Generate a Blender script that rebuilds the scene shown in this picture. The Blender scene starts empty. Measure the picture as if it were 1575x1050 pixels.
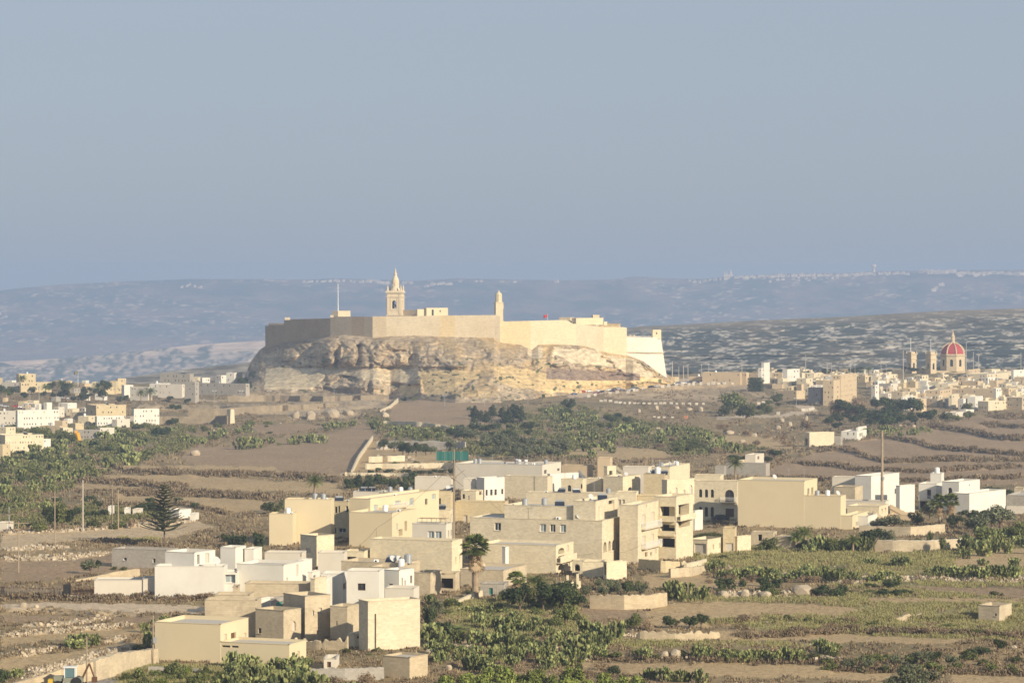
import bpy, math, random
import numpy as np
from mathutils import Vector, Matrix

# ------------------------------------------------------------------ camera, world, sun
SC = bpy.context.scene
COL = SC.collection
F = 4800.0                       # focal length in photo pixels (photo 1575 x 1050)
HC = 170.0                       # eye height above the sea
PITCH = math.radians(1.01)
cam_d = bpy.data.cameras.new('camera')
cam = bpy.data.objects.new('camera', cam_d)
COL.objects.link(cam)
cam_d.sensor_width = 36.0
cam_d.lens = 36.0 * F / 1575.0
cam_d.clip_start = 1.0
cam_d.clip_end = 60000.0
cam.location = (0, 0, HC)
cam.rotation_euler = (math.radians(90) - PITCH, 0, 0)
SC.camera = cam

SUN_AZ = math.radians(46)        # sun direction: to the right (+X) and this far towards the viewer
SUN_EL = math.radians(22)
SV = Vector((math.cos(SUN_AZ) * math.cos(SUN_EL), -math.sin(SUN_AZ) * math.cos(SUN_EL), math.sin(SUN_EL)))
world = bpy.data.worlds.new('World')
SC.world = world
world.use_nodes = True
nt = world.node_tree
sky = nt.nodes.new('ShaderNodeTexSky')
sky.sky_type = 'NISHITA'
sky.sun_disc = False
sky.sun_elevation = SUN_EL
sky.sun_rotation = math.radians(90) + SUN_AZ
sky.air_density = 1.0
sky.dust_density = 1.2
sky.ozone_density = 2.5
hs = nt.nodes.new('ShaderNodeHueSaturation')
hs.inputs['Saturation'].default_value = 0.85
nt.links.new(sky.outputs[0], hs.inputs['Color'])
tn = nt.nodes.new('ShaderNodeMix'); tn.data_type = 'RGBA'; tn.blend_type = 'MULTIPLY'
tn.inputs[0].default_value = 1; tn.inputs[7].default_value = (0.70, 0.70, 0.84, 1)
nt.links.new(hs.outputs[0], tn.inputs[6])
ev = nt.nodes.new('ShaderNodeMix'); ev.data_type = 'RGBA'          # thick even haze in the sky
ev.inputs[0].default_value = 0.78; ev.inputs[7].default_value = (2.68, 3.10, 3.58, 1)
nt.links.new(tn.outputs[2], ev.inputs[6])
nt.links.new(ev.outputs[2], nt.nodes['Background'].inputs[0])
nt.nodes['Background'].inputs[1].default_value = 0.10
sd = bpy.data.lights.new('sun', 'SUN')
sd.energy = 4.2
sd.angle = math.radians(0.5)
sd.color = (1.0, 0.87, 0.66)
sun = bpy.data.objects.new('sun', sd)
COL.objects.link(sun)
sun.rotation_euler = SV.to_track_quat('Z', 'Y').to_euler()
SC.view_settings.view_transform = 'Standard'
SC.view_settings.look = 'None'
SC.view_settings.exposure = 0.55
SC.view_settings.gamma = 1
SC.render.engine = 'CYCLES'
SC.cycles.use_denoising = True
SC.cycles.max_bounces = 5
SC.cycles.diffuse_bounces = 2
SC.cycles.volume_bounces = 1
SC.cycles.filter_width = 1.6

# ------------------------------------------------------------------ picture <-> place geometry
CP, SP = math.cos(PITCH), math.sin(PITCH)
def rayn(px, py):
    """direction per metre of Y for photo pixels (arrays or scalars)"""
    a = (px - 787.5) / F
    b = (525.0 - py) / F
    y = CP + b * SP
    z = -SP + b * CP
    return a / y, z / y
def pt(px, py, D):
    a, c = rayn(px, py)
    return Vector((a * D, D, HC + c * D))
def pxpy(p):
    X, Y, Z = p[0], p[1], p[2] - HC
    dep = Y * CP - Z * SP
    up = Y * SP + Z * CP
    return 787.5 + F * X / dep, 525.0 - F * up / dep

# ------------------------------------------------------------------ noise
def _hash(ix, iy, s):
    n = (ix.astype(np.int64) * 374761393 + iy.astype(np.int64) * 668265263 + s * 974634777) & 0x7fffffff
    n = ((n ^ (n >> 13)) * 1274126177) & 0x7fffffff
    n = n ^ (n >> 16)
    return (n & 0xffff) / 65535.0
def vnoise(x, y, s=0):
    ix, iy = np.floor(x), np.floor(y)
    fx, fy = x - ix, y - iy
    fx = fx * fx * (3 - 2 * fx); fy = fy * fy * (3 - 2 * fy)
    a = _hash(ix, iy, s); b = _hash(ix + 1, iy, s); c = _hash(ix, iy + 1, s); d = _hash(ix + 1, iy + 1, s)
    return (a * (1 - fx) + b * fx) * (1 - fy) + (c * (1 - fx) + d * fx) * fy
def fbm(x, y, o=4, s=0):
    r, a, t = 0.0, 1.0, 0.0
    for i in range(o):
        r = r + a * vnoise(x, y, s + i * 7); t += a
        a *= 0.5; x = x * 2.03 + 11.1; y = y * 2.03 + 5.7
    return r / t

# ------------------------------------------------------------------ materials
MATS = {}
def _mat(name):
    m = bpy.data.materials.new(name); m.use_nodes = True
    b = m.node_tree.nodes['Principled BSDF']
    b.inputs['Roughness'].default_value = 0.9
    b.inputs['Specular IOR Level'].default_value = 0.15
    return m, m.node_tree, b
def plain(name, rgb, rough=0.85, spec=0.15, metal=0.0, vary=0.12):
    if name in MATS: return MATS[name]
    m, t, b = _mat(name)
    b.inputs['Roughness'].default_value = rough
    b.inputs['Specular IOR Level'].default_value = spec
    b.inputs['Metallic'].default_value = metal
    n = t.nodes.new('ShaderNodeTexNoise'); n.inputs['Scale'].default_value = 1.7; n.inputs['Detail'].default_value = 5
    tc = t.nodes.new('ShaderNodeTexCoord'); t.links.new(tc.outputs['Object'], n.inputs['Vector'])
    mx = t.nodes.new('ShaderNodeMix'); mx.data_type = 'RGBA'
    mx.inputs[6].default_value = (*[c * (1 - vary) for c in rgb], 1)
    mx.inputs[7].default_value = (*[min(1, c * (1 + vary)) for c in rgb], 1)
    t.links.new(n.outputs['Fac'], mx.inputs[0]); t.links.new(mx.outputs[2], b.inputs['Base Color'])
    MATS[name] = m
    return m
def wallmat(name, rgb, block=0.0, stain=0.2, dirt=(0.30, 0.25, 0.18), bump=0.1, nsc=0.28):
    """render or limestone wall: stains, streaks, optional block courses; UV in metres"""
    if name in MATS: return MATS[name]
    m, t, b = _mat(name)
    N, L = t.nodes, t.links
    tc = N.new('ShaderNodeTexCoord')
    uvn = N.new('ShaderNodeUVMap'); uvn.uv_map = 'UVMap'
    oi = N.new('ShaderNodeObjectInfo')
    off = N.new('ShaderNodeVectorMath'); off.operation = 'MULTIPLY_ADD'
    cmb = N.new('ShaderNodeCombineXYZ')
    for i in range(3): L.new(oi.outputs['Random'], cmb.inputs[i])
    L.new(cmb.outputs[0], off.inputs[0]); off.inputs[1].default_value = (97, 53, 71); L.new(uvn.outputs[0], off.inputs[2])
    n1 = N.new('ShaderNodeTexNoise'); n1.inputs['Scale'].default_value = nsc; n1.inputs['Detail'].default_value = 6
    n1.inputs['Roughness'].default_value = 0.62; L.new(off.outputs[0], n1.inputs['Vector'])
    mp = N.new('ShaderNodeMapping'); mp.inputs['Scale'].default_value = (1.1, 0.25, 1); L.new(off.outputs[0], mp.inputs[0])
    n2 = N.new('ShaderNodeTexNoise'); n2.inputs['Scale'].default_value = 1.0; n2.inputs['Detail'].default_value = 4; L.new(mp.outputs[0], n2.inputs['Vector'])
    r1 = N.new('ShaderNodeValToRGB'); r1.color_ramp.elements[0].position = 0.35; r1.color_ramp.elements[1].position = 0.75
    L.new(n1.outputs['Fac'], r1.inputs[0])
    r2 = N.new('ShaderNodeValToRGB'); r2.color_ramp.elements[0].position = 0.56; r2.color_ramp.elements[1].position = 0.95
    L.new(n2.outputs['Fac'], r2.inputs[0])
    ad = N.new('ShaderNodeMath'); ad.operation = 'ADD'; ad.use_clamp = True
    L.new(r1.outputs[0], ad.inputs[0]); L.new(r2.outputs[0], ad.inputs[1])
    ml = N.new('ShaderNodeMath'); ml.operation = 'MULTIPLY'; ml.inputs[1].default_value = stain; L.new(ad.outputs[0], ml.inputs[0])
    mx = N.new('ShaderNodeMix'); mx.data_type = 'RGBA'
    mx.inputs[6].default_value = (*rgb, 1); mx.inputs[7].default_value = (*dirt, 1)
    L.new(ml.outputs[0], mx.inputs[0])
    out = mx.outputs[2]
    if block > 0:
        br = N.new('ShaderNodeTexBrick'); br.inputs['Scale'].default_value = 1.0
        br.inputs['Brick Width'].default_value = block * 2; br.inputs['Row Height'].default_value = block
        br.inputs['Mortar Size'].default_value = block * 0.05; br.inputs['Mortar Smooth'].default_value = 0.3
        br.inputs['Color1'].default_value = (1, 1, 1, 1); br.inputs['Color2'].default_value = (0.74, 0.74, 0.72, 1); br.inputs['Mortar'].default_value = (0.62, 0.6, 0.56, 1)
        L.new(uvn.outputs[0], br.inputs['Vector'])
        m2 = N.new('ShaderNodeMix'); m2.data_type = 'RGBA'; m2.blend_type = 'MULTIPLY'; m2.inputs[0].default_value = 0.65
        L.new(out, m2.inputs[6]); L.new(br.outputs['Color'], m2.inputs[7]); out = m2.outputs[2]
    L.new(out, b.inputs['Base Color'])
    bm = N.new('ShaderNodeBump'); bm.inputs['Strength'].default_value = bump; bm.inputs['Distance'].default_value = 0.025
    n3 = N.new('ShaderNodeTexNoise'); n3.inputs['Scale'].default_value = 4; L.new(off.outputs[0], n3.inputs['Vector'])
    L.new(n3.outputs['Fac'], bm.inputs['Height']); L.new(bm.outputs[0], b.inputs['Normal'])
    MATS[name] = m
    return m
def landmat(name, scale=1.0, contrast=0.35, bump=0.6, dist=0.5, stretch=(1, 1, 1), tint2=(0.75, 0.72, 0.7)):
    """colour of the land comes from the mesh attribute; finer mottling in world metres"""
    m, t, b = _mat(name)
    N, L = t.nodes, t.links
    at = N.new('ShaderNodeAttribute'); at.attribute_name = 'Col'
    tc = N.new('ShaderNodeTexCoord')
    mp = N.new('ShaderNodeMapping'); mp.inputs['Scale'].default_value = stretch; L.new(tc.outputs['Object'], mp.inputs[0])
    n = N.new('ShaderNodeTexNoise'); n.inputs['Scale'].default_value = scale; n.inputs['Detail'].default_value = 8; n.inputs['Roughness'].default_value = 0.7
    L.new(mp.outputs[0], n.inputs['Vector'])
    r = N.new('ShaderNodeValToRGB'); r.color_ramp.elements[0].position = 0.3; r.color_ramp.elements[1].position = 0.7
    r.color_ramp.elements[0].color = (*[c * (1 - contrast) for c in tint2], 1)
    r.color_ramp.elements[1].color = (1 + contrast, 1 + contrast, 1 + contrast * 0.9, 1)
    L.new(n.outputs['Fac'], r.inputs[0])
    mx = N.new('ShaderNodeMix'); mx.data_type = 'RGBA'; mx.blend_type = 'MULTIPLY'; mx.inputs[0].default_value = 1
    L.new(at.outputs['Color'], mx.inputs[6]); L.new(r.outputs[0], mx.inputs[7])
    L.new(mx.outputs[2], b.inputs['Base Color'])
    bm = N.new('ShaderNodeBump'); bm.inputs['Strength'].default_value = bump; bm.inputs['Distance'].default_value = dist
    L.new(n.outputs['Fac'], bm.inputs['Height']); L.new(bm.outputs[0], b.inputs['Normal'])
    return m

def grid_mesh(name, P, C, mat, smooth=True, kind='structure'):
    """P (n,m,3) vertices, C (n,m,3) colours -> one sheet"""
    n, m = P.shape[:2]
    me = bpy.data.meshes.new(name)
    me.vertices.add(n * m)
    me.vertices.foreach_set('co', P.reshape(-1).astype(np.float32))
    i = np.arange(n * m).reshape(n, m)
    q = np.stack([i[:-1, :-1], i[:-1, 1:], i[1:, 1:], i[1:, :-1]], -1).reshape(-1, 4)
    me.loops.add(q.size); me.loops.foreach_set('vertex_index', q.reshape(-1).astype(np.int32))
    me.polygons.add(len(q))
    me.polygons.foreach_set('loop_start', (np.arange(len(q)) * 4).astype(np.int32))
    me.polygons.foreach_set('loop_total', np.full(len(q), 4, np.int32))
    me.polygons.foreach_set('use_smooth', np.full(len(q), smooth))
    me.update(calc_edges=True)
    ca = me.color_attributes.new('Col', 'FLOAT_COLOR', 'POINT')
    cc = np.concatenate([C, np.ones((n, m, 1))], -1)
    ca.data.foreach_set('color', np.clip(cc, 0, 1).reshape(-1).astype(np.float32))
    me.materials.append(mat)
    o = bpy.data.objects.new(name, me); COL.objects.link(o)
    if kind: o['kind'] = kind
    return o

def inpoly(u, v, poly):
    r = np.zeros(u.shape, bool)
    x0, y0 = poly[-1]
    for x1, y1 in poly:
        if y0 != y1:
            c = ((y0 > v) != (y1 > v)) & (u < (x1 - x0) * (v - y0) / (y1 - y0) + x0)
            r ^= c
        x0, y0 = x1, y1
    return r

# ------------------------------------------------------------------ the near land: fields, banks, terraces
COVER = dict(
    scrub=(.315, .235, .130), dscrub=(.17, .125, .08), fpur=(.365, .262, .165), ftan=(.49, .36, .20), flt=(.56, .43, .27),
    green=(.30, .265, .12), dgreen=(.17, .165, .075), rubble=(.42, .35, .25), path=(.60, .48, .34), bank=(.46, .35, .22),
    stone=(.38, .30, .20), conc=(.52, .46, .36), road=(.30, .27, .24), orange=(.55, .36, .16))
AV = [560, 575, 590, 605, 610, 625, 650, 700, 750, 800, 840, 870, 900, 950, 1000, 1050, 1150, 1300]
AD = [2600, 2300, 2125, 2012, 1975, 1800, 1600, 1230, 960, 770, 680, 625, 575, 520, 474, 436, 375, 300]
POLYS = [
 ('fpur', [(278,702),(300,686),(400,690),(440,670),(520,664),(560,650),(578,662),(572,685),(545,725),(530,732),(430,728),(300,716)]),
 ('fpur', [(380,655),(470,650),(500,655),(440,668),(400,668)]),
 ('ftan', [(115,747),(160,732),(290,729),(400,738),(520,744),(528,762),(470,757),(300,752),(180,753),(120,754)]),
 ('ftan', [(140,716),(290,715),(420,718),(432,725),(300,722),(150,724)]),
 ('ftan', [(180,760),(290,763),(420,770),(415,786),(280,787),(185,772)]),
 ('flt', [(0,820),(100,815),(300,800),(330,812),(250,830),(170,838),(120,830),(0,845)]),
 ('green', [(180,826),(240,828),(238,834),(185,833)]),
 ('fpur', [(0,862),(170,850),(240,850),(230,880),(130,885),(60,895),(0,893)]),
 ('path', [(0,930),(60,926),(240,928),(335,933),(335,943),(200,941),(80,934),(0,936)]),
 ('fpur', [(0,946),(230,948),(300,950),(250,958),(100,952),(0,958)]),
 ('ftan', [(0,976),(150,967),(235,968),(230,975),(100,982),(0,994)]),
 ('ftan', [(0,1012),(100,1002),(150,995),(238,980),(200,990),(150,1012),(40,1026),(0,1030)]),
 ('road', [(130,1046),(150,1036),(238,1012),(250,1026),(180,1052),(130,1062)]),
 ('ftan', [(560,685),(580,676),(640,690),(700,700),(700,722),(540,726)]),
 ('flt', [(290,614),(600,612),(600,617),(290,618)]),
 ('flt', [(290,632),(430,632),(590,622),(600,626),(440,637),(290,637)]),
 ('fpur', [(640,612),(760,620),(760,650),(700,655),(600,650),(600,625)]),
 ('bank', [(925,600),(960,594),(1130,585),(1160,590),(1100,618),(1000,616),(930,610)]),
 ('path', [(873,608),(880,603),(905,600),(925,602),(900,611),(875,611)]),
 ('path', [(873,609),(900,597),(960,589),(1030,580),(1140,580),(1142,593),(1030,593),(960,601),(915,608)]),
 ('path', [(1100,640),(1200,637),(1240,630),(1222,624),(1250,622),(1256,632),(1205,642),(1100,644)]),
 ('bank', [(1130,592),(1150,590),(1200,616),(1190,620),(1140,600)]),
 ('ftan', [(1060,672),(1130,670),(1200,672),(1240,690),(1180,690),(1100,682)]),
 ('ftan', [(870,690),(960,688),(1020,692),(1040,702),(960,706),(880,702)]),
 ('fpur', [(1170,735),(1200,712),(1240,700),(1300,682),(1340,674),(1420,660),(1500,640),(1575,640),(1780,650),(1780,745),(1400,745)]),
 ('green', [(1060,852),(1150,838),(1300,845),(1400,850),(1575,835),(1780,835),(1780,900),(1575,900),(1300,905),(1250,890),(1100,880)]),
 ('ftan', [(985,884),(1060,880),(1100,888),(1200,898),(1150,906),(1000,902)]),
 ('ftan', [(1460,866),(1500,850),(1575,842),(1780,842),(1780,870),(1575,872),(1480,876)]),
 ('fpur', [(1400,900),(1575,905),(1780,908),(1780,922),(1575,920),(1430,912)]),
 ('green', [(1020,914),(1250,918),(1390,905),(1575,922),(1780,922),(1780,985),(1575,985),(1200,975),(1100,955),(1330,940),(1250,926),(1040,924)]),
 ('ftan', [(990,930),(1100,925),(1250,928),(1350,937),(1290,947),(1200,944),(1120,952),(1080,966),(1000,962)]),
 ('ftan', [(1090,968),(1300,974),(1500,984),(1450,991),(1200,984),(1090,983)]),
 ('green', [(900,982),(1000,984),(1200,986),(1240,994),(980,994),(900,990)]),
 ('ftan', [(855,1018),(1100,1020),(1370,1025),(1375,1046),(1250,1042),(1080,1040),(870,1032)]),
 ('ftan', [(1462,1037),(1575,1040),(1780,1042),(1780,1062),(1465,1056)]),
 ('green', [(700,925),(800,920),(900,935),(905,965),(820,985),(720,985),(690,950)]),
 ('ftan', [(650,980),(760,975),(800,985),(780,992),(690,994)]),
 ('fpur', [(880,935),(985,935),(1000,950),(900,952)]),
 ('green', [(180,1022),(460,1020),(480,1050),(180,1060)]),
 ('ftan', [(1330,918),(1575,920),(1575,926),(1340,928)]),
]
BANDS = [  # centre line, thickness in photo px, cover of the bank face
 ([(350,609),(590,608),(640,612)], 9, 'stone'),
 ([(200,627),(290,626),(400,627),(480,624),(595,618)], 10, 'stone'),
 ([(230,646),(290,645),(352,646)], 11, 'stone'),
 ([(440,640),(500,638),(560,634)], 12, 'stone'),
 ([(290,727),(460,731),(530,739)], 8, 'dscrub'),
 ([(180,757),(300,758),(430,765)], 10, 'dscrub'),
 ([(150,776),(280,774),(360,790)], 6, 'dscrub'),
 ([(120,700),(200,724),(290,727)], 8, 'dscrub'),
 ([(60,742),(130,738),(230,745),(290,748)], 8, 'dscrub'),
 ([(590,650),(640,655),(700,658)], 6, 'stone'),
 ([(580,683),(716,683)], 9, 'conc'),
 ([(568,706),(622,704),(640,705)], 7, 'rubble'),
 ([(564,716),(700,716)], 7, 'rubble'),
 ([(520,729),(640,729)], 5, 'rubble'),
 ([(715,640),(820,650)], 8, 'stone'),
 ([(1000,598),(1130,592)], 6, 'bank'),
 ([(1310,675),(1360,670),(1400,676),(1440,688),(1480,690),(1575,698),(1700,700)], 7, 'dscrub'),
 ([(1245,692),(1300,690),(1340,703),(1365,709),(1440,706),(1575,706),(1700,706)], 7, 'dscrub'),
 ([(1220,711),(1280,714),(1320,721),(1420,724),(1575,716)], 6, 'dscrub'),
 ([(1425,654),(1480,660),(1540,673),(1700,676)], 9, 'dscrub'),
 ([(1505,651),(1575,655),(1700,655)], 8, 'dscrub'),
 ([(1515,640),(1700,638)], 9, 'dscrub'),
 ([(1180,735),(1400,738),(1575,732)], 6, 'dscrub'),
 ([(0,859),(90,856),(175,849)], 9, 'rubble'),
 ([(0,845),(60,842),(110,841)], 6, 'rubble'),
 ([(120,830),(180,832),(250,838)], 5, 'dscrub'),
 ([(0,819),(130,814),(300,800)], 4, 'rubble'),
 ([(0,916),(110,918),(240,917),(420,920)], 10, 'dscrub'),
 ([(0,938),(80,938),(140,942),(225,945)], 7, 'stone'),
 ([(30,963),(120,956),(170,950)], 6, 'rubble'),
 ([(0,976),(60,971),(130,966),(205,960)], 8, 'rubble'),
 ([(0,1006),(50,1003),(95,992)], 9, 'rubble'),
 ([(155,986),(200,980)], 9, 'rubble'),
 ([(35,1048),(90,1035),(145,1018),(215,1000)], 30, 'rubble'),
 ([(1150,886),(1250,888),(1300,893),(1400,888),(1500,892),(1700,888)], 9, 'rubble'),
 ([(1060,876),(1130,876)], 8, 'rubble'),
 ([(1100,914),(1180,914),(1250,912)], 8, 'rubble'),
 ([(1140,1010),(1250,1014),(1310,1016)], 9, 'rubble'),
 ([(1010,1009),(1070,1011)], 10, 'rubble'),
 ([(870,1008),(1000,1013),(1370,1018)], 7, 'dscrub'),
 ([(1130,978),(1300,968),(1575,975),(1700,975)], 9, 'dscrub'),
 ([(1270,1028),(1575,1034),(1700,1034)], 7, 'dscrub'),
 ([(1080,957),(1200,950),(1300,958),(1400,950),(1575,950)], 7, 'green'),
 ([(930,977),(985,977)], 6, 'rubble'),
 ([(640,990),(760,1000),(880,1000)], 7, 'rubble'),
 ([(1100,1052),(1270,1054)], 5, 'rubble'),
]
GU = np.concatenate([np.linspace(-500, -30, 48), np.arange(-28, 1604, 1.75), np.linspace(1606, 2080, 48)])
GV = np.concatenate([np.arange(560, 1076, 1.5), np.linspace(1078, 1300, 60)])
UU, VV = np.meshgrid(GU, GV)
def bandmask(u, v, pts, t):
    xs = np.array([p[0] for p in pts], float); ys = np.array([p[1] for p in pts], float)
    yc = np.interp(u, xs, ys)
    edge = np.clip(np.minimum(u - xs[0], xs[-1] - u) / 14.0, 0, 1)
    tt = t * edge
    return (np.abs(v - yc) < tt / 2) & (edge > 0)
_wu = (fbm(UU / 22, VV / 9, 4, 3) - .5); _wv = (fbm(UU / 14, VV / 7, 4, 5) - .5)
W = np.ones(UU.shape)
bandcov = []
for pts, t, c in BANDS:
    W[bandmask(UU, VV, pts, t)] = 0.12
    bandcov.append((bandmask(UU + _wu * 10, VV + _wv * min(t, 10) * 0.9, pts, t), c))
def boxv(A, r, axis):
    """moving average along an axis"""
    A = np.moveaxis(A, axis, 0)
    c = np.cumsum(np.concatenate([np.zeros((1,) + A.shape[1:]), A]), 0)
    i = np.arange(len(A)); lo = np.clip(i - r, 0, len(A)); hi = np.clip(i + r + 1, 0, len(A))
    return np.moveaxis((c[hi] - c[lo]) / (hi - lo)[:, None], 0, axis)
n_ = len(GV)
W = boxv(W, 4, 1)
Wn = W / boxv(W, 9, 0)
Dbase = np.interp(GV, AV, AD)
dDb = np.zeros(n_); dDb[:-1] = Dbase[:-1] - Dbase[1:]
dev = np.cumsum((dDb[:, None] * (Wn - 1))[::-1], 0)[::-1]
dev = dev - boxv(boxv(dev, 16, 0), 10, 0)
Dg = np.minimum.accumulate(Dbase[:, None] + dev - np.arange(n_)[:, None] * 1e-3, 0)
def ground_D(px, py):
    j = np.interp(px, GU, np.arange(len(GU))); i = np.interp(py, GV, np.arange(n_))
    j0, i0 = int(min(j, len(GU) - 2)), int(min(i, n_ - 2)); fj, fi = j - j0, i - i0
    a = Dg[i0, j0] * (1 - fj) + Dg[i0, j0 + 1] * fj; b = Dg[i0 + 1, j0] * (1 - fj) + Dg[i0 + 1, j0 + 1] * fj
    return a * (1 - fi) + b * fi
def gp(px, py):
    return pt(px, py, ground_D(px, py))
def gz(px, D):
    """ground height below the column px at distance D"""
    j = int(min(max(round(float(np.interp(px, GU, np.arange(len(GU))))), 0), len(GU) - 1))
    v = float(np.interp(D, Dg[::-1, j], GV[::-1]))
    return pt(px, v, D).z
cov = np.empty(UU.shape, object); cov[:] = 'scrub'
pu, pv = UU + _wu * 12, VV + _wv * 5
for c, poly in POLYS:
    cov[inpoly(pu, pv, poly)] = c
for mk, c in bandcov:
    cov[mk] = c
# vegetated slopes
for poly in ([(0,640),(150,648),(260,640),(300,650),(290,690),(180,720),(120,748),(60,770),(0,775)],
             [(560,640),(640,648),(760,640),(870,620),(1000,650),(1080,660),(1190,690),(1060,700),(880,705),(720,700),(580,668)],
             [(0,775),(200,778),(300,790),(240,800),(0,812)]):
    mk = inpoly(pu, pv, poly) & (fbm(UU / 18, VV / 6, 3, 17) > .42) & (cov == 'scrub')
    cov[mk] = 'dgreen'
Cg = np.zeros(UU.shape + (3,))
for k, c in COVER.items():
    Cg[cov == k] = c
a_, c_ = rayn(UU, VV)
XX, YY, ZZ = a_ * Dg, Dg, HC + c_ * Dg
wn1 = fbm(XX / 14, YY / 26, 4, 21); wn2 = fbm(XX / 3.5, YY / 7, 3, 31); wn3 = fbm(XX / 60, YY / 90, 3, 41)
rough = np.isin(cov, ['scrub', 'dscrub', 'green', 'dgreen', 'rubble', 'stone', 'bank'])
mot = (0.72 + 0.56 * wn1) * (0.85 + 0.3 * wn2) * (0.85 + .3 * wn3)
mot = np.where(rough, mot, 0.8 + 0.22 * wn1 + 0.18 * wn3)
Cg *= mot[..., None]
# dry/green drift inside rough ground
gd = np.clip((fbm(XX / 25, YY / 40, 3, 51) - .45) * 4, 0, 1)[..., None] * np.isin(cov, ['scrub', 'dscrub'])[..., None]
Cg = Cg * (1 - gd * .5) + np.array((.185, .165, .09)) * gd * .5
# furrows in the ploughed fields
amp = np.where(rough, 0.55, 0.06)
ZZ = ZZ + (wn2 - .5) * amp * np.clip(YY / 600, .8, 2)
vlim = np.interp(UU, [-500, 200, 380, 1030, 1100, 1575], [592, 590, 588, 576, 571, 567])
ZZ = ZZ - np.clip(vlim - VV, 0, 99) * 1.6          # the ground drops away behind the towns
Pg = np.stack([XX, YY, ZZ], -1)
M_land = landmat('land_soil', scale=0.9, contrast=0.28, bump=0.7, dist=0.4)
grid_mesh('ground', Pg, Cg, M_land)

# ------------------------------------------------------------------ hills behind: sheets given their own distances
def hill(name, us, crest, base, Dtop, Dbot, colfn, mat, rows=120, rel=0.0, rs=0, ease=1.0, warp=0.0):
    """a hillside facing us between the lines base(u) and crest(u), with a real back slope"""
    s = np.linspace(0, 1, rows)[:, None]
    u = np.array(us, float)[None, :]
    vc = crest(u); vb = base(u)
    v = vb + (vc - vb) * s + 0 * u
    D = (Dbot + (Dtop - Dbot) * s ** ease) + 0 * u
    X0 = (u - 787.5) / F * D
    if rel:
        e = np.sin(np.clip(s, 0, 1) * math.pi) ** .5
        D = D + rel * (fbm(X0 / 260, s * rows / 14 + X0 / 900, 5, rs) - .5) * e + rel * .35 * (fbm(X0 / 70, s * rows / 4, 4, rs + 9) - .5) * e
    a, c = rayn(u, v)
    P = np.stack([a * D, D + 0 * u, HC + c * D], -1)
    C = colfn(u + (fbm(u / 30 + 0 * v, v / 12, 3, 8) - .5) * 16 * warp, v + (fbm(u / 22, v / 10, 3, 9) - .5) * 9 * warp, s + 0 * u, P)
    # back slope and skirt
    back = []
    for k, (dd, dz) in enumerate(((60, -2), (300, -25), (900, -160))):
        q = P[-1].copy(); q[:, 1] += dd; q[:, 0] *= (P[-1][:, 1] + dd) / P[-1][:, 1]; q[:, 2] += dz; back.append(q)
    sk = P[0].copy(); sk[:, 2] -= 120; sk[:, 1] -= 30
    P2 = np.concatenate([sk[None], P, np.stack(back)], 0)
    C2 = np.concatenate([C[:1], C, C[-1:], C[-1:], C[-1:]], 0)
    return grid_mesh(name, P2, C2, mat), P, v
def li(pts):
    xs = [p[0] for p in pts]; ys = [p[1] for p in pts]
    return lambda u: np.interp(u, xs, ys)
def mixc(a, b, t):
    t = np.clip(t, 0, 1)[..., None]
    return np.array(a) * (1 - t) + np.array(b) * t
# right ridge of terraced limestone garrigue
def col_ridge(u, v, s, P):
    n = fbm(u / 15 + 3 + fbm(u / 9, v / 4, 2, 62) * 1.2, v / 2.3 + u / 110 + fbm(u / 20, v / 9, 3, 63) * 2.5, 4, 61); n2 = fbm(u / 4, v / 1.6, 3, 67); n3 = fbm(u / 90, v / 25, 3, 69)
    c = mixc((.04, .055, .045), (.17, .14, .09), (n3 - .35) * 2.5)
    st = np.clip((n - .50) * 8, 0, 1) * np.clip((n2 - .30) * 4, 0, 1)
    c = mixc(c, (.66, .59, .48), st * .9)
    c = mixc(c, (.05, .065, .045), np.clip((.42 - n) * 9, 0, 1) * .9)
    c = mixc(c, (.33, .26, .17), np.clip((s - .86) * 9, 0, 1) * .7)
    c = mixc(c, (.36, .28, .17), ((v > 566) & (u > 1290)) * 1.0 * (fbm(u / 30, v / 3, 2, 3) > .45))
    return c
M_hill = landmat('hill_rock', scale=0.02, contrast=0.2, bump=0.3, dist=4)
u_r = np.arange(700, 2000, 2.0)
hill('terraced_hill', u_r, li([(700,540),(985,502),(1030,500),(1180,492),(1300,487),(1450,478),(1575,474),(2000,462)]),
     lambda u: 590 + 0 * u, 3900, 2500, col_ridge, M_hill, rows=170, rel=140, rs=71)
# left low garrigue ridge
def col_lridge(u, v, s, P):
    n = fbm(u / 20, v / 2, 4, 81)
    return mixc((.16, .14, .10), (.46, .40, .31), (n - .38) * 3)
hill('garrigue_ridge', np.arange(-400, 800, 3.0), li([(-400,604),(100,596),(162,586),(250,572),(386,557),(500,552),(800,552)]),
     lambda u: 606 + 0 * u, 3000, 2400, col_lridge, M_hill, rows=40, rel=60, rs=83)
# cliffed plateau on the left
def col_cliff(u, v, s, P):
    n = fbm(u / 6 + fbm(u / 20, v / 9, 3, 92) * 3, v / 4, 4, 91) * .6 + fbm(u / 22, v / 9, 3, 93) * .4; n2 = fbm(u / 60, v / 20, 3, 95)
    c = mixc((.10, .13, .11), (.66, .52, .40), (n - .42) * 5)
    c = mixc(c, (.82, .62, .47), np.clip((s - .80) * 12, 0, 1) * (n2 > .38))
    return c
hill('cliff_plateau', np.arange(-400, 1500, 3.0), li([(-400,566),(0,556),(60,553),(120,549),(200,541),(300,530),(400,524),(600,520),(1500,520)]),
     lambda u: 612 + 0 * u, 7600, 6800, col_cliff, M_hill, rows=70, rel=160, rs=97, warp=1.0)
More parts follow.
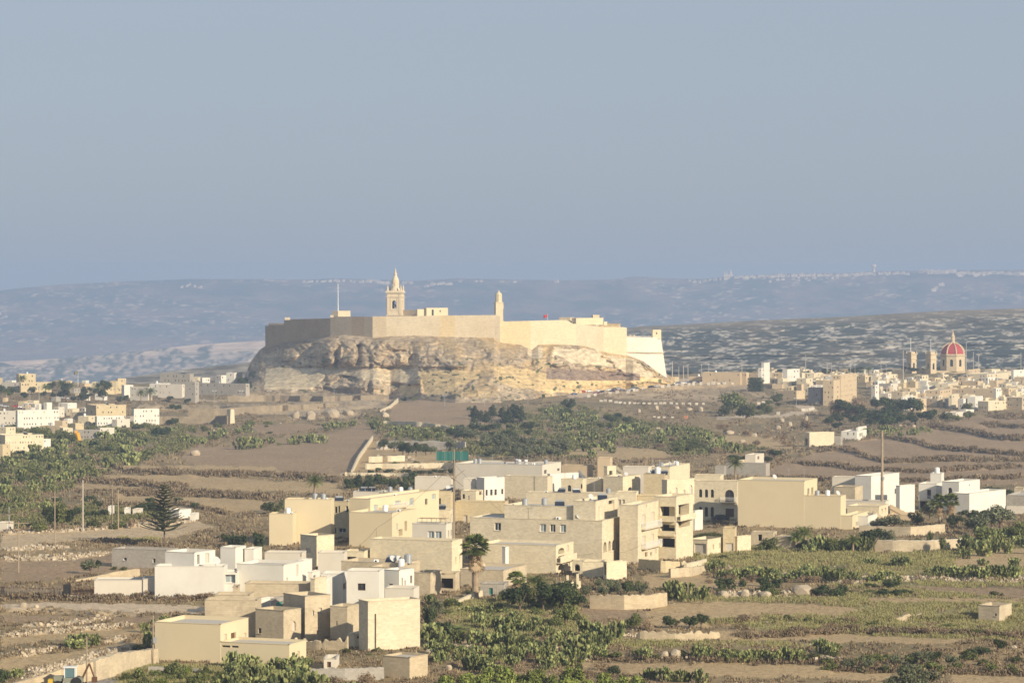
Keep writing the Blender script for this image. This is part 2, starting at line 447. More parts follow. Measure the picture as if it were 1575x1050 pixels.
# far island
skyl = li([(-500,455),(0,447),(40,442),(100,437),(150,435),(200,432),(250,431),(290,429),(400,429),(470,430),(520,428),(640,432),(700,428),(760,429),(860,431),(940,430),(977,425),
           (1025,428),(1080,429),(1120,425),(1180,422),(1240,420),(1300,420),(1345,417),(1420,416),(1500,415),(1575,415),(1700,418),(2100,430)])
def col_far(u, v, s, P):
    n = fbm(u / 45, v / 9, 5, 101); n2 = fbm(u / 9, v / 2.2, 4, 105); n3 = fbm(u / 160, v / 30, 3, 107)
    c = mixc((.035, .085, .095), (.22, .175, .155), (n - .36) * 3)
    c = mixc(c, (.80, .62, .47), np.clip((n2 - .62) * 9, 0, 1) * np.clip((n3 - .38) * 5, 0, 1) * .8)
    c = mixc(c, (.30, .21, .16), np.clip((v - 505) / 30, 0, 1) * .5)
    return c
far_o, FP, FVv = hill('far_hills', np.arange(-500, 2101, 4.0), skyl, lambda u: 600 + 0 * u, 12000, 9300, col_far, M_hill, rows=150, rel=160, rs=111, warp=1.0)
def far_pt(px, py):
    vb, vc = 600.0, float(skyl(px))
    s = (py - vb) / (vc - vb)
    j = int(np.clip((px + 500) / 4.0, 0, FP.shape[1] - 1)); i = int(np.clip(s * 149, 0, 149))
    return Vector(FP[i, j])
# base land under everything
bp = np.array([[[-16000, -4000, -95], [16000, -4000, -95]], [[-16000, 16000, -95], [16000, 16000, -95]]], float)
grid_mesh('lowland', bp, np.full((2, 2, 3), .2), M_hill)
# the land on this side, falling away under the viewer
nl = np.array([[[a * 300, -200, HC - 90 + 0], ] for a in (0,)], float)
g0 = Pg[-1].copy(); rowsn = [g0]
for k, (y, dz) in enumerate(((220, 4), (120, 18), (40, 34), (-60, 49))):
    q = g0.copy(); q[:, 1] = y; q[:, 2] += dz; q[:, 0] = q[:, 0] * (1 + .2 * k); rowsn.append(q)
grid_mesh('near_slope', np.stack(rowsn), np.tile(np.array(COVER['scrub']), (5, len(GU), 1)), M_land)
# ------------------------------------------------------------------ mesh tools
class MB:
    def __init__(s): s.v, s.f, s.uv, s.m = [], [], [], []
    def poly(s, pts, uv=None, m=0):
        b = len(s.v); s.v += [tuple(p) for p in pts]; s.f.append(tuple(range(b, b + len(pts))))
        if uv is None:
            a, c = Vector(pts[1]) - Vector(pts[0]), Vector(pts[-1]) - Vector(pts[0])
            uv = [(p[0] * .8 + p[1] * .6, p[2] if abs(a.cross(c).normalized().z) < .7 else p[1]) for p in pts]
        s.uv += uv; s.m.append(m)
    def box(s, o, ex, ey, ez, m=0, bottom=True):
        o, ex, ey, ez = Vector(o), Vector(ex), Vector(ey), Vector(ez)
        if ex.cross(ey).dot(ez) < 0: ex, ey = ey, ex
        c = [o, o + ex, o + ex + ey, o + ey]; t = [p + ez for p in c]
        for i in range(4):
            j = (i + 1) % 4; L = (c[j] - c[i]).length; h = ez.length
            s.poly([c[i], c[j], t[j], t[i]], [(0, c[i].z), (L, c[i].z), (L, c[i].z + h), (0, c[i].z + h)], m)
        s.poly(t, None, m)
        if bottom: s.poly(c[::-1], None, m)
    def cbox(s, c, sx, sy, sz, m=0, yaw=0.0):
        """box with its base centre at c"""
        ca, sa = math.cos(yaw), math.sin(yaw)
        ex, ey = Vector((ca * sx, sa * sx, 0)), Vector((-sa * sy, ca * sy, 0))
        s.box(Vector(c) - ex / 2 - ey / 2, ex, ey, (0, 0, sz), m)
    def tube(s, p0, p1, r0, r1, n=8, m=0, cap=True):
        p0, p1 = Vector(p0), Vector(p1); d = (p1 - p0).normalized()
        a = d.orthogonal().normalized(); b = d.cross(a)
        R = [[p + (a * math.cos(2 * math.pi * k / n) + b * math.sin(2 * math.pi * k / n)) * r for k in range(n)] for p, r in ((p0, r0), (p1, r1))]
        for k in range(n):
            j = (k + 1) % n; s.poly([R[0][k], R[0][j], R[1][j], R[1][k]], None, m)
        if cap: s.poly(R[1], None, m); s.poly(R[0][::-1], None, m)
    def lathe(s, c, prof, n=16, m=0, ph=0.0):
        """prof: list of (radius, z)"""
        c = Vector(c)
        R = [[c + Vector((r * math.cos(2 * math.pi * k / n + ph), r * math.sin(2 * math.pi * k / n + ph), z)) for k in range(n)] for r, z in prof]
        for i in range(len(R) - 1):
            for k in range(n):
                j = (k + 1) % n
                if prof[i][0] < 1e-4: s.poly([R[i][k], R[i + 1][j], R[i + 1][k]], None, m)
                elif prof[i + 1][0] < 1e-4: s.poly([R[i][k], R[i][j], R[i + 1][k]], None, m)
                else: s.poly([R[i][k], R[i][j], R[i + 1][j], R[i + 1][k]], None, m)
        if prof[-1][0] > 1e-4: s.poly(R[-1], None, m)
    def obj(s, name, mats, parent=None, smooth=False, loc=None):
        if not isinstance(mats, (list, tuple)): mats = [mats]
        me = bpy.data.meshes.new(name); me.from_pydata(s.v, [], s.f)
        uvl = me.uv_layers.new(name='UVMap'); uvl.data.foreach_set('uv', np.array(s.uv, np.float32).reshape(-1))
        me.polygons.foreach_set('material_index', np.array(s.m, np.int32))
        if smooth: me.polygons.foreach_set('use_smooth', np.ones(len(s.f), bool))
        for m in mats: me.materials.append(m)
        me.update()
        o = bpy.data.objects.new(name, me); COL.objects.link(o)
        if parent is not None: o.parent = parent
        if loc is not None: o.location = loc
        return o
def np_mesh(name, V, Fq, mat, col=None, smooth=False):
    """V (n,3), Fq (k,3|4)"""
    me = bpy.data.meshes.new(name); k = Fq.shape[1]
    me.vertices.add(len(V)); me.vertices.foreach_set('co', V.reshape(-1).astype(np.float32))
    me.loops.add(Fq.size); me.loops.foreach_set('vertex_index', Fq.reshape(-1).astype(np.int32))
    me.polygons.add(len(Fq)); me.polygons.foreach_set('loop_start', (np.arange(len(Fq)) * k).astype(np.int32))
    me.polygons.foreach_set('loop_total', np.full(len(Fq), k, np.int32))
    me.polygons.foreach_set('use_smooth', np.full(len(Fq), smooth)); me.update(calc_edges=True)
    if col is not None:
        ca = me.color_attributes.new('Col', 'FLOAT_COLOR', 'POINT')
        ca.data.foreach_set('color', np.concatenate([np.clip(col, 0, 1), np.ones((len(V), 1))], 1).reshape(-1).astype(np.float32))
    me.materials.append(mat)
    return me
def tag(o, label=None, cat=None, group=None, kind=None):
    if label: o['label'] = label
    if cat: o['category'] = cat
    if group: o['group'] = group
    if kind: o['kind'] = kind
    return o
AUTO = []            # things whose label is written at the end from what stands nearest
def auto(o, adj, cat, group, noun=None):
    o['category'] = cat
    if group: o['group'] = group
    AUTO.append((o, adj, noun or cat)); return o
def empty(name, loc):
    o = bpy.data.objects.new(name, None); COL.objects.link(o); o.location = loc; o.empty_display_size = .5
    return o
def copy_thing(root, loc, rz=0.0, sc=(1, 1, 1)):
    r = root.copy(); COL.objects.link(r); r.location = loc; r.rotation_euler = (0, 0, rz); r.scale = sc
    for ch in root.children:
        c = ch.copy(); COL.objects.link(c); c.parent = r
        for g in ch.children:
            d = g.copy(); COL.objects.link(d); d.parent = c
    return r
def link_mesh(name, me, parent=None, loc=(0, 0, 0)):
    o = bpy.data.objects.new(name, me); COL.objects.link(o); o.location = loc
    if parent is not None: o.parent = parent
    return o

# wall finishes
WM = dict(
    W=wallmat('white_render', (.71, .675, .60), stain=.28, dirt=(.46, .41, .33)),
    O=wallmat('offwhite_render', (.64, .585, .49), stain=.3, dirt=(.45, .39, .30)),
    C=wallmat('cream_render', (.76, .66, .47), block=.28, stain=.3, dirt=(.46, .38, .26)),
    B=wallmat('beige_render', (.655, .555, .37), stain=.18, dirt=(.47, .39, .26)),
    Y=wallmat('yellow_limestone', (.64, .53, .335), block=.28, stain=.25, dirt=(.40, .31, .19)),
    S=wallmat('old_limestone', (.62, .52, .365), block=.28, stain=.5, dirt=(.27, .22, .16), bump=.3),
    L=wallmat('new_limestone', (.73, .635, .46), block=.28, stain=.35, dirt=(.42, .35, .25), bump=.2),
    G=wallmat('grey_blockwork', (.44, .405, .35), block=.25, stain=.4, dirt=(.25, .22, .19)),
    T=wallmat('tan_render', (.58, .46, .30), stain=.3, dirt=(.38, .30, .2)),
    K=wallmat('dark_terrace_masonry', (.37, .30, .21), block=.35, stain=.6, dirt=(.17, .14, .10), bump=.8),
    R=wallmat('rubble_masonry', (.60, .49, .33), block=.32, stain=.55, dirt=(.30, .25, .18), bump=.8))
M_roof = plain('roof_screed', (.50, .46, .40), vary=.2)
M_glass = plain('window_glass', (.035, .04, .045), rough=.15, spec=.5, vary=.3)
M_glass2 = plain('pale_glass', (.30, .35, .36), rough=.2, spec=.5)
M_dark = plain('dark_interior', (.045, .038, .03))
M_frame = plain('white_window_frame', (.75, .73, .68), rough=.5)
M_brown = plain('brown_wood', (.13, .07, .04), rough=.6)
M_shut = plain('closed_pale_door', (.55, .50, .42), rough=.6)
M_teal = plain('teal_paint', (.05, .22, .18), rough=.6)
M_metal = plain('galvanised_metal', (.42, .43, .43), rough=.45, metal=.4, spec=.5)
M_white = plain('white_paint', (.80, .79, .76), rough=.5, spec=.3)
M_red = plain('red_paint', (.50, .03, .03), rough=.5)
M_redd = plain('red_canopy', (.26, .06, .055))
M_black = plain('black_rubber', (.03, .03, .03))
M_solar = plain('solar_glass', (.02, .025, .04), rough=.2, spec=.6)
M_wood = plain('weathered_pole', (.34, .27, .19), vary=.3)
M_concp = plain('concrete_pole', (.42, .38, .32), vary=.2)

def face_holes(mb, O, U, Wd, z0, H, N, holes, depth, m=0):
    """wall face with real recesses; O bottom corner, U unit along, N outward"""
    xs = sorted({0, Wd, *[h[0] for h in holes], *[h[1] for h in holes]})
    ys = sorted({0, H, *[h[2] for h in holes], *[h[3] for h in holes]})
    Z = Vector((0, 0, 1))
    P = lambda a, b, d=0: O + U * a + Z * b - N * d
    flip = U.cross(Z).dot(N) < 0
    def q(pts, uv):
        if flip: pts, uv = pts[::-1], uv[::-1]
        mb.poly(pts, uv, m)
    for i in range(len(xs) - 1):
        for j in range(len(ys) - 1):
            a0, a1, b0, b1 = xs[i], xs[i + 1], ys[j], ys[j + 1]
            if a1 - a0 < 1e-4 or b1 - b0 < 1e-4: continue
            ca, cb = (a0 + a1) / 2, (b0 + b1) / 2
            if any(h[0] < ca < h[1] and h[2] < cb < h[3] for h in holes): continue
            q([P(a0, b0), P(a1, b0), P(a1, b1), P(a0, b1)], [(a0, z0 + b0), (a1, z0 + b0), (a1, z0 + b1), (a0, z0 + b1)])
    for h in holes:
        a0, a1, b0, b1 = h[:4]; d = h[5] if len(h) > 5 else depth
        uv = [(0, 0), (d, 0), (d, 1), (0, 1)]
        top = b1
        if h[4]:
            r = (a1 - a0) / 2; rv = min(r, (b1 - b0) * .6); top = b1 - rv; k = 8
            arc = [(a0 + r - r * math.cos(math.pi * t / k), top + rv * math.sin(math.pi * t / k)) for t in range(k + 1)]
            for t in range(k):
                (p0, p1), (p2, p3) = arc[t], arc[t + 1]
                q([P(p0, p1), P(p2, p3), P(p2, b1), P(p0, b1)], [(p0, p1), (p2, p3), (p2, b1), (p0, b1)])
                q([P(p0, p1, d), P(p2, p3, d), P(p2, p3), P(p0, p1)], uv)
        else:
            q([P(a0, b1, d), P(a1, b1, d), P(a1, b1), P(a0, b1)], uv)
        q([P(a0, b0), P(a1, b0), P(a1, b0, d), P(a0, b0, d)], uv)
        q([P(a0, b0), P(a0, b0, d), P(a0, top, d), P(a0, top)], uv)
        q([P(a1, b0, d), P(a1, b0), P(a1, top), P(a1, top, d)], uv)

JIT = random.Random(5)
class Mass:
    """one flat-roofed block given by where its left edge, near corner and right edge stand"""
    def __init__(s, xl, xc, xr, ytop, D, th=20, depth=None, ybot=None):
        s.ytop = ytop; D += JIT.uniform(-.012, .012)
        C = pt(xc, ytop, D); s.C = C; s.D = D
        tl = pt(xl, ytop, D).x / D; tr = pt(xr, ytop, D).x / D
        want = depth or 4.5
        th_ = th
        while True:
            a = math.radians(th_); den = math.sin(a) - tr * math.cos(a)
            L2 = (tr * D - C.x) / den if den > 1e-3 else 99
            if L2 >= want or th_ < -8: break
            th_ -= 1.0
        L2 = max(1.0, min(L2, 45 if not depth else max(depth, L2)))
        s.th = a
        s.e1 = Vector((-math.cos(a), math.sin(a), 0)); s.e2 = Vector((math.sin(a), math.cos(a), 0))
        s.L1 = max(.8, (C.x - tl * D) / (math.cos(a) + tl * math.sin(a))); s.L2 = L2
        s.xl, s.xc, s.xr = xl, xc, xr
        s.zt = C.z
        s.zb = (min(gz(xl, D + s.L1 * math.sin(a)), gz(xc, D), gz(xr, D + L2 * math.cos(a))) - 1.5) if ybot is None else pt(xc, ybot, D).z
        s.N1 = Vector((-math.sin(a), -math.cos(a), 0)); s.N2 = Vector((math.cos(a), -math.sin(a), 0))
    def fx(s, face, x):
        if face == 'f': return (s.xc - x) / max(1e-3, s.xc - s.xl) * s.L1
        return (x - s.xc) / max(1e-3, s.xr - s.xc) * s.L2
    def zof(s, y): return pt(s.xc, y, s.D).z

WINKIND = {'w': (M_glass, M_frame), 'g': (M_glass2, M_frame), 'n': (M_glass, None), 'o': (M_dark, None), 'd': (M_brown, None),
           'p': (M_shut, None), 't': (M_teal, None), 'r': (M_glass, M_brown)}
def build_mass(M, org, parent, mat, wins=(), roofm=None, parapet=.45, coping=True, part='wall'):
    """walls, roof and openings of one block as parts of a building"""
    O = Vector(org); mb = MB(); rel = lambda p: p - O
    H = M.zt - M.zb
    holes = {'f': [], 'r': []}
    for w in wins:
        face, x0, x1, y0, y1, k = w[:6]
        if k[0] in 'BL': continue
        a0, a1 = sorted((M.fx(face, x0), M.fx(face, x1))); L = M.L1 if face == 'f' else M.L2
        a0, a1 = max(.06, a0), min(L - .06, a1)
        b0, b1 = max(.02, M.zof(y1) - M.zb), min(H - .1, M.zof(y0) - M.zb)
        if a1 - a0 < .15 or b1 - b0 < .15: continue
        d = .28 if k[0] not in 'oO' else 1.3
        if len(w) > 6: d = w[6]
        d = min(d, (M.L2 if face == 'f' else M.L1) * .4)
        if any(not (a1 <= h[0] or a0 >= h[1] or b1 <= h[2] or b0 >= h[3]) for h in holes[face]): continue
        holes[face].append((a0, a1, b0, b1, 'a' in k, d, k))
    base = Vector((M.C.x, M.C.y, M.zb))
    face_holes(mb, rel(base), M.e1, M.L1, M.zb, H, M.N1, holes['f'], .3)
    face_holes(mb, rel(base), M.e2, M.L2, M.zb, H, M.N2, holes['r'], .3)
    Z = Vector((0, 0, 1))
    A = base + M.e1 * M.L1; Bk = A + M.e2 * M.L2; R = base + M.e2 * M.L2
    for p, q, L in ((Bk, A, M.L2), (R, Bk, M.L1)):
        mb.poly([rel(p), rel(q), rel(q) + Z * H, rel(p) + Z * H], [(0, M.zb), (L, M.zb), (L, M.zt), (0, M.zt)])
    t = min(.25, M.L1 * .2, M.L2 * .2); pp = min(parapet, H * .3)
    out = [rel(base) + Z * H, rel(R) + Z * H, rel(Bk) + Z * H, rel(A) + Z * H]
    i0 = rel(base) + (M.e1 + M.e2) * t + Z * H; i1 = i0 + M.e2 * (M.L2 - 2 * t); i2 = i1 + M.e1 * (M.L1 - 2 * t); i3 = i0 + M.e1 * (M.L1 - 2 * t)
    inn = [i0, i1, i2, i3]
    for k in range(4):
        j = (k + 1) % 4
        mb.poly([out[k], out[j], inn[j], inn[k]], None, 0)
        mb.poly([inn[k], inn[j], inn[j] - Z * pp, inn[k] - Z * pp], None, 0)
    if coping and M.D < 1100:
        c = .07
        for p, d, L in ((base, M.e1, M.L1), (base, M.e2, M.L2), (A, M.e2, M.L2), (R, M.e1, M.L1)):
            n = M.e2 if abs(d.dot(M.e1)) > .5 else M.e1
            sgn = -1 if (p == base) else 1
            oo = rel(p) + Z * (H + .003) - d * c + n * (sgn * c if sgn > 0 else -c) - n * (t if sgn > 0 else 0)
            mb.box(oo, d * (L + 2 * c), n * (t + 0.0 + c * .5), Z * .09)
    w_ = mb.obj(part, mat, parent)
    rb = MB(); rb.poly([i - Z * pp for i in inn]); rb.obj('roof', roofm or M_roof, parent)
    for face, hs in holes.items():
        U, N = (M.e1, M.N1) if face == 'f' else (M.e2, M.N2)
        for a0, a1, b0, b1, ar, d, k in hs:
            pm, fm = WINKIND.get(k[0], (M_glass, None))
            P = lambda a, b, dd: rel(base) + U * a + Z * b - N * dd
            door = k[0] in 'dpt'
            nm = 'door' if door else ('opening' if k[0] == 'o' else 'window')
            if fm is not None and M.D < 1000:
                fr = MB(); e = min(.09, (a1 - a0) * .12)
                dd = d - .06
                bars = [(a0, a0 + e, b0, b1), (a1 - e, a1, b0, b1), (a0 + e, a1 - e, b0, b0 + e), (a0 + e, a1 - e, b1 - e, b1)]
                if (a1 - a0) > .8: bars.append(((a0 + a1) / 2 - e / 2, (a0 + a1) / 2 + e / 2, b0 + e, b1 - e))
                for q0, q1, r0, r1 in bars:
                    fr.box(P(q0, r0, dd + .02), U * (q1 - q0), -N * .05, Z * (r1 - r0))
                wo = fr.obj('window', fm, parent)
                pn = MB(); pn.poly([P(a0, b0, d - .004), P(a1, b0, d - .004), P(a1, b1, d - .004), P(a0, b1, d - .004)]); pn.obj('pane', pm, wo)
            else:
                pn = MB(); pn.poly([P(a0, b0, d - .004), P(a1, b0, d - .004), P(a1, b1, d - .004), P(a0, b1, d - .004)]); pn.obj(nm, pm, parent)
            if k[0] in 'wgn' and M.D < 760 and not ar:
                sb = MB(); sb.box(P(a0 - .08, b0 - .1, .03), U * (a1 - a0 + .16), N * .14, Z * .09); sb.obj('sill', mat, parent)
    for w in wins:
        face, x0, x1, y0, y1, k = w[:6]
        if k[0] not in 'BL': continue
        U, N = (M.e1, M.N1) if face == 'f' else (M.e2, M.N2)
        a0, a1 = sorted((M.fx(face, x0), M.fx(face, x1))); zb, zt = M.zof(y1) - M.zb, M.zof(y0) - M.zb
        P = lambda a, b, dd: rel(base) + U * a + Z * b + N * dd
        sl = MB(); sl.box(P(a0, zb, .003), U * (a1 - a0), N * 1.0, Z * .16)
        bo = sl.obj('balcony', mat, parent)
        if k[0] == 'B':
            rl = MB(); n = max(3, int((a1 - a0) / .25)); h = max(.6, zt - zb)
            for i in range(n + 1):
                a = a0 + (a1 - a0 - .04) * i / n; rl.box(P(a, zb + .16, .93), U * .04, N * .04, Z * (h - .16))
            for e in (a0, a1 - .05):
                for j in range(1, 4): rl.box(P(e, zb + .16, .25 * j), U * .04, N * .04, Z * (h - .16))
                rl.box(P(e, zb + h, 0.004), U * .05, N * .98, Z * .05)
            rl.box(P(a0 + .051, zb + h, .92), U * (a1 - a0 - .102), N * .06, Z * .05)
            rl.obj('railing', M_white, bo)
        else:
            rl = MB(); rl.box(P(a0, zb + .16, .88), U * (a1 - a0), N * .118, Z * max(.5, zt - zb - .16)); rl.obj('railing', mat, bo)
    return w_

MASSES = []          # (mass, building px) for roof clutter
def house(label, cat, masses, name='house', group=None, clutter=0):
    """masses: (xl, xc, xr, ytop, D, mat, opts)"""
    ms = []
    for m in masses:
        o = m[6] if len(m) > 6 else {}
        Dm = m[4]
        if o.get('cop'):          # in one plane with the block before it
            p = ms[-1][0]; t = pt(m[1], p.ytop, p.D).x / p.D; q = (t * p.C.y - p.C.x) / (math.cos(p.th) + t * math.sin(p.th)); Dm = p.C.y - q * math.sin(p.th) + .06; o = dict(o); o['th'] = math.degrees(p.th)
        ms.append((Mass(m[0], m[1], m[2], m[3], Dm, o.get('th', 20), o.get('depth'), o.get('ybot')), m[5], o))
    M0 = ms[0][0]; org = Vector((M0.C.x, M0.C.y, min(m.zb for m, _, _ in ms) + 1.5))
    root = empty(name, org)
    if isinstance(label, tuple): auto(root, label[0], cat, group, label[1])
    else: tag(root, label, cat, group)
    for M, mat, o in ms:
        build_mass(M, org, root, WM[mat] if mat in WM else mat, o.get('win', ()), o.get('roof'), o.get('par', .45))
        MASSES.append((M, label, o.get('clutter', clutter)))
    return root
# ------------------------------------------------------------------ the village in front (each block: left edge, near corner, right edge, top, base row, finish)
def gb(xc, b): return ground_D(xc, b)
def V(label, cat, ms, name='house', clutter=0, group=None):
    out = []
    for m in ms:
        m = list(m); m[4] = gb(m[1], m[4]) if m[4] < 1100 else m[4]; out.append(tuple(m))
    return house(label, cat, out, name, group, clutter)
V('long plain beige house with brown door recess, lowest in the village', 'house', [
  (238,339,382,960,1019,'B',{'win':[('r',344,349,976,989,'p'),('r',355,363,977,991,'d'),('r',375,379,982,991,'p')]}),
  (339,445,471,991,1024,'B',{'cop':1,'win':[('r',449,454,1004,1018,'p'),('r',457,461,1004,1016,'p'),('f',341,354,996,999,'o'),('f',356,367,996,999,'o')],'par':.25})])
V('old grey limestone house with dark shaded wall behind the long beige house', 'house', [
  (315,395,402,923,981.5,'S',{'th':58,'win':[('f',375,378,950,953,'n')]}),(393,436,463,939,988,'S',{'th':58,'win':[('f',386+11,391+11,968,976,'n'),('r',449,455,957,972,'pa')]}),
  (436,469,508,917,983,'S',{'th':54,'win':[('r',480,483,939,947,'p'),('r',491,495,936,946,'p'),('r',487,491,970,981,'p')]}),
  (394,397,421,922,972,'W',{'th':60}),(421,424,437,921,974,WM['G'],{'th':60,'win':[('r',425,436,927,939,'t')]})], name='stone_house')
V('low row of grey stone yards with a small stone turret behind the shaded house', 'outbuilding', [
  (330,383,390,915,960,'S',{}),(358,366,369,903,948,'S',{}),(377,483,490,898,946,'S',{}),(480,484,502,890,948,'L',{'th':50}),(499,502,511,889,942,'W',{'th':50})], name='stone_outbuilding')
V('ruined tall limestone house with curved wall and vertical crack above the lower bushes', 'house', [
  (508,534,552,933,985,'S',{'th':54,'win':[('f',517,519,955,962,'p')]}),
  (552,566,646,925,1001,'L',{'th':62,'win':[('r',576,578.5,944,997,'o',.5)]}),
  (535,545,565,975,994,'L',{'th':45,'win':[('r',549,561,977,983,'d')]})], name='stone_house')
V('white house with brown square windows above the cracked limestone house', 'house', [
  (494,527,533,882,935,'W',{'win':[('f',508,511,899,907,'r'),('r',528,532,898,908,'d')]}),
  (533,583,591,878,940,'W',{'win':[('f',550,562,897,908,'r')]}),
  (589,614,637,877,934,'W',{'th':38,'win':[('f',598,604.5,898,905.5,'r'),('r',617,620,889,905,'p'),('r',622,624,893,905,'p'),('r',631,634,887,899,'r')]}),
  (592,636,645,905,950,'O',{'par':.8})], clutter=0)
V('low limestone block with parapet and round tank behind the white brown-window house', 'house', [
  (525,622,646,866,900,'S',{'par':.5}),(568,612,640,873,905,'S',{})], name='stone_house', clutter=1)
V('broad blank cream-white house in the village centre with block-work edge', 'house', [
  (569,695,711,832,884,'C',{'win':[('f',640,641.5,868,873,'o'),('r',700,702,857,868,'p'),('r',706,708,857,868,'p')]}),
  (634,686,697,806,868,'O',{'win':[('f',658,667.5,817,830,'g'),('f',669,679,817,830,'g'),('r',689,691,816,826,'n'),('r',693,695,816,826,'n')]})], clutter=0)
V('small cream house with dark window under a ledge left of the broad blank house', 'house', [
  (528,560,569,848,882,'C',{'win':[('f',533,548,856,862,'o'),('f',556,568,858,862,'o')]})])
V('pale grey-beige house with diagonal shadow below the tall beige block', 'house', [
  (489,529,534,850,887,'O',{}),(407,464,471,850,880,'O',{'win':[('f',471-9,478-9,845+4,852+4,'p')]})])
V('narrow cream block with bright right wall against the tall beige block', 'house', [
  (462,487,514,824,873,'C',{'th':45,'win':[('f',470,478,844,851,'p')]})])
V('tall sand-beige apartment block with yellow window recess and shaded blank walls', 'apartment block', [
  (414,450,456,790,838,'B',{}),(438,509,514,768,836,'B',{}),
  (505,536,545,771,827,'Y',{'win':[('f',515,519,779,789,'n'),('f',520,523,778,788,'n'),('f',531.5,536,778,788,'w'),('f',521,532,812,819,'w'),('f',515,517,812,820,'n'),('f',520,523,838,845,'n')]}),
  (537,569.5,675,767,836,'B',{'th':26,'win':[('r',575,581,777,788,'g'),('r',607,615,775,782,'g'),('r',598,622,778,786,'B'),('r',629,636,774,786,'g'),('r',653,657,778,787,'n'),('r',664,670,772,781,'g')]}),
  (537,603,640,789,842,'B',{'win':[('r',613,619,816,826,'o'),('r',609,612,806,818,'g'),('r',622,626,805,820,'o')]})], name='apartment_block', clutter=1)
V('large white terraced house on the left with curved canopy and long garden wall', 'house', [
  (238,344,350,871,918,'W',{}),(254,299,331,850,913,'W',{'win':[('r',303,307,853,868,'o',.6),('r',315,322,853,868,'p')],'th':28}),
  (339,362,378,842,905,'W',{'th':35}),(376,390,403,844,903,'W',{'th':35}),
  (343,364,368,880,914,'W',{'win':[('f',345,362,883,896,'g',.7)]}),
  (364,436,467,869,916,'W',{'win':[('r',440,443,889,895,'p'),('r',455,459,872,890,'p')]}),
  (456,464,480,862,905,'W',{'th':40}),(474,480,492,880,910,'W',{'th':40,'win':[('r',482,486,885,890,'r')]}),
  (145,236,239,892,913,'O',{'par':.2}),(220,238,240,890,914,'O',{'par':.2})], clutter=0)
V('long low grey farm building with two small windows beyond the garden', 'farm building', [
  (172,255,274,846,874,'G',{'win':[('f',189.5,195,859,864,'w'),('f',234.5,239,859,866,'w')]})], name='farm_building')
V('big three-storey limestone house with three square windows in a row', 'house', [
  (723,926,953,801,871,'L',{'win':[('f',761,771,808,820,'w'),('f',831,840.5,808,820,'g'),('f',846.5,855,808,820,'w'),('f',862,871,808,820,'g'),('r',928,933,834,850,'oa',.9),('r',935.5,939.5,834,850,'oa',.9),('r',941.5,946,834,850,'oa',.9),('r',949,951,828,836,'n')],'par':.2}),
  (776,916,944,780,868.5,'L',{}),
  (882,916,950,771,869,'L',{'win':[('r',924,928,803,815,'n'),('r',936,945,803,812,'n'),('r',936,945,774,796,'o',.6)]})], clutter=1)
V('cream terraced house with ornate arched white balconies below the three-storey house', 'house', [
  (738,855,882,839,882,'C',{'win':[('r',858.5,868,844,853,'oa',1.2),('r',858.5,868,856,861,'o',1.2),('r',858.5,867,869,878,'oa',1.2),('r',871,875,842,852,'p'),('r',873,877,868,878,'pa'),('r',855,880,855.5,866,'L')]}),
  (776,777.3,781.5,841,886,'W',{'depth':.8,'th':60}),
  (880,897,907,862,882,'C',{'win':[('f',883,892,867,878,'oa',1.2)],'par':.9}),
  (896,928,931,864,888,'C',{}),(928,933,964,864,891,'C',{'th':60,'win':[('f',929,932,866,884,'d')]})])
V('pale limestone house with white railed balconies on its sunlit right side', 'house', [
  (953,981,1013,777,868.5,'L',{'win':[('r',987,993,793,812,'p'),('r',1001,1007,792,811,'p'),('r',987,993,826,843,'p'),('r',1002,1006,826,842,'p'),('r',992,996,852,859,'d'),('r',1006,1010,850,859,'p'),('r',1000,1003,854,859,'n'),
     ('r',986,1012,805,816,'B'),('r',986,1012,836,846,'B'),('r',991,995,771+7,781+2,'p')]}),
  (947,978,982,757,850,'C',{'win':[('f',951,955,768,778,'p'),('f',957,961,768,778,'p')]})])
V('yellowish house with deep open loggias stacked beside the white railed balconies', 'house', [
  (1006,1040,1066,764,862,'C',{'th':24,'win':[('f',1015,1038,779,799,'o',2.2),('r',1043,1060,777,794,'o',2.2),('f',1015,1038,807,820,'o',2.2),('r',1043,1061,803,812,'o',2.2),('f',1015,1038,828,842,'o',2.2),
     ('f',1013,1040,793,802,'L'),('r',1040,1064,792,801,'L'),('f',1013,1040,816,824,'L')]}),
  (980,1063,1066,763,850,'Y',{'par':.2})])
V('white boxed stair tower squeezed between loggias and the arched-window house', 'outbuilding', [(1066,1069,1081,786,816,'W',{'th':60})], name='stair_tower')
V('ochre house with arched windows and iron balcony in the blank wall shadow', 'house', [
  (1068,1134,1140,740,800,'C',{'win':[('f',1075,1080,753,765.5,'na'),('f',1084,1089,753,765.5,'na'),('f',1093,1098,753,765.5,'na'),('f',1075,1080,780,794,'na'),('f',1084,1089,780,795,'na'),('f',1093,1098,780,795,'na'),
     ('f',1115,1129,753,772,'ra'),('f',1116,1129,782,795,'d'),('f',1109,1133,765,773,'B')]}),
  (1068,1108,1113,731,790,'C',{'win':[]})])
V('huge blank beige house wall with stepped right end near the palms', 'house', [
  (1135,1237,1257,740,812,'B',{'win':[('r',1242,1245,752,762,'n'),('r',1248,1251,752,762,'n')]}),(1237,1293,1301,763,813.6,'B',{'cop':1}),(1293,1311,1336,793,814.6,'B',{'cop':1,'win':[('r',1316,1328,804,810,'o',1)]})], clutter=1)
V('white block with two cubic steps behind the tall wooden pole', 'house', [
  (1280,1317,1322,734,786,'O',{}),(1315,1340,1383,732,788,'W',{'th':32,'win':[('r',1376,1379,756,764,'n')]}),(1378,1384,1407,747,789,'W',{'th':40}),(1283,1315,1327,749,796,'S',{'th':25})])
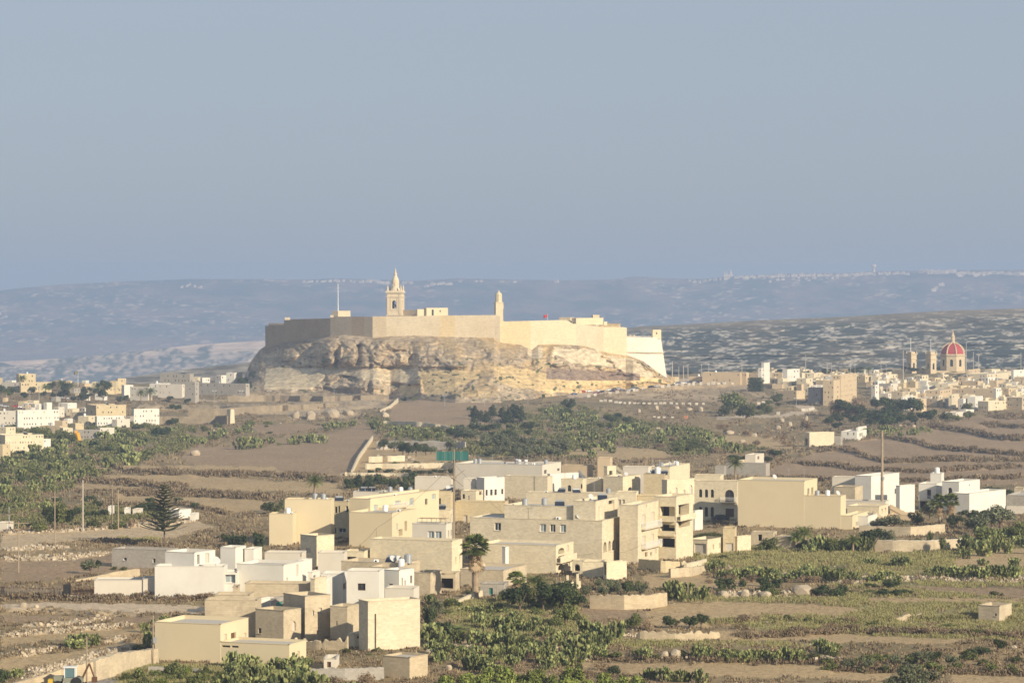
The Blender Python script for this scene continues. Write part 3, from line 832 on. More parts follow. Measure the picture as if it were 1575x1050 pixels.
V('low cream villa with white terrace parapet and sloping stair walls', 'villa', [
  (1294,1362,1368,771,801,'O',{'par':.8}),(1303,1352,1366,779,806,'C',{'win':[('r',1355,1358,783,790,'pa'),('r',1360,1363,783,790,'pa')]}),(1311,1335,1350,794,812,'W',{'win':[('r',1338,1346,804,809,'o',1)]}),(1366,1400,1412,792,803,'T',{'par':.2})], name='villa')
V('white farmhouse with balcony and roof tank at the right edge above twin palms', 'house', [
  (1413,1440,1450,744,784,'W',{'win':[('f',1426,1432,753,767,'r'),('f',1414,1440,762,769,'B'),('f',1415,1439,771,782,'o',1)]}),
  (1431,1448,1452,728,780,'W',{}),(1449,1475,1507,741,786,'W',{'th':33,'win':[('r',1490,1491.5,746,749,'n'),('f',1458,1464.5,750,767,'na')]}),(1464,1491,1547,759,790,'W',{'th':36,'win':[]}),(1548,1580,1600,762,784,'G',{}),(1560,1574,1578,750,778,'S',{})])
V('long low off-white warehouse-like house on the village back row', 'house', [(700,834,863,715,757,'O',{'win':[('r',837,841,723,729,'n'),('r',857,861,724,728,'n')]})], clutter=2)
V('grey limestone back house with sloping solar rack on its roof edge', 'house', [(776,842,850,733,768,'L',{})])
V('bright white house front with four tall narrow windows', 'house', [
  (733,745,776,735,773,'W',{'th':50,'win':[('r',747,750,753,762,'r'),('r',754,757.5,753,762,'r'),('r',760.5,764,753,762,'r'),('r',771,774,753,761,'r')]}),(713,731,735,736,772,'O',{})])
V('cream house corner with small square windows below the bright white front', 'house', [
  (709,732,743,755,784,'C',{'win':[('f',711,715,760,767,'r'),('f',720,722,762,769,'g'),('r',737,741,756,762,'r')]}),(700,776,782,772,805,'Y',{'win':[('f',713,719,793,805,'p')]})], clutter=0)
V('cream house with two arched upper windows on the back row', 'house', [
  (863,896,902,737,772,'C',{'win':[('f',873,878.5,746,757,'na'),('f',893,897,744,751,'na')]}),(900,925,932,736,770,'C',{'win':[('f',924,928,752,757,'na')]}),(928,958,985,733,772,'C',{'th':30,'win':[('r',966,972,750,756,'na')]})], clutter=1)
V('long mottled limestone wall house with flat parapet above the three windows', 'house', [(809,947,953,759,797,'L',{})], clutter=1)
V('square cream stair tower house standing highest on the back row', 'house', [(919,938,942,704,753,'T',{}),(929,934,948,717,757,'C',{'th':50,'win':[('r',937,942,724,731,'o')]}),(958,997,1002,718,760,'O',{})])
V('white parapet house with brown courtyard wall right of the off-white warehouse', 'house', [(842,846,892,729,763,'W',{'th':50}),(864,905,912,716,752,'T',{})])
V('ochre house with pergola roof left of the arched-window house', 'house', [
  (990,1022,1027,729,772,'Y',{}),(1018,1026,1068,738,780,'C',{'th':45,'win':[('r',1029,1032,757,763,'p'),('r',1038,1042,750,763,'pa'),('r',1051,1054,755,763,'p'),('r',1060,1065,748,763,'pa')]}),(997,1030,1061,718,758,'C',{'win':[]})], clutter=2)
V('low off-white roofs with many tanks behind the tall beige block', 'house', [(543,634,642,757,800,'O',{}),(636,692,697,784,822,'C',{'win':[('r',693,695,790,800,'n')]}),(672,693,697,755,806,'Y',{'win':[('f',675,678,766,777,'n')]})], clutter=2)
V('plain white gabled shed-like house beside the dark hedge', 'house', [(638,694,699,734,770,'O',{})], clutter=1)
V('brown stone garden store row behind the big fan palm', 'outbuilding', [(708,774,810,877,903,'S',{}),(690,709,712,885,900,'S',{})], name='garden_store')
V('dark shaded store with teal door under the garden trees', 'outbuilding', [(739,775,782,898,916,'G',{'th':42,'win':[('f',752,758,904,914,'t')]})], name='garden_store')
V('small limestone store with open dark front beside the white house', 'outbuilding', [(637,662,679,881,917,'S',{}),(672,700,707,882,911,'S',{'win':[('f',675,697,889,905,'o',1.5)]})], name='garden_store')
V('row of cream garages with pale doors below the flat-topped tree', 'garage', [
  (1034,1058,1063,834,858,'Y',{}),(1060,1088,1114,830,853,'C',{'th':28,'win':[('f',1068,1086,836,851,'p'),('r',1096,1098,838,846,'p'),('r',1106,1108,838,846,'p')]}),(1112,1130,1133,812,850,'Y',{'win':[('f',1116,1128,835,847,'p')]}),(1130,1134,1155,825,850,'C',{'th':58})], name='garage')
V('ruined roofless stone enclosure between garages and date palms', 'ruin', [(1155,1189,1195,819,843,'S',{'win':[('f',1166,1172,822,832,'o',1)]}),(1192,1230,1240,826,846,'S',{'par':.2})], name='stone_ruin')
V('limestone barn with bright long wall on the far right slope', 'barn', [(1237,1245,1283,665,687,'L',{'th':58,'win':[('f',1238,1242,674,685,'o',1)]})], name='barn')
V('small white farmhouse beside the limestone barn on the slope', 'house', [(1294,1318,1333,663,677,'W',{'win':[('f',1303,1305,665,669,'n'),('f',1312,1314,665,669,'n'),('r',1322,1327,667,672,'o')]}),(1274,1293,1296,671,684,'G',{}),(1317,1320,1333,657,672,'W',{})])
V('small shaded white house alone among bushes above the big blank wall', 'house', [(1146,1162,1175,699,716,'O',{'win':[('r',1165,1168,702,707,'d')]}),(1135,1137,1146,708,717,'C',{}),(1100,1114,1117,717,734,'G',{}),(1117,1178,1184,713,732,'G',{})])
V('square whitewashed stone hut alone in the grass at lower right', 'hut', [(1505,1537,1556,932,957,'S',{'th':30,'win':[('f',1530,1533,943,947,'n')]})], name='stone_hut')
V('low square stone water reservoir at the bottom edge', 'reservoir', [(589,630,658,1011,1044,'R',{'th':32,'par':.2})], name='stone_reservoir')
V('tiny flat-roofed shed with brown door near the bottom bushes', 'shed', [(498,517,522,1013,1029,'O',{'win':[('f',503,509,1017,1026,'d')]})], name='shed')
V('small white villa roofs beyond the araucaria tree', 'house', [(256,275,294,784,797,'W',{'th':35}),(166,172,176,779,793,'W',{}),(191,199,201,782,793,'W',{}),(204,213,220,783,792,'O',{}),(292,300,306,790,801,'W',{})], group=None)
V('tiny whitish roadside building at the left edge beside the poles', 'outbuilding', [(-6,11,21,804,815,'O',{'th':30})], name='outbuilding')

# ------------------------------------------------------------------ towns at the foot of the citadel
def rwins(rng, xl, xc, xr, yt, yb, p=.55, kinds='nnnop'):
    w = []
    rows = max(1, int((yb - yt) / 7.5))
    for r in range(rows):
        y = yt + 2.2 + r * (yb - yt - 2) / rows
        x = xl + 2.2
        while x < xc - 2.5:
            if rng.random() < p: w.append(('f', x, x + 1.6, y, y + 2.6, rng.choice(kinds)))
            x += rng.uniform(3.5, 6)
        x = xc + 1.8
        while x < xr - 2.2:
            if rng.random() < p: w.append(('r', x, x + 1.4, y, y + 2.6, rng.choice(kinds)))
            x += rng.uniform(3.5, 5)
    return w
CN = dict(W='white', O='off-white', C='cream', B='beige', Y='honey yellow', S='weathered stone', L='pale limestone', G='grey', T='tan')
def town(xl, xc, xr, yt, yb, mat, extra=(), th=None, p=.5, grp='houses of the hill town', rng=random.Random(3), roof=True):
    h = yb - yt
    sz = ('tall' if h > 20 else 'low' if h < 10 else 'two-storey') ; wd = 'wide' if xr - xl > 34 else 'narrow' if xr - xl < 15 else 'square'
    D = gb(xc, yb)
    ms = [(xl, xc, xr, yt, D, mat, {'th': th if th is not None else rng.uniform(18, 42), 'win': rwins(rng, xl, xc, xr, yt, yb, p)})]
    for e in extra: ms.append((*e[:4], D + e[4], e[5], {'th': rng.uniform(20, 40)}))
    return house((f'{wd} {sz} {CN[mat]}', 'house'), 'house', ms, 'house', grp, 1 if roof else 0)
RT = [ # right town, landmarks of it
 (1080,1139,1149,573,592,'T'),(1139,1148,1152,573,592,'T'),(1166,1171,1184,566,590,'W',((1171,1175,1184,558,4,'W'),)),(1204,1211,1230,568,596,'W'),(1225,1240,1250,582,599,'C'),
 (1191,1225,1238,601,614,'T'),(1243,1262,1268,596,621,'G'),(1266,1282,1292,585,624,'T',()),(1280,1293,1343,577,622,'T'),(1240,1254,1268,586,597,'W'),(1196,1204,1212,582,597,'C'),
 (1340,1346,1352,592,617,'W'),(1352,1366,1372,605,618,'O'),(1371,1388,1393,602,631,'S'),(1386,1389,1404,610,632,'W'),(1404,1417,1425,613,634,'T'),(1424,1446,1464,600,620,'T'),(1459,1464,1475,607,628,'L'),
 (1463,1530,1540,599,616,'T'),(1528,1532,1540,597,617,'W'),(1474,1482,1490,613,630,'W'),(1488,1500,1512,610,630,'W'),(1504,1520,1552,617,632,'L'),(1548,1572,1600,611,630,'S'),(1548,1565,1600,594,608,'L'),
 (1487,1518,1550,575,592,'L'),(1486,1490,1518,569,588,'T'),(1555,1559,1580,569,592,'W'),(1560,1590,1610,580,598,'T'),(1440,1458,1474,590,604,'L'),(1405,1418,1428,577,596,'C'),(1352,1370,1380,590,606,'O'),(1345,1350,1362,586,600,'W'),
 (1480,1504,1512,586,600,'T'),(1476,1486,1498,630,637,'W'),(1453,1470,1486,634,642,'O'),
 (1060,1078,1082,579,588,'T'),(1032,1038,1044,580,587,'Y'),(1150,1166,1172,574,586,'T')]
for r in RT: town(*r[:6], extra=r[6] if len(r) > 6 else (), grp='houses of the right hill town')
rng = random.Random(41)
botl = li([(1176,596),(1240,614),(1290,620),(1345,616),(1400,628),(1450,634),(1500,626),(1545,624),(1620,624)])
placed = []
yb = 576.0
while yb < 630:
    x = 1176 + rng.uniform(0, 14)
    while x < 1600:
        w = rng.uniform(10, 26)
        if yb < botl(x + w / 2) - 2 and not (1384 < x + w and x < 1440 and yb < 590) and not (1440 <= x <= 1492 and yb < 584) and rng.random() < .95 and not (1284 < x + w / 2 < 1340 and yb > 590):
            h = rng.uniform(7.5, 14) if yb > 582 else rng.uniform(4, 8.5)
            k = rng.choice('WWOCCLTTYSLCTYC'); fr = rng.uniform(.4, .72)
            ex = ((x + w * .3, x + w * .45, x + w * .62, yb - h - rng.uniform(2, 4), 3, k),) if rng.random() < .4 else ()
            town(x, x + w * fr, x + w, yb - h, yb, k, ex, rng=rng, grp='houses of the right hill town')
        x += w * rng.uniform(.66, .98)
    yb += rng.uniform(4.4, 6.0)
LT = [ # left town
 (-10,2,4,581,600,'Y'),(25,29,55,575,592,'Y'),(2,29,31,588,603,'G'),(30,32,80,588,604,'Y'),(80,100,111,586,600,'T'),(93,130,141,590,603,'T'),(137,160,180,596,607,'Y'),(169,178,181,586,606,'Y'),(179,181,194,582,605,'Y'),
 (126,132,137,585,598,'W'),(141,146,150,587,598,'C'),(8,18,25,585,596,'W'),(187,191,205,592,611,'W'),(200,228,234,595,616,'O'),(243,280,285,591,612,'O'),(230,246,262,590,608,'W'),(246,292,298,575,598,'G'),
 (308,311,323,581,593,'W'),(331,340,348,577,592,'W'),(348,360,373,573,590,'W'),(298,305,309,580,592,'C'),(380,384,388,570,588,'W'),
 (284,300,306,587,620,'G'),(300,378,384,590,612,'G'),(146,160,165,606,616,'W'),
 (-12,27,29,632,656,'O'),(24,27,91,631,660,'W'),(96,104,118,620,634,'W'),(82,90,99,626,642,'O'),(67,72,80,619,634,'W'),(56,60,68,622,634,'W'),(132,148,194,623,648,'Y'),(120,136,150,640,656,'C'),(146,149,191,640,657,'W'),
 (84,96,104,647,662,'T'),(98,104,112,644,654,'W'),(110,116,129,651,665,'Y'),(92,97,112,658,674,'C'),(62,92,100,655,668,'T'),(-10,9,24,657,672,'C'),(-8,8,67,669,696,'C'),(60,63,78,675,690,'W'),(113,150,154,661,678,'G'),(150,154,176,658,672,'O'),
 (172,180,200,645,658,'O'),(203,206,245,629,653,'W'),(193,200,206,640,655,'G'),(-5,4,16,684,706,'Y'),(108,120,132,634,646,'S'),(66,78,88,640,648,'O'),(40,52,60,616,626,'C')]
for r in LT:
    th = 62 if (r[2] - r[1]) > 2.5 * (r[1] - r[0]) else None
    town(*r[:6], grp='houses of the left hill town', th=th)
rng = random.Random(7)
for i in range(34):
    x = rng.uniform(-10, 240); yb = rng.uniform(597, 606) if i < 14 else rng.uniform(612, 640)
    if i >= 14 and x > 130: x = rng.uniform(30, 130)
    w = rng.uniform(8, 20); h = rng.uniform(5, 10); k = rng.choice('WOCTYGL')
    town(x, x + w * .5, x + w, yb - h, yb, k, rng=rng, grp='houses of the left hill town')

# roof clutter: tanks, solar heaters, aerials, dishes, stair huts
def tank_mesh():
    m = MB(); m.lathe((0, 0, 0), [(.55, .25), (.6, .3), (.6, 1.45), (.5, 1.6), (.12, 1.68), (.12, 1.76)], 14); return m
def make_tank(mat):
    r = empty('water_tank', (0, 0, -500)); tank_mesh().obj('tank_body', mat, r)
    m = MB()
    for k in range(3): m.tube((.4 * math.cos(k * 2.1), .4 * math.sin(k * 2.1), 0), (.4 * math.cos(k * 2.1), .4 * math.sin(k * 2.1), .26), .05, .05, 5)
    m.obj('leg', M_metal, r); return r
def make_solar():
    r = empty('solar_heater', (0, 0, -500)); m = MB()
    m.poly([(-1, -.9, .25), (1, -.9, .25), (1, .7, 1.15), (-1, .7, 1.15)]); m.poly([(-1, .7, 1.1), (1, .7, 1.1), (1, -.9, .2), (-1, -.9, .2)])
    m.obj('solar_panel', M_solar, r)
    m = MB(); m.tube((-.8, .85, 1.3), (.8, .85, 1.3), .26, .26, 10); m.obj('tank_body', M_metal, r)
    m = MB()
    for x in (-.9, .9):
        m.tube((x, -.85, 0), (x, -.85, .3), .03, .03, 4); m.tube((x, .8, 0), (x, .8, 1.1), .03, .03, 4); m.tube((x, -.85, .2), (x, .8, 1.1), .03, .03, 4)
    m.obj('stand', M_metal, r); return r
def make_aerial():
    r = empty('aerial', (0, 0, -500)); m = MB(); m.tube((0, 0, 0), (0, 0, 3.2), .035, .025, 5); m.obj('mast', M_metal, r)
    m = MB(); m.tube((-.5, 0, 3.0), (.7, 0, 3.0), .02, .02, 4)
    for k in range(6): m.tube((-.45 + k * .2, -.3, 3.0), (-.45 + k * .2, .3, 3.0), .012, .012, 3)
    m.obj('antenna_rods', M_metal, r); return r
def make_dish():
    r = empty('satellite_dish', (0, 0, -500)); m = MB(); m.tube((0, 0, 0), (0, 0, .8), .04, .04, 5); m.obj('mount', M_metal, r)
    m = MB(); m.lathe((0, 0, 0), [(0, 0), (.25, .04), (.5, .15), (.62, .26)], 14)
    o = m.obj('dish', plain('dish_grey', (.5, .5, .48), rough=.6), r); o.location = (0, -.1, 1.0); o.rotation_euler = (math.radians(60), 0, .6); return r
def make_ac():
    r = empty('air_conditioner', (0, 0, -500)); m = MB(); m.cbox((0, 0, .12), .9, .35, .65); m.obj('casing', M_white, r)
    m = MB(); m.lathe((0, 0, 0), [(.22, 0), (.22, .02)], 12); o = m.obj('fan_grille', M_black, r); o.location = (-.1, -.18, .45); o.rotation_euler = (math.radians(90), 0, 0)
    m = MB(); m.cbox((-.3, 0, 0), .08, .3, .12); m.cbox((.3, 0, 0), .08, .3, .12); m.obj('foot', M_metal, r); return r
PROTO = {'tank': make_tank(M_white), 'steel': make_tank(M_metal), 'solar': make_solar(), 'aerial': make_aerial(), 'dish': make_dish(), 'ac': make_ac()}
PUSED = set()
def put(kind, loc, rz=0.0, s=1.0):
    if kind in PUSED: r = copy_thing(PROTO[kind], loc, rz, (s, s, s))
    else:
        r = PROTO[kind]; PUSED.add(kind); r.location = loc; r.rotation_euler = (0, 0, rz); r.scale = (s, s, s)
    nm = {'tank': ('round white', 'water tank'), 'steel': ('round steel', 'water tank'), 'solar': ('dark sloping', 'solar heater'), 'aerial': ('thin metal', 'aerial'), 'dish': ('white round', 'satellite dish'), 'ac': ('boxy white', 'air conditioner')}[kind]
    auto(r, nm[0], nm[1], nm[1] + 's on the flat roofs'); return r
rng = random.Random(19)
def roofpt(M, a, b, par=.45):
    return M.C + M.e1 * (M.L1 * a) + M.e2 * (M.L2 * b) - Vector((0, 0, par))
for M, lab, n in MASSES:
    if n <= 0 or M.L1 < 3 or M.L2 < 2.5: continue
    if M.D > 1100:
        if M.L1 > 5 and rng.random() < .42:
            put(rng.choice(['tank', 'steel', 'aerial', 'tank', 'solar']), roofpt(M, rng.uniform(.2, .8), rng.uniform(.3, .7)), rng.uniform(0, 3), rng.uniform(.9, 1.25))
        continue
    for k in range(rng.randint(1, 2) * n + int(M.L1 / 6)):
        a, b = (k + rng.uniform(.3, .7)) / (n * 2 + int(M.L1 / 6) + .5), rng.uniform(.25, .6)
        if a > .92: continue
        kd = rng.choice(['tank', 'steel', 'solar', 'aerial', 'dish', 'ac', 'steel', 'ac', 'aerial', 'solar', 'aerial', 'ac'])
        put(kd, roofpt(M, a, b), rng.uniform(-.3, .3), 1.0)
def put_on(lab0, kind, px, k=0, fy=.3, s=1.0):
    for M, lab, n in MASSES:
        if isinstance(lab, str) and lab.startswith(lab0) and M.xl <= px <= M.xc:
            if k == 0: return put(kind, roofpt(M, (M.xc - px) / (M.xc - M.xl), fy), 0, s)
            k -= 1
put_on('low limestone block', 'steel', 621.5, fy=.25, s=1.2)
put_on('low limestone block', 'dish', 596); put_on('low limestone block', 'dish', 606)
put_on('large white terraced', 'dish', 330, k=0, s=1.3)
for x in (430,): put_on('tall sand-beige', 'tank', 441)
for x in (700 + 22, 729, 790, 800): put_on('long low off-white', 'tank' if x > 760 else 'steel', x)
put_on('white farmhouse', 'tank', 1440, k=1, s=1.2)
put_on('ochre house with pergola', 'tank', 1010, s=1.4)
for x in (500, 446): put_on('tall sand-beige', 'ac', x)
# ------------------------------------------------------------------ citadel rock
M_rock = landmat('cliff_rock', scale=0.22, contrast=0.35, bump=1.0, dist=1.2, stretch=(1, 1, 2.2))
WX = [360, 408, 437, 508, 573, 700, 762, 880, 960, 1000, 1040]
WD = [2190, 2142, 2116, 2060, 2036, 2034, 2034, 2052, 2074, 2094, 2112]
wallD = lambda u: np.interp(u, WX, WD)
rtop = li([(368,604),(376,588),(386,562),(400,543),(409,537),(437,527),(475,523),(505,517),(530,516),(573,519),(640,517),(700,519),(760,520),(768,527),(800,531),(818,538),(828,531),(850,530),(900,533),(925,541),(964,548),(990,558),(1010,573),(1036,590)])
rbot = li([(368,606),(400,604),(450,604),(520,604),(600,607),(625,613),(700,619),(760,619),(820,613),(870,607),(930,599),(1000,589),(1036,592)])
ru = np.arange(366, 1038, 1.0); RS = 120
u = ru[None, :]; s = np.linspace(0, 1, RS)[:, None]
vt, vb = rtop(u), rbot(u); v = vb + (vt - vb) * s
Db = np.interp(ru, GU, np.array([np.interp(0, [0], [0])] * len(GU))) + np.array([ground_D(x, y) for x, y in zip(ru, rbot(ru))])
Dt = wallD(ru) - 1.5 - 9 * np.clip((ru - 962) / 12, 0, 1)
Db = np.minimum(Db, Dt - 6)
prof = np.where(s < .12, s * 1.2, np.where(s < .5, .144 + (s - .12) * 1.1, .56 + (s - .5) * .84)); prof = np.clip(prof / prof.max(), 0, 1)
D = Db[None, :] + (Dt - Db)[None, :] * prof
env = np.clip(np.minimum(s * 9, (1 - s) * 14), 0, 1)
wu = u + (fbm(u / 19, v / 15, 4, 301) - .5) * 34; wv = v + (fbm(u / 17 + 9, v / 13, 4, 303) - .5) * 22
crag = 1 - np.abs(fbm(wu / 40 + .7, wv / 26, 5, 131) - .5) * 4.6
crag2 = 1 - np.abs(fbm(wu / 11, wv / 6, 4, 137) - .5) * 3
clay = np.zeros(v.shape, bool); mas = np.zeros(v.shape, bool); mas2 = np.zeros(v.shape, bool)
ju, jv = u + (fbm(u / 12, v / 9, 3, 5) - .5) * 14 + 0 * v, v + (fbm(u / 10, v / 5, 3, 6) - .5) * 8
for p in ([(646,570),(700,569),(735,573),(742,580),(700,598),(690,606),(650,606)], [(758,562),(850,574),(930,590),(900,606),(850,604),(770,590)], [(900,585),(960,575),(1010,582),(1036,590),(930,602),(880,602)], [(618,592),(650,590),(640,608),(616,608)]):
    clay |= inpoly(ju, jv, p)
for p in ([(409,566),(498,565),(500,580),(480,598),(405,599)], [(500,565),(560,564),(560,582),(500,574)], [(560,566),(605,563),(642,562),(646,578),(622,590),(606,588),(560,584)]):
    mas |= inpoly(u + 0 * v, jv * .3 + v * .7, p)
for p in ([(815,533),(835,532),(830,552),(812,545)], [(852,534),(920,538),(945,562),(880,560),(862,550),(850,548)], [(930,545),(975,552),(1005,575),(1000,585),(960,572)]):
    mas2 |= inpoly(ju, jv, p)
ledge = np.clip((v - 566) / -3, 0, 1) * np.clip((u - 440) / 20, 0, 1) * np.clip((760 - u) / 60, 0, 1)
disp = 5.5 * crag + 3.0 * (crag2 - .5) + 6 * ledge
# rounded buttresses of the cliff
for cx, cy, rx, ry, h in ((505,540,22,22,9), (535,545,17,20,9), (600,540,34,24,8), (655,538,26,20,5), (700,545,30,22,5), (445,545,14,10,6), (640,595,17,12,6), (745,590,36,14,6), (720,606,60,7,4), (545,592,45,12,4), (800,545,30,18,4), (860,552,20,12,4), (960,580,24,9,4)):
    q = ((u - cx) / rx) ** 2 + ((v - cy) / ry) ** 2
    disp = disp + 1.25 * h * np.sqrt(np.clip(1 - q, 0, 1))
for cx, y0, y1, w_, h in ((521,530,566,3,6), (553,530,562,4,7), (571,560,600,2.5,6), (485,528,560,5,6), (617,572,606,2.5,4), (725,560,590,3,4)):
    disp = disp - h * np.exp(-((u - cx - (v - y0) * -.12) / w_) ** 2) * ((v > y0) & (v < y1))
disp = np.where(clay, 1.5 + 1.2 * crag2 + .8 * crag, disp)
disp = np.where(mas, 4.5, disp); disp = np.where(mas2, 3.2, disp)
disp = boxv(boxv(disp, 1, 0), 1, 1)
D = D - disp * env
a, c = rayn(u + 0 * v, v)
P = np.stack([a * D, D + 0 * a, HC + c * D], -1)
n1 = fbm(wu / 14, wv / 7, 4, 141); n2 = fbm(wu / 4, wv / 2.5, 3, 143); strat = fbm(u / 60, v / 2.0, 3, 147)
C = mixc((.36, .275, .18), (.62, .49, .33), (n1 - .3) * 2.2)
C = C * (.50 + .5 * n2 + .3 * strat)[..., None]
C = C * (1 - .0 * s[..., None])
oc = np.clip((fbm(u / 30, v / 14, 3, 151) - .42) * 4, 0, 1) * np.clip((u - 560) / 160, 0, 1)
C = C * (1 - oc * .75)[..., None] + np.array((.60, .43, .21)) * (oc * .75)[..., None]
C = np.where(clay[..., None], np.array((.72, .53, .27)) * (.82 + .3 * n1)[..., None] * (.8 + .4 * strat)[..., None], C)
C = np.where(mas[..., None], np.array((.62, .51, .34)) * (.85 + .3 * n1)[..., None], C)
C = np.where(mas2[..., None], np.array((.66, .55, .38)) * (.85 + .3 * n1)[..., None], C)
veg = (fbm(u / 7, v / 4, 3, 161) > .72) & ~mas & ~mas2 & (v > 548)
C = np.where(veg[..., None], np.array((.12, .13, .06)), C)
scr = (np.abs(v - (575 + (u - 850) * .06)) < 6 + 6 * n1) & (u > 840) & (u < 985) & (v < 585)
C = np.where(scr[..., None], np.array((.30, .22, .16)) * (.7 + .6 * n2)[..., None], C)
# plateau behind the wall head and the back of the hill
topz = 0; extra = []
for dd, zrow in ((1.0, None), (6, 500), (60, 497), (130, 500), (230, 560), (320, 600)):
    q = P[-1].copy(); D2 = Dt + dd; q[:, 0] = (ru - 787.5) / F * D2; q[:, 1] = D2
    if zrow is None: q[:, 2] = P[-1][:, 2] + 1.0
    else:
        cc_ = rayn(ru, np.full(ru.shape, zrow, float))[1]; q[:, 2] = HC + cc_ * D2
        if zrow < 550: q[:, 2] = np.where((ru > 412) & (ru < 955), q[:, 2], np.minimum(q[:, 2], P[-1][:, 2] - 0.0 if True else 0))
        else: q[:, 2] = np.minimum(q[:, 2], P[-1][:, 2] - 4)
    extra.append(q)
sk = P[0].copy(); sk[:, 2] -= 12; sk[:, 1] += 2
P2 = np.concatenate([sk[None], P, np.stack(extra)], 0)
C2 = np.concatenate([C[:1], C, np.repeat(C[-1:], len(extra), 0)], 0)
grid_mesh('citadel_rock', P2, C2, M_rock)

# ------------------------------------------------------------------ citadel walls (one fortress, its bastions as parts)
def px3(x, y, D): return pt(x, y, D)
W_shade = wallmat('bastion_stone_shaded', (.50, .385, .25), block=.55, stain=.55, dirt=(.30, .23, .16), bump=.3, nsc=.07)  # shade of the left-turned bastion faces put into a darker stone colour
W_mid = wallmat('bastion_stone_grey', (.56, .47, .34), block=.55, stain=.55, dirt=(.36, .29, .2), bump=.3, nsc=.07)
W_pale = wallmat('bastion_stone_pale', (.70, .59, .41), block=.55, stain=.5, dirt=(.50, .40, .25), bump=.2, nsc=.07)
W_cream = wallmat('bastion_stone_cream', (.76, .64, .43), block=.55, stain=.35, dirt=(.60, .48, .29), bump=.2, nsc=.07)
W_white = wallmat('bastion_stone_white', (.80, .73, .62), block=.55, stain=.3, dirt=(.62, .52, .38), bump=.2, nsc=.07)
cit = empty('fortress', pt(700, 500, 2050)); tag(cit, 'long honey-coloured citadel of high bastion walls crowning the rock', 'citadel')
CO = cit.location.copy()
def curtain(name, pts, mat, thick=4.0, sub=None):
    """pts: (x, ytop, ybase) along the wall; a solid wall with a battered face"""
    mb = MB(); L = 0; prev = None
    for i in range(len(pts) - 1):
        (x0, t0, b0), (x1, t1, b1) = pts[i], pts[i + 1]
        A0, A1 = pt(x0, t0, float(wallD(x0))), pt(x1, t1, float(wallD(x1)))
        B0, B1 = pt(x0, b0 + 5, float(wallD(x0)) - 1.4), pt(x1, b1 + 5, float(wallD(x1)) - 1.4)
        K0, K1 = A0 + Vector((0, thick, 0)), A1 + Vector((0, thick, 0))
        G0, G1 = K0.copy(), K1.copy(); G0.z, G1.z = B0.z, B1.z
        A0, A1, B0, B1, K0, K1, G0, G1 = [p - CO for p in (A0, A1, B0, B1, K0, K1, G0, G1)]
        l = (A1 - A0).length
        mb.poly([B0, B1, A1, A0], [(L, B0.z), (L + l, B1.z), (L + l, A1.z), (L, A0.z)])
        mb.poly([A0, A1, K1, K0], [(L, 0), (L + l, 0), (L + l, 4), (L, 4)])
        mb.poly([K0, K1, G1, G0], [(L, K0.z), (L + l, K1.z), (L + l, G1.z), (L, G0.z)])
        if i == 0: mb.poly([B0, A0, K0, G0])
        if i == len(pts) - 2: mb.poly([B1, G1, K1, A1])
        L += l
    return mb.obj(name, mat, cit)
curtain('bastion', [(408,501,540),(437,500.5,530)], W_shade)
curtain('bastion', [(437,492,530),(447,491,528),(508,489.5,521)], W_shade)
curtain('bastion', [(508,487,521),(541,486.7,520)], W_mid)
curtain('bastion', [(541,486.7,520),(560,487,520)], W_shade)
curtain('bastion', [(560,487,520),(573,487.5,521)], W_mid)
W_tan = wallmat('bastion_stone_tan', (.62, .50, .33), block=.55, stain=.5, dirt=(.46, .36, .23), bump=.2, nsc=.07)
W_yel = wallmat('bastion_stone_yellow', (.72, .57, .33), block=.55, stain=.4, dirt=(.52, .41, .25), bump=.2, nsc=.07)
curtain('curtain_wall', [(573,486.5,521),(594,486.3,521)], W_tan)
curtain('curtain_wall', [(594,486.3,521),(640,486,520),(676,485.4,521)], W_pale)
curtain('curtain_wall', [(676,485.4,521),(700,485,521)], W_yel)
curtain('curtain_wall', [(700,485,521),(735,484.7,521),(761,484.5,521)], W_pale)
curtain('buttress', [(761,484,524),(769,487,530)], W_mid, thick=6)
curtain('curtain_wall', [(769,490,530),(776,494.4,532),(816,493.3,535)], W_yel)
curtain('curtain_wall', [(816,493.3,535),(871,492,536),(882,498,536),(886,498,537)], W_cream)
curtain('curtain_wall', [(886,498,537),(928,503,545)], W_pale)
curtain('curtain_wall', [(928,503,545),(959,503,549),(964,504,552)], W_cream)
def bast(x, D): return D
# right-hand low bastion with battered edge and string course
mb = MB()
T0, T1 = pt(958, 518, 2080), pt(1016.5, 519, 2112); B0, B1 = pt(955, 588, 2077), pt(1027, 590, 2108)
M0, M1 = T0.lerp(B0, .34), T1.lerp(B1, .34)
T2, B2 = T1 + Vector((1, 60, 0)), B1 + Vector((1, 60, 0)); T3, B3 = T0 + Vector((0, 60, 0)), B0 + Vector((0, 60, 0))
r = lambda p: p - CO
for q, w in (([B0, B1, T1, T0], (0, 36)), ([B1, B2, T2, T1], (36, 96)), ([B2, B3, T3, T2], (0, 50)), ([B3, B0, T0, T3], (0, 60)), ([T0, T1, T2, T3], (0, 36))):
    mb.poly([r(p) for p in q], [(w[0], q[0].z), (w[1], q[1].z), (w[1], q[2].z), (w[0], q[3].z)])
mb.obj('low_bastion', W_white, cit)
mb = MB(); off = Vector((.0, -.35, 0))
mb.box(r(M0) + off + Vector((0, -.3, 0)), (M1 - M0) + Vector((.5, 0, 0)), Vector((0, .9, 0)), (0, 0, .6)); mb.obj('string_course', W_pale, cit)
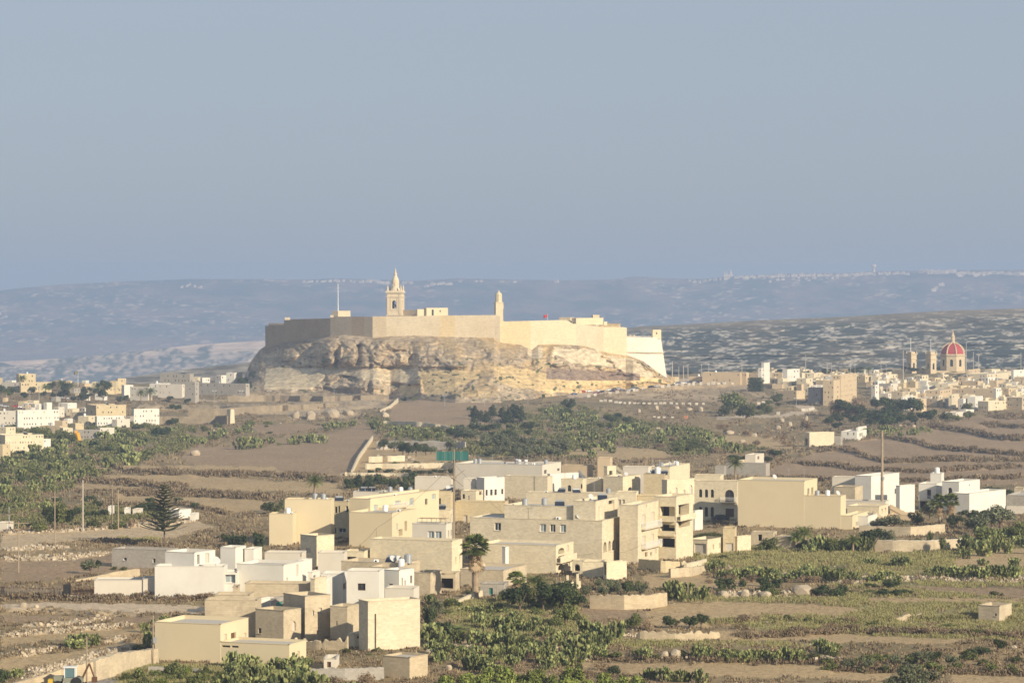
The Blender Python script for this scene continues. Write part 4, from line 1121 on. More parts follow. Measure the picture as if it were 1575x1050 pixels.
# parapet stubs (merlons) on the low bastion and along the walls
for x0, x1, yt, yb_, Dw in ((960,964,514,518.5,2090),(968,971,515,518.5,2093),(974,977,515,518.5,2096),(438,446,488,492,2088),(508,513,484.5,488,2047)):
    mb = MB(); A = pt(x0, yb_, Dw + 1); Bq = pt(x1, yb_, Dw + 1); zt = pt(x0, yt, Dw + 1).z
    mb.box(r(A), (Bq - A), (0, 1.5, 0), (0, 0, zt - A.z)); mb.obj('merlon', W_pale, cit)
def keep(label, nm, x0, x1, x2, yt, yb_, D, mat, wins=(), th=25, cat='tower'):
    M = Mass(x0, x1, x2, yt, D, th=th, depth=None, ybot=yb_)
    org = Vector((M.C.x, M.C.y, M.zb)); root = empty(nm, org); tag(root, label, cat)
    build_mass(M, org, root, mat, wins, None, .5); return root, M
keep('square limestone sentry box at the corner of the white right bastion', 'sentry_box', 1002, 1004, 1017, 507, 521, 2107, W_cream, [('r',1009,1011,511,514,'o')], 60, 'sentry box')
keep('low crenellated guardhouse beside the citadel flagpole', 'guardhouse', 511, 520, 539, 478, 490, 2062, W_pale, [], 35, 'guardhouse')
keep('long low cathedral sacristy roofs with reddish openings right of the bell tower', 'cathedral_annex', 652, 656, 689, 473.5, 492, 2096, W_cream, [('r',664,667,476,485,'r'),('r',676,678,477,480,'o')], 60, 'church annex')
keep('dark shaded low block between bell tower and cathedral annex', 'cathedral_wing', 621, 648, 654, 477, 492, 2104, W_mid, [], 40, 'church annex')
keep('narrow cream roof block on the cathedral annex', 'roof_block', 640, 642, 652, 475.5, 492, 2092, W_cream, [], 60, 'church annex')
keep('flat-topped gunpowder house with dark doorway on the upper right citadel', 'powder_house', 860, 877, 884, 488, 505, 2078, W_pale, [('r',879.5,882.5,489,497,'o')], 25, 'battery building')
keep('large low battery platform block on the upper right citadel', 'battery', 882, 886, 928, 489, 508, 2072, W_cream, [], 58, 'battery building')
keep('little square lookout on top of the battery block', 'lookout', 910, 912, 922, 484.2, 492, 2084, W_pale, [], 55, 'lookout')
keep('small cream step block at the end of the battery', 'step_block', 928, 929, 934, 494.5, 508, 2070, W_cream, [], 60, 'battery building')

# bell tower of the cathedral
S_t = wallmat('cathedral_stone', (.76, .64, .45), block=.5, stain=.3, dirt=(.5, .4, .27), bump=.2)
TD = 2110; mpp = TD / F
tx = pt(608.2, 492, TD); bt = empty('bell_tower', tx); tag(bt, 'tall baroque cathedral bell tower with carved spire and open belfry arch', 'bell tower')
def tz(y): return pt(608, y, TD).z - tx.z
yaw = math.radians(-8)
hw = 4.9
mb = MB(); h = tz(450.5)
f_ = lambda a: Vector((math.cos(yaw + a), math.sin(yaw + a), 0))
for k in range(4):
    U = f_(k * math.pi / 2); N = f_(k * math.pi / 2 - math.pi / 2)
    O_ = N * hw - U * hw
    hl = [(hw - 1.5, hw + 1.5, tz(474.5), tz(462), True, 1.2)] if k in (0, 2) else [(hw - 1.3, hw + 1.3, tz(474.5), tz(462), True, 1.2)]
    face_holes(mb, O_, U, 2 * hw, 0, h, N, hl, 1.2)
    for e in (-hw + .05, hw - 1.45):
        mb.box(N * (hw + .02) + U * e + Vector((0, 0, tz(483))), U * 1.4, N * .35, (0, 0, h - tz(483) - .8))
    for e in (-2.6, 2.1):
        mb.box(N * (hw + .02) + U * e + Vector((0, 0, tz(476))), U * .5, N * .25, (0, 0, tz(458) - tz(476)))
mb.poly([f_(k * math.pi / 2 + math.pi / 4) * hw * 1.414 + Vector((0, 0, h)) for k in range(4)])
mb.obj('shaft', S_t, bt)
for z, o_, t in ((tz(485), .5, .7), (tz(477), .35, .4), (tz(457), .5, .5), (h + .01, .9, .9), (h + .93, .4, .6)):
    mb = MB(); mb.cbox((0, 0, z), 2 * (hw + o_), 2 * (hw + o_), t, yaw=yaw); mb.obj('cornice', S_t, bt)
for sx in (-1, 1):
    for sy in (-1, 1):
        mb = MB(); p = f_(0) * (hw * .92 * sx) + f_(math.pi / 2) * (hw * .92 * sy)
        mb.lathe((p.x, p.y, h + 1.4), [(.7, 0), (.7, 1.0), (.45, 1.3), (.6, 2.0), (.35, 2.8), (.15, 3.8), (0, 4.1)], 10); mb.obj('pinnacle', S_t, bt)
mb = MB(); mb.lathe((0, 0, h + 1.4), [(3.6, 0), (3.4, .8), (2.6, 2.2), (2.3, 3.2), (2.3, 4.8), (2.6, 5.0), (2.5, 6.3), (2.15, 8), (1.3, 9.6), (1.0, 10.4), (1.15, 11.2), (.7, 12.3), (.42, 13.6), (.5, 14.2), (.15, 14.9), (0, 15.2)], 12); mb.obj('spire', S_t, bt)
for k in range(8):
    a = k * math.pi / 4; mb = MB(); mb.box(Vector((math.cos(a) * 2.2, math.sin(a) * 2.2, h + 4.4)) - Vector((.2, .2, 0)), (.4, 0, 0), (0, .4, 0), (0, 0, 3.4)); mb.obj('rib', S_t, bt)
mb = MB(); mb.lathe((0, 0, tz(472)), [(.9, 0), (.75, .3), (.5, 1.0), (.4, 1.4), (0, 1.6)], 14); bell = mb.obj('bell', plain('bronze', (.10, .09, .06), rough=.5, metal=.6), bt)
mb = MB(); mb.box((-hw * .8, -.12, tz(472) + 1.55), (hw * 1.6, 0, 0), (0, .24, 0), (0, 0, .24)); mb.obj('bell_beam', M_brown, bt)
mb = MB(); mb.tube((0, 0, h + 16.5), (0, 0, h + 18.6), .06, .05, 5); mb.tube((-.5, 0, h + 18.0), (.5, 0, h + 18.0), .05, .05, 5); mb.obj('cross', M_metal, bt)
# watch turret with crown
wt = empty('watch_turret', pt(767, 492, 2052)); tag(wt, 'slender stone watch turret with domed cap on the citadel wall', 'turret')
def wz(y): return pt(767, y, 2052).z - wt.location.z
mb = MB(); mb.cbox((0, 0, -2), 4.9, 4.6, wz(466) + 2, yaw=.25); mb.obj('tower_body', W_cream, wt)
mb = MB(); mb.cbox((0, 0, wz(466) + .003), 5.4, 5.2, .5, yaw=.25); mb.obj('cornice', W_cream, wt)
mb = MB(); mb.cbox((1.9, 0, wz(475)), 2.2, 2.2, 3.2, yaw=.25); mb.obj('corbel', W_cream, wt)
mb = MB(); mb.lathe((0, 0, wz(466) + .5), [(2.2, 0), (2.1, wz(455.5) - wz(466)), (2.3, wz(455) - wz(466)), (1.6, wz(452) - wz(466)), (.8, wz(450.5) - wz(466)), (.5, wz(449) - wz(466)), (0, wz(448) - wz(466))], 8); mb.obj('cap', W_cream, wt)
mb = MB(); mb.tube((0, 0, wz(449)), (0, 0, wz(443)), .08, .05, 5); mb.obj('finial', M_metal, wt)
def flagpole(x, yb_, yt, D, label, flag=None, r=.16):
    p = pt(x, yb_, D); e = empty('flagpole', p); tag(e, label, 'flagpole')
    H = pt(x, yt, D).z - p.z
    mb = MB(); mb.tube((0, 0, -.5), (0, 0, H), r, r * .5, 8); mb.obj('pole', M_white, e)
    mb = MB(); mb.lathe((0, 0, H), [(.12, 0), (.2, .15), (0, .35)], 8); mb.obj('ball', M_metal, e)
    if flag:
        mb = MB(); n = 8
        for i in range(n):
            a, b = i / n, (i + 1) / n
            y = lambda t: .35 * math.sin(t * 7)
            for sgn in (0, .02):
                mb.poly([(-a * 2.6, y(a) + sgn, H - 2.4 - a * .8), (-b * 2.6, y(b) + sgn, H - 2.4 - b * .8), (-b * 2.6, y(b) + sgn, H - .5 - b * .8), (-a * 2.6, y(a) + sgn, H - .5 - a * .8)])
        mb.obj('flag', flag, e)
flagpole(520, 479, 436, 2068, 'tall bare white flagpole rising from the citadel guardhouse', r=.3)
flagpole(842, 494, 482, 2070, 'short flagpole with red flag on the right citadel wall', M_red, .12)
flagpole(120, 591, 569, gb(120, 604), 'flagpole with dull flag above the left town roofs', plain('dull_flag', (.20, .18, .10)), .15)

# ------------------------------------------------------------------ domed parish church
CD = 2330; ch = empty('parish_church', pt(1450, 600, CD)); tag(ch, 'stone parish church with ribbed red dome and twin belfries in the right town', 'church')
c0 = ch.location
def cz(y): return pt(1450, y, CD).z - c0.z
def cx_(x, d=0): return pt(x, 560, CD + d).x - c0.x
S_c = wallmat('church_stone', (.68, .55, .36), block=.5, stain=.35, dirt=(.45, .36, .24), bump=.2)
M_dome = plain('red_dome_paint', (.40, .06, .055), rough=.6)
R = (cx_(1487.5) - cx_(1447.8)) / 2; dc = Vector((cx_(1467.7), 8, 0)); ph = math.radians(22.5 - 14)
mb = MB()
for k in range(8):
    a0, a1 = ph + k * math.pi / 4, ph + (k + 1) * math.pi / 4
    A = dc + Vector((math.cos(a0) * R, math.sin(a0) * R, cz(571))); Bq = dc + Vector((math.cos(a1) * R, math.sin(a1) * R, cz(571)))
    U = (Bq - A).normalized(); L = (Bq - A).length; N = Vector((U.y, -U.x, 0)); H = cz(547.5) - cz(571)
    face_holes(mb, A, U, L, 0, H, N, [(L / 2 - 1.1, L / 2 + 1.1, H * .32, H * .78, True, .6)], .6)
mb.obj('drum', S_c, ch)
for k in range(8):
    a = ph + (k + .5) * math.pi / 4; q = dc + Vector((math.cos(a), math.sin(a), 0)) * (R * .924 - .62); t = Vector((-math.sin(a), math.cos(a), 0)); z = cz(571) + H * .3
    mb = MB(); mb.poly([q - t * 1.3 + Vector((0, 0, z)), q + t * 1.3 + Vector((0, 0, z)), q + t * 1.3 + Vector((0, 0, z + H * .5)), q - t * 1.3 + Vector((0, 0, z + H * .5))]); mb.obj('window', M_glass, ch)
mb = MB(); mb.lathe(dc, [(R * 1.05, cz(547.5)), (R * 1.07, cz(547.5) + .6), (R * .98, cz(547.5) + .9), (R * .98, cz(544.5))], 8, ph=ph); mb.obj('drum_cornice', S_c, ch)
dprof = [(R * .95 * math.cos(t), cz(545) + (cz(527.5) - cz(545)) * math.sin(t)) for t in np.linspace(0, math.radians(78), 9)]
mb = MB(); mb.lathe(dc, dprof, 8, ph=ph); mb.obj('dome', M_dome, ch)
for k in range(8):
    a = ph + k * math.pi / 4; mb = MB()
    for i in range(8):
        (r0, z0), (r1, z1) = dprof[i], dprof[i + 1]
        p0 = dc + Vector((math.cos(a) * r0, math.sin(a) * r0, z0)); p1 = dc + Vector((math.cos(a) * r1, math.sin(a) * r1, z1)); mb.tube(p0, p1, .55, .5, 6)
    mb.obj('rib', S_c, ch)
mb = MB(); mb.lathe(dc + Vector((0, 0, cz(528))), [(2.2, 0), (2.2, .8), (1.5, 1.0), (1.5, 4.6), (1.9, 4.8), (1.4, 5.6), (.8, 6.8), (.35, 9.0), (.15, 10), (0, 10.3)], 8, ph=ph); mb.obj('lantern', S_c, ch)
for (x0, x1, dy, lab) in ((1391, 1405.8, -14, 0), (1418.5, 1434.5, -20, 0)):
    w_ = (cx_(x1) - cx_(x0)) / 2; cxm = (cx_(x0) + cx_(x1)) / 2; mb = MB(); th = math.radians(56); hw2 = w_ / (math.cos(th) + math.sin(th)) * 1.0
    H = cz(544) - cz(590)
    for k in range(4):
        a = -th + k * math.pi / 2 + math.pi / 2 * 0; U = Vector((math.cos(a), math.sin(a), 0)); N = Vector((U.y, -U.x, 0)); O_ = Vector((cxm, dy, cz(590))) + N * hw2 - U * hw2
        face_holes(mb, O_, U, 2 * hw2, 0, H, N, [(hw2 - .9, hw2 + .9, cz(567) - cz(590), cz(557) - cz(590), True, .5)], .5)
    tw = mb.obj('belfry', S_c, ch)
    for z, o_ in ((cz(551.5), .5), (cz(544), .6)): mb = MB(); mb.cbox((cxm, dy, z), 2 * hw2 + 2 * o_, 2 * hw2 + 2 * o_, .6, yaw=-th); mb.obj('cornice', S_c, tw)
    mb = MB(); mb.cbox((cxm, dy, cz(544) + .6), 2 * hw2 * .7, 2 * hw2 * .7, 1.2, yaw=-th); mb.obj('attic', S_c, tw)
    for sx, sy in ((1, 1), (1, -1), (-1, 1), (-1, -1)):
        mb = MB(); q = Vector((math.cos(-th), math.sin(-th), 0)) * hw2 * sx + Vector((math.sin(th), math.cos(th), 0)) * hw2 * sy
        mb.lathe((cxm + q.x, dy + q.y, cz(544) + .6), [(.4, 0), (.4, .8), (.25, 1.2), (0, 2.2)], 6); mb.obj('pinnacle', S_c, tw)
    mb = MB(); mb.cbox((cxm, dy, cz(566)), hw2, hw2, 3.2, yaw=-th); mb.obj('bell_frame', M_dark, tw)
mb = MB(); mb.box((cx_(1434), 0, cz(600)), (cx_(1500) - cx_(1434), 0, 0), (0, 24, 0), (0, 0, cz(570) - cz(600))); mb.obj('nave', S_c, ch)
mb = MB(); mb.box((cx_(1391) + .5, -12, cz(600)), (cx_(1434) - cx_(1391) - 1, 0, 0), (0, 30, 0), (0, 0, cz(577) - cz(600)))
g = [(cx_(1396), cz(577)), (cx_(1428), cz(577)), (cx_(1411), cz(564))]
for yy in (-12.4,):
    F3 = [Vector((x, yy, z)) for x, z in g]; K3 = [Vector((x, 17, z)) for x, z in g]
    mb.poly(F3); mb.poly(K3[::-1]); mb.poly([F3[0], F3[2], K3[2], K3[0]]); mb.poly([F3[2], F3[1], K3[1], K3[2]])
mb.obj('gabled_front', S_c, ch)
for x, dy in ((1397, -14), (1426, -20)):
    yt = 518.5 if x < 1400 else 521
    mb = MB(); mb.tube((cx_(x), dy, cz(544)), (cx_(x), dy, cz(yt)), .22, .15, 6); mb.obj('flag_mast', M_white, ch)

# ------------------------------------------------------------------ masts, lamps, poles
def mast(x, yb_, yt, D=None, label=None, r=.2, mat=None, adj='tall pale', noun='floodlight mast', name='mast', head=True):
    D = D or gb(x, yb_); p = pt(x, yb_, D); e = empty(name, p)
    if label: tag(e, label, noun)
    else: auto(e, adj, noun, noun + 's of the town')
    H = pt(x, yt, D).z - p.z
    mb = MB(); mb.tube((0, 0, -1), (0, 0, H), r, r * .6, 7); mb.obj('pole', mat or M_concp, e)
    if head:
        mb = MB(); mb.cbox((0, 0, H), r * 5, r * 3, r * 2.5); mb.obj('lamp_head', M_metal, e)
for x, yb_, yt, r in ((1034,584,556,.45),(1044,584,563,.3),(1051,584,562,.4),(1058,582,560,.35),(1079,580,562,.25),(1141,580,553,.3),(1239,590,545,.35),(1272,590,558,.3),(1279,590,557,.3),(1315,585,560,.2),(1389,592,539,.45),(1355,580,559,.3),
                      (1363,580,562,.2),(1486,575,526,.4),(1497,575,541,.35),(1505,580,543,.4),(1570,585,542,.35),(1308,578,560,.25),(1090,584,560,.25),(1112,583,563,.2),(60,622,596,.25),(46,625,602,.2)):
    mast(x, yb_, yt, r=r, head=r < .3)
def lamp(x, yb_, yt, double=False):
    D = gb(x, yb_); p = pt(x, yb_, D); e = empty('street_lamp', p); auto(e, 'grey', 'street lamp', 'street lamps on the citadel slope'); H = pt(x, yt, D).z - p.z
    mb = MB(); mb.tube((0, 0, -.5), (0, 0, H), .14, .09, 7); mb.tube((-.9, 0, H), (.9, 0, H + .05), .07, .07, 5); mb.obj('pole', M_metal, e)
    for sx in (-1, 1): mb = MB(); mb.cbox((sx * .9, 0, H - .1), .9, .4, .25); mb.obj('lamp_head', M_white, e)
for x, yb_, yt in ((302,617,600),(330,617,601),(371,616,601),(414,616,601),(454,616,600),(514,615,596),(597,613,596),(684,625,608),(745,624,606),(812,620,600),(892,604,585),(861,612,597),(1225,626,612)): lamp(x, yb_, yt)
def utility(x, yb_, yt, label, r=.16, arms=((.9, 1.1),), box=False, mat=None):
    D = gb(x, yb_); p = pt(x, yb_, D); e = empty('utility_pole', p); tag(e, label, 'utility pole'); H = pt(x, yt, D).z - p.z
    mb = MB(); mb.tube((0, 0, -1), (0, 0, H), r, r * .72, 8); mb.obj('pole', mat or M_wood, e)
    for dz, w in arms:
        mb = MB(); mb.box((-w, -.12, H - dz), (2 * w, 0, 0), (0, .14, 0), (0, 0, .14)); am = mb.obj('crossarm', M_wood, e)
        for sx in (-1, 0, 1):
            mb = MB(); mb.lathe((sx * w * .85, -.05, H - dz + .14), [(.05, 0), (.09, .08), (.05, .16), (.08, .22), (0, .28)], 7); mb.obj('insulator', M_brown, am)
    if box: mb = MB(); mb.cbox((.3, -.3, H * .45), .5, .4, .8); mb.obj('junction_box', M_metal, e)
    return e
utility(28.5, 880, 801, 'wooden pole in front field at the far left below the grey truck building', .15, ((.5, 2.1), (1.6, .6)))
utility(84.5, 842, 756, 'wooden crossarm pole second from left among the field poles', .14, ((1.2, .75),))
utility(127.5, 817, 738, 'thick pale pole standing tallest in the left fields', .22, ((1.6, .5),), mat=M_concp)
utility(172.5, 813, 744, 'thin crossarm pole left of its close twin', .16, ((.9, .55),))
utility(182, 814, 753, 'shorter crossarm pole right of its close twin', .17, ((1.0, .8),))
utility(14, 816, 779, 'small service pole beside the tiny roadside building', .10, ((1.9, .5),), mat=M_metal)
utility(133.5, 1052, 978, 'slim pole beside the digger at the lower left lane', .13, ())
utility(235.5, 1022, 946, 'pole with a junction box at the corner of the long beige house', .13, (), box=True)
utility(698, 866, 706, 'tall weathered pole with angled crossarms in the village centre', .2, ((4.0, .5),))
utility(1356.5, 800, 662, 'tall wooden transformer pole before the white cubic house', .40, ((.6, 1.3),), box=True)
e = bpy.data.objects.get('utility_pole.009')
utility(815 - .5, 862, 822, 'thin service pole against the three-window house wall', .07, ((.3, .6),), mat=M_metal)
for x, yb_, yt, lb in ((579,850,812,'thin bare stake before the tall beige block'),(764,930,898,'thin post in the palm garden'),(869,770,705,'thin black post on the back-row roofs')):
    D = gb(x, yb_); p = pt(x, yb_, D); e = empty('post', p); tag(e, lb, 'post'); mb = MB(); mb.tube((0, 0, -1), (0, 0, pt(x, yt, D).z - p.z), .07, .06, 6); mb.obj('pole', M_wood, e)

# ------------------------------------------------------------------ stone walls, terraces and boulders
def wall_run(name, label, pts, hpx, mat, th=.6, rough=.04, cat='stone wall', cap=False, grp=None):
    """a freestanding wall standing on the ground along base points"""
    xs = [p[0] for p in pts]; n = max(2, int(abs(xs[-1] - xs[0]) / 4) + int(abs(pts[-1][1] - pts[0][1]) / 4)); P = []
    tt = np.linspace(0, 1, n + 1); cum = np.linspace(0, 1, len(pts))
    hs = hpx if isinstance(hpx, (list, tuple)) else [hpx] * len(pts)
    R_ = random.Random(len(label))
    for t in tt:
        x = float(np.interp(t, cum, xs)); y = float(np.interp(t, cum, [p[1] for p in pts])); h = float(np.interp(t, cum, hs))
        g = gp(x, y); P.append((g, h * g.y / F * (1 + R_.uniform(-rough, rough))))
    o = P[0][0].copy(); e = empty(name, o)
    if isinstance(label, tuple): auto(e, label[0], cat, grp, label[1])
    else: tag(e, label, cat, grp)
    mb = MB(); L = 0; prev = None; ring = []
    for i, (g, h) in enumerate(P):
        d = (P[min(i + 1, len(P) - 1)][0] - P[max(0, i - 1)][0]); d.z = 0; d.normalize(); N = Vector((d.y, -d.x, 0))
        if i: L += (g - P[i - 1][0]).length
        b = g - o; ring.append((b + N * th * .6 - Vector((0, 0, .6)), b + N * th * .45 + Vector((0, 0, h)), b - N * th * .45 + Vector((0, 0, h)), b - N * th * .6 - Vector((0, 0, .6)), L))
    for i in range(len(ring) - 1):
        a, b = ring[i], ring[i + 1]
        for k in range(3):
            mb.poly([a[k], b[k], b[k + 1], a[k + 1]], [(a[4], a[k].z + o.z + k * .7), (b[4], b[k].z + o.z + k * .7), (b[4], b[k + 1].z + o.z + k * .7), (a[4], a[k + 1].z + o.z + k * .7)])
    mb.poly([ring[0][k] for k in range(4)]); mb.poly([ring[-1][k] for k in (3, 2, 1, 0)])
    mb.obj('masonry', mat, e)
    if cap:
        m2 = MB()
        for i in range(len(ring) - 1):
            a, b = ring[i], ring[i + 1]; z = Vector((0, 0, .01)); q = [a[1] + z, b[1] + z, b[2] + z, a[2] + z]; m2.poly(q + [] ); m2.poly([p + Vector((0, 0, .08)) for p in q]); m2.poly([q[0], q[1], q[1] + Vector((0, 0, .08)), q[0] + Vector((0, 0, .08))])
        m2.obj('coping', WM['O'], e)
    return e
WR, WS, WL = WM['R'], WM['S'], WM['L']
wall_run('field_wall', 'bright straight limestone wall beside the big round cactus clump', [(908,935),(960,937),(1000,935),(1024,931)], [20,22,22,20], WR, rough=.08)
wall_run('field_wall', 'pale tapering limestone wall below the long grey farm building', [(116,894),(150,893),(180,891),(213,887)], [3,8,13,13], WR)
wall_run('retaining_wall', 'rust-tinted rubble retaining wall under the railed balcony house', [(984,874),(1020,880),(1054,874)], [15,18,10], WM['Y'])
wall_run('retaining_wall', 'grey rubble retaining wall sloping right below the cream garages', [(1030,888),(1060,886),(1085,878)], [14,14,9], WS)
wall_run('garden_wall', 'low pale garden wall with gate pier before the garages', [(1054,878),(1070,872),(1085,866)], [12,9,7], WL)
wall_run('garden_wall', 'long buttressed garden wall behind the green grass on the right', [(1300,846),(1375,848),(1430,848),(1486,844)], [16,17,17,16], WS, cap=True)
wall_run('garden_wall', 'low upper garden wall below the twin fan palms', [(1322,822),(1400,824),(1452,820)], [14,14,15], WS)
wall_run('garden_wall', 'dark yard wall running off the right edge beyond the white farmhouse', [(1547,790),(1590,789)], 12, WM['G'])
wall_run('garden_wall', 'low garden wall behind the date palm pair', [(1222,838),(1270,840),(1300,842)], [10,10,12], WS)
wall_run('field_wall', 'broken cream dry-stone wall in the middle of the lower right fields', [(980,984),(1040,985),(1076,984),(1106,982)], [12,14,13,9], WR, rough=.25)
wall_run('field_wall', 'short broken cream wall in the right grass', [(1376,952),(1395,950),(1416,947)], [3,5,6], WR, rough=.5)
wall_run('field_wall', 'diagonal stone field wall climbing beside the large ploughed field', [(541,728),(552,706),(573,676)], [5,7,6], WL)
wall_run('field_wall', 'stepped stone path wall below the yellow clay cliff', [(585,634),(600,628),(612,618)], [4,5,6], WL)
wall_run('terrace_wall', 'streaked grey concrete terrace wall above the green mesh fence', [(580,691),(640,691),(700,692),(716,692)], [12,12,12,13], wallmat('streaked_concrete', (.58,.52,.44), stain=.7, dirt=(.22,.19,.16)), cap=True)
wall_run('terrace_wall', 'upper cream terrace wall left of the green mesh fence', [(567,711),(622,709)], 9, WL)
wall_run('terrace_wall', 'lower cream terrace wall left of the green mesh fence', [(563,721),(640,720),(702,719)], 8, WL)
wall_run('terrace_wall', 'low stone wall along the top of the dark hedge', [(530,731),(580,732),(640,733)], 5, WL)
wall_run('garden_wall', 'pale curved garden wall between the fan palm and cracked house', [(694,932),(715,925),(740,916)], [5,8,9], WL)
wall_run('garden_wall', 'low grey wall beside the stone reservoir', [(478,1046),(530,1046),(590,1044)], [18,19,19], WM['G'])
wall_run('garden_wall', 'rubble wall ruin at the foot of the shaded stone house', [(455,996),(490,999),(535,1001)], [13,12,18], WR, rough=.3)
wall_run('garden_wall', 'white-topped foot wall below the long beige house', [(228,1034),(270,1034),(310,1036)], [10,9,8], WM['G'])
wall_run('retaining_wall', 'high sunlit rubble retaining wall above the lower-left lane', [(20,1062),(70,1056),(110,1050),(142,1046)], [12,20,26,30], WR)
wall_run('retaining_wall', 'shaded rubble retaining wall bending up to the long beige house', [(142,1046),(175,1038),(214,1026),(238,1018)], [31,34,26,22], WS, th=1.2)
wall_run('pillar', 'lone square stone pillar on the left citadel terraces', [(352,651),(357.5,651)], 22, WL, th=2.4, rough=0, cat='pillar')
wall_run('terrace_wall', 'long grey terrace wall under the street lamps left of the cliff', [(290,640),(340,640),(400,634),(470,630),(520,624)], [12,12,10,8,5], WM['K'])
wall_run('terrace_wall', 'upper brown terrace wall at the foot of the shaded cliff', [(350,618),(420,617),(500,617),(590,614)], [9,9,8,7], WM['K'])
wall_run('terrace_wall', 'grey terrace wall left of the lone square pillar', [(240,652),(300,652),(350,652)], [12,12,13], WM['K'])
wall_run('terrace_wall', 'curving stone wall above the olive trees below the clay cliff', [(590,652),(640,654),(680,658),(700,662)], [5,6,5,3], WL)
wall_run('garden_wall', 'white garden wall with arch piers before the ornate balcony house', [(858,906),(875,906),(892,905)], [12,12,12], WM['C'])
for x, yb_, h, lb in ((873,908,24,'left white gate pier in the palm garden'), (888.5,906,24,'right white gate pier in the palm garden'), (1052,876,14,'narrow pale gate pier beside the rubble retaining wall')):
    wall_run('gate_pier', lb, [(x - 2, yb_), (x + 2, yb_)], h, WM['C'], rough=0, cat='gate pier')
# boulders
def rock_mesh(seed, n=3):
    import bmesh
    bm = bmesh.new(); bmesh.ops.create_icosphere(bm, subdivisions=n, radius=1)
    R_ = random.Random(seed); o = (R_.uniform(0, 50), R_.uniform(0, 50))
    for v in bm.verts:
        x, y, z = v.co; k = float(fbm(np.array([x * 1.3 + o[0] + z]), np.array([y * 1.3 + o[1] - z * .7]), 3, seed)[0])
        v.co *= .72 + .6 * k; v.co.z *= .75
        for ax in range(3): v.co[ax] = max(-.82, min(.82, v.co[ax]))
    me = bpy.data.meshes.new('boulder'); bm.to_mesh(me); bm.free(); return me
M_bould = wallmat('pale_boulder', (.52, .43, .31), stain=.6, dirt=(.26, .21, .15), bump=.9)
RK = [rock_mesh(i, 2) for i in range(5)]
for m_ in RK: m_.materials.append(M_bould)
rng = random.Random(11)
def boulder(x, y, w, h, adj='pale rounded', grp='pale boulders in the fields', mats=None):
    w *= .85 if y > 690 else .65; h *= 1 if y > 690 else .8; g = gp(x, y); s_ = g.y / F; o = link_mesh('boulder', rng.choice(RK), None, g + Vector((0, 0, h * s_ * .3)))
    o.scale = (w * s_ * .6, w * s_ * .5, h * s_ * .8); o.rotation_euler = (0, 0, rng.uniform(0, 6)); auto(o, adj, 'boulder', grp)
for x, y, w, h in ((1113,918,18,11),(1146,918,15,13),(1178,918,26,11),(1233,913,34,16),(1040,1010,24,14),(1022,1012,14,12),(1010,631,9,11),(983,634,8,7),(1078,632,10,9),(1122,667,22,8),(1142,680,14,6),(1012,661,14,6),(1041,629,12,6),(1060,631,14,6),(1202,649,14,8),(1215,655,12,10),(1240,648,10,13),(1197,660,12,9),
      (1160,671,14,7),(900,1016,14,6),(890,1013,18,7),(1385,656,10,5),(1405,657,12,6),(455,642,20,15),(478,645,22,18),(508,642,42,18),(535,638,26,12),(592,642,20,12),(300,700,18,9),(660,1005,14,8),(690,1030,12,9),(1215,960,10,5),(1180,958,8,4),(62,961,9,6),(36,933,14,8),(56,934,8,5),(150,948,9,5),(845,1020,8,6),(640,1008,10,6),(1345,960,10,4),(1560,996,10,5)):
    boulder(x, y, w, h)
# stone blocks edging the road under the car park
S6 = 300 / 1575
def blk(x, y, w, h, adj='white', mat=None):
    g = gp(x, y); s_ = g.y / F; mb = MB(); mb.cbox((0, 0, -.2), w * s_, 1.0, h * s_ + .2, yaw=rng.uniform(-.3, .1))
    o = mb.obj('stone_block', mat or WM['O'], None, loc=g); auto(o, adj, 'stone block', 'white stone blocks edging the car park roads', 'edging block')
for cx, cy in ((340,243),(372,243),(415,245),(460,251),(495,257),(530,258),(570,260),(610,260),(645,262),(685,263),(730,263),(780,263),(820,263),(853,262),(905,260),(950,265),(1002,266),(1055,268),(1110,270),(1165,268)):
    blk(860 + cx * S6, 570 + (cy + 8) * S6, rng.uniform(3.5, 5.5), rng.uniform(2.6, 3.8))
for cx, cy in ((410,175),(470,172),(555,170),(605,155),(630,153),(680,140),(835,124),(885,117),(945,112),(995,110),(1050,107),(1085,104),(1145,102),(1205,102),(1245,100),(1290,100),(1335,99),(1400,99),(290,190),(240,200)):
    blk(860 + cx * S6, 570 + (cy + 12) * S6, rng.uniform(3.6, 5.5), rng.uniform(3.2, 4.8))
for cx, cy in ((770,378),(805,381),(848,382),(915,382)): blk(860 + cx * S6, 570 + cy * S6, 4, 2.5)
blk(860 + 1025 * S6, 570 + 385 * S6, 5, 4, 'orange-pink', plain('orange_block', (.55, .24, .13)))
for x, y in ((1197,637),(1235,632),(1240,632),(1246,631),(1250,630),(1167,622),(1174,621),(1258,621)): blk(x, y, 5, 4)

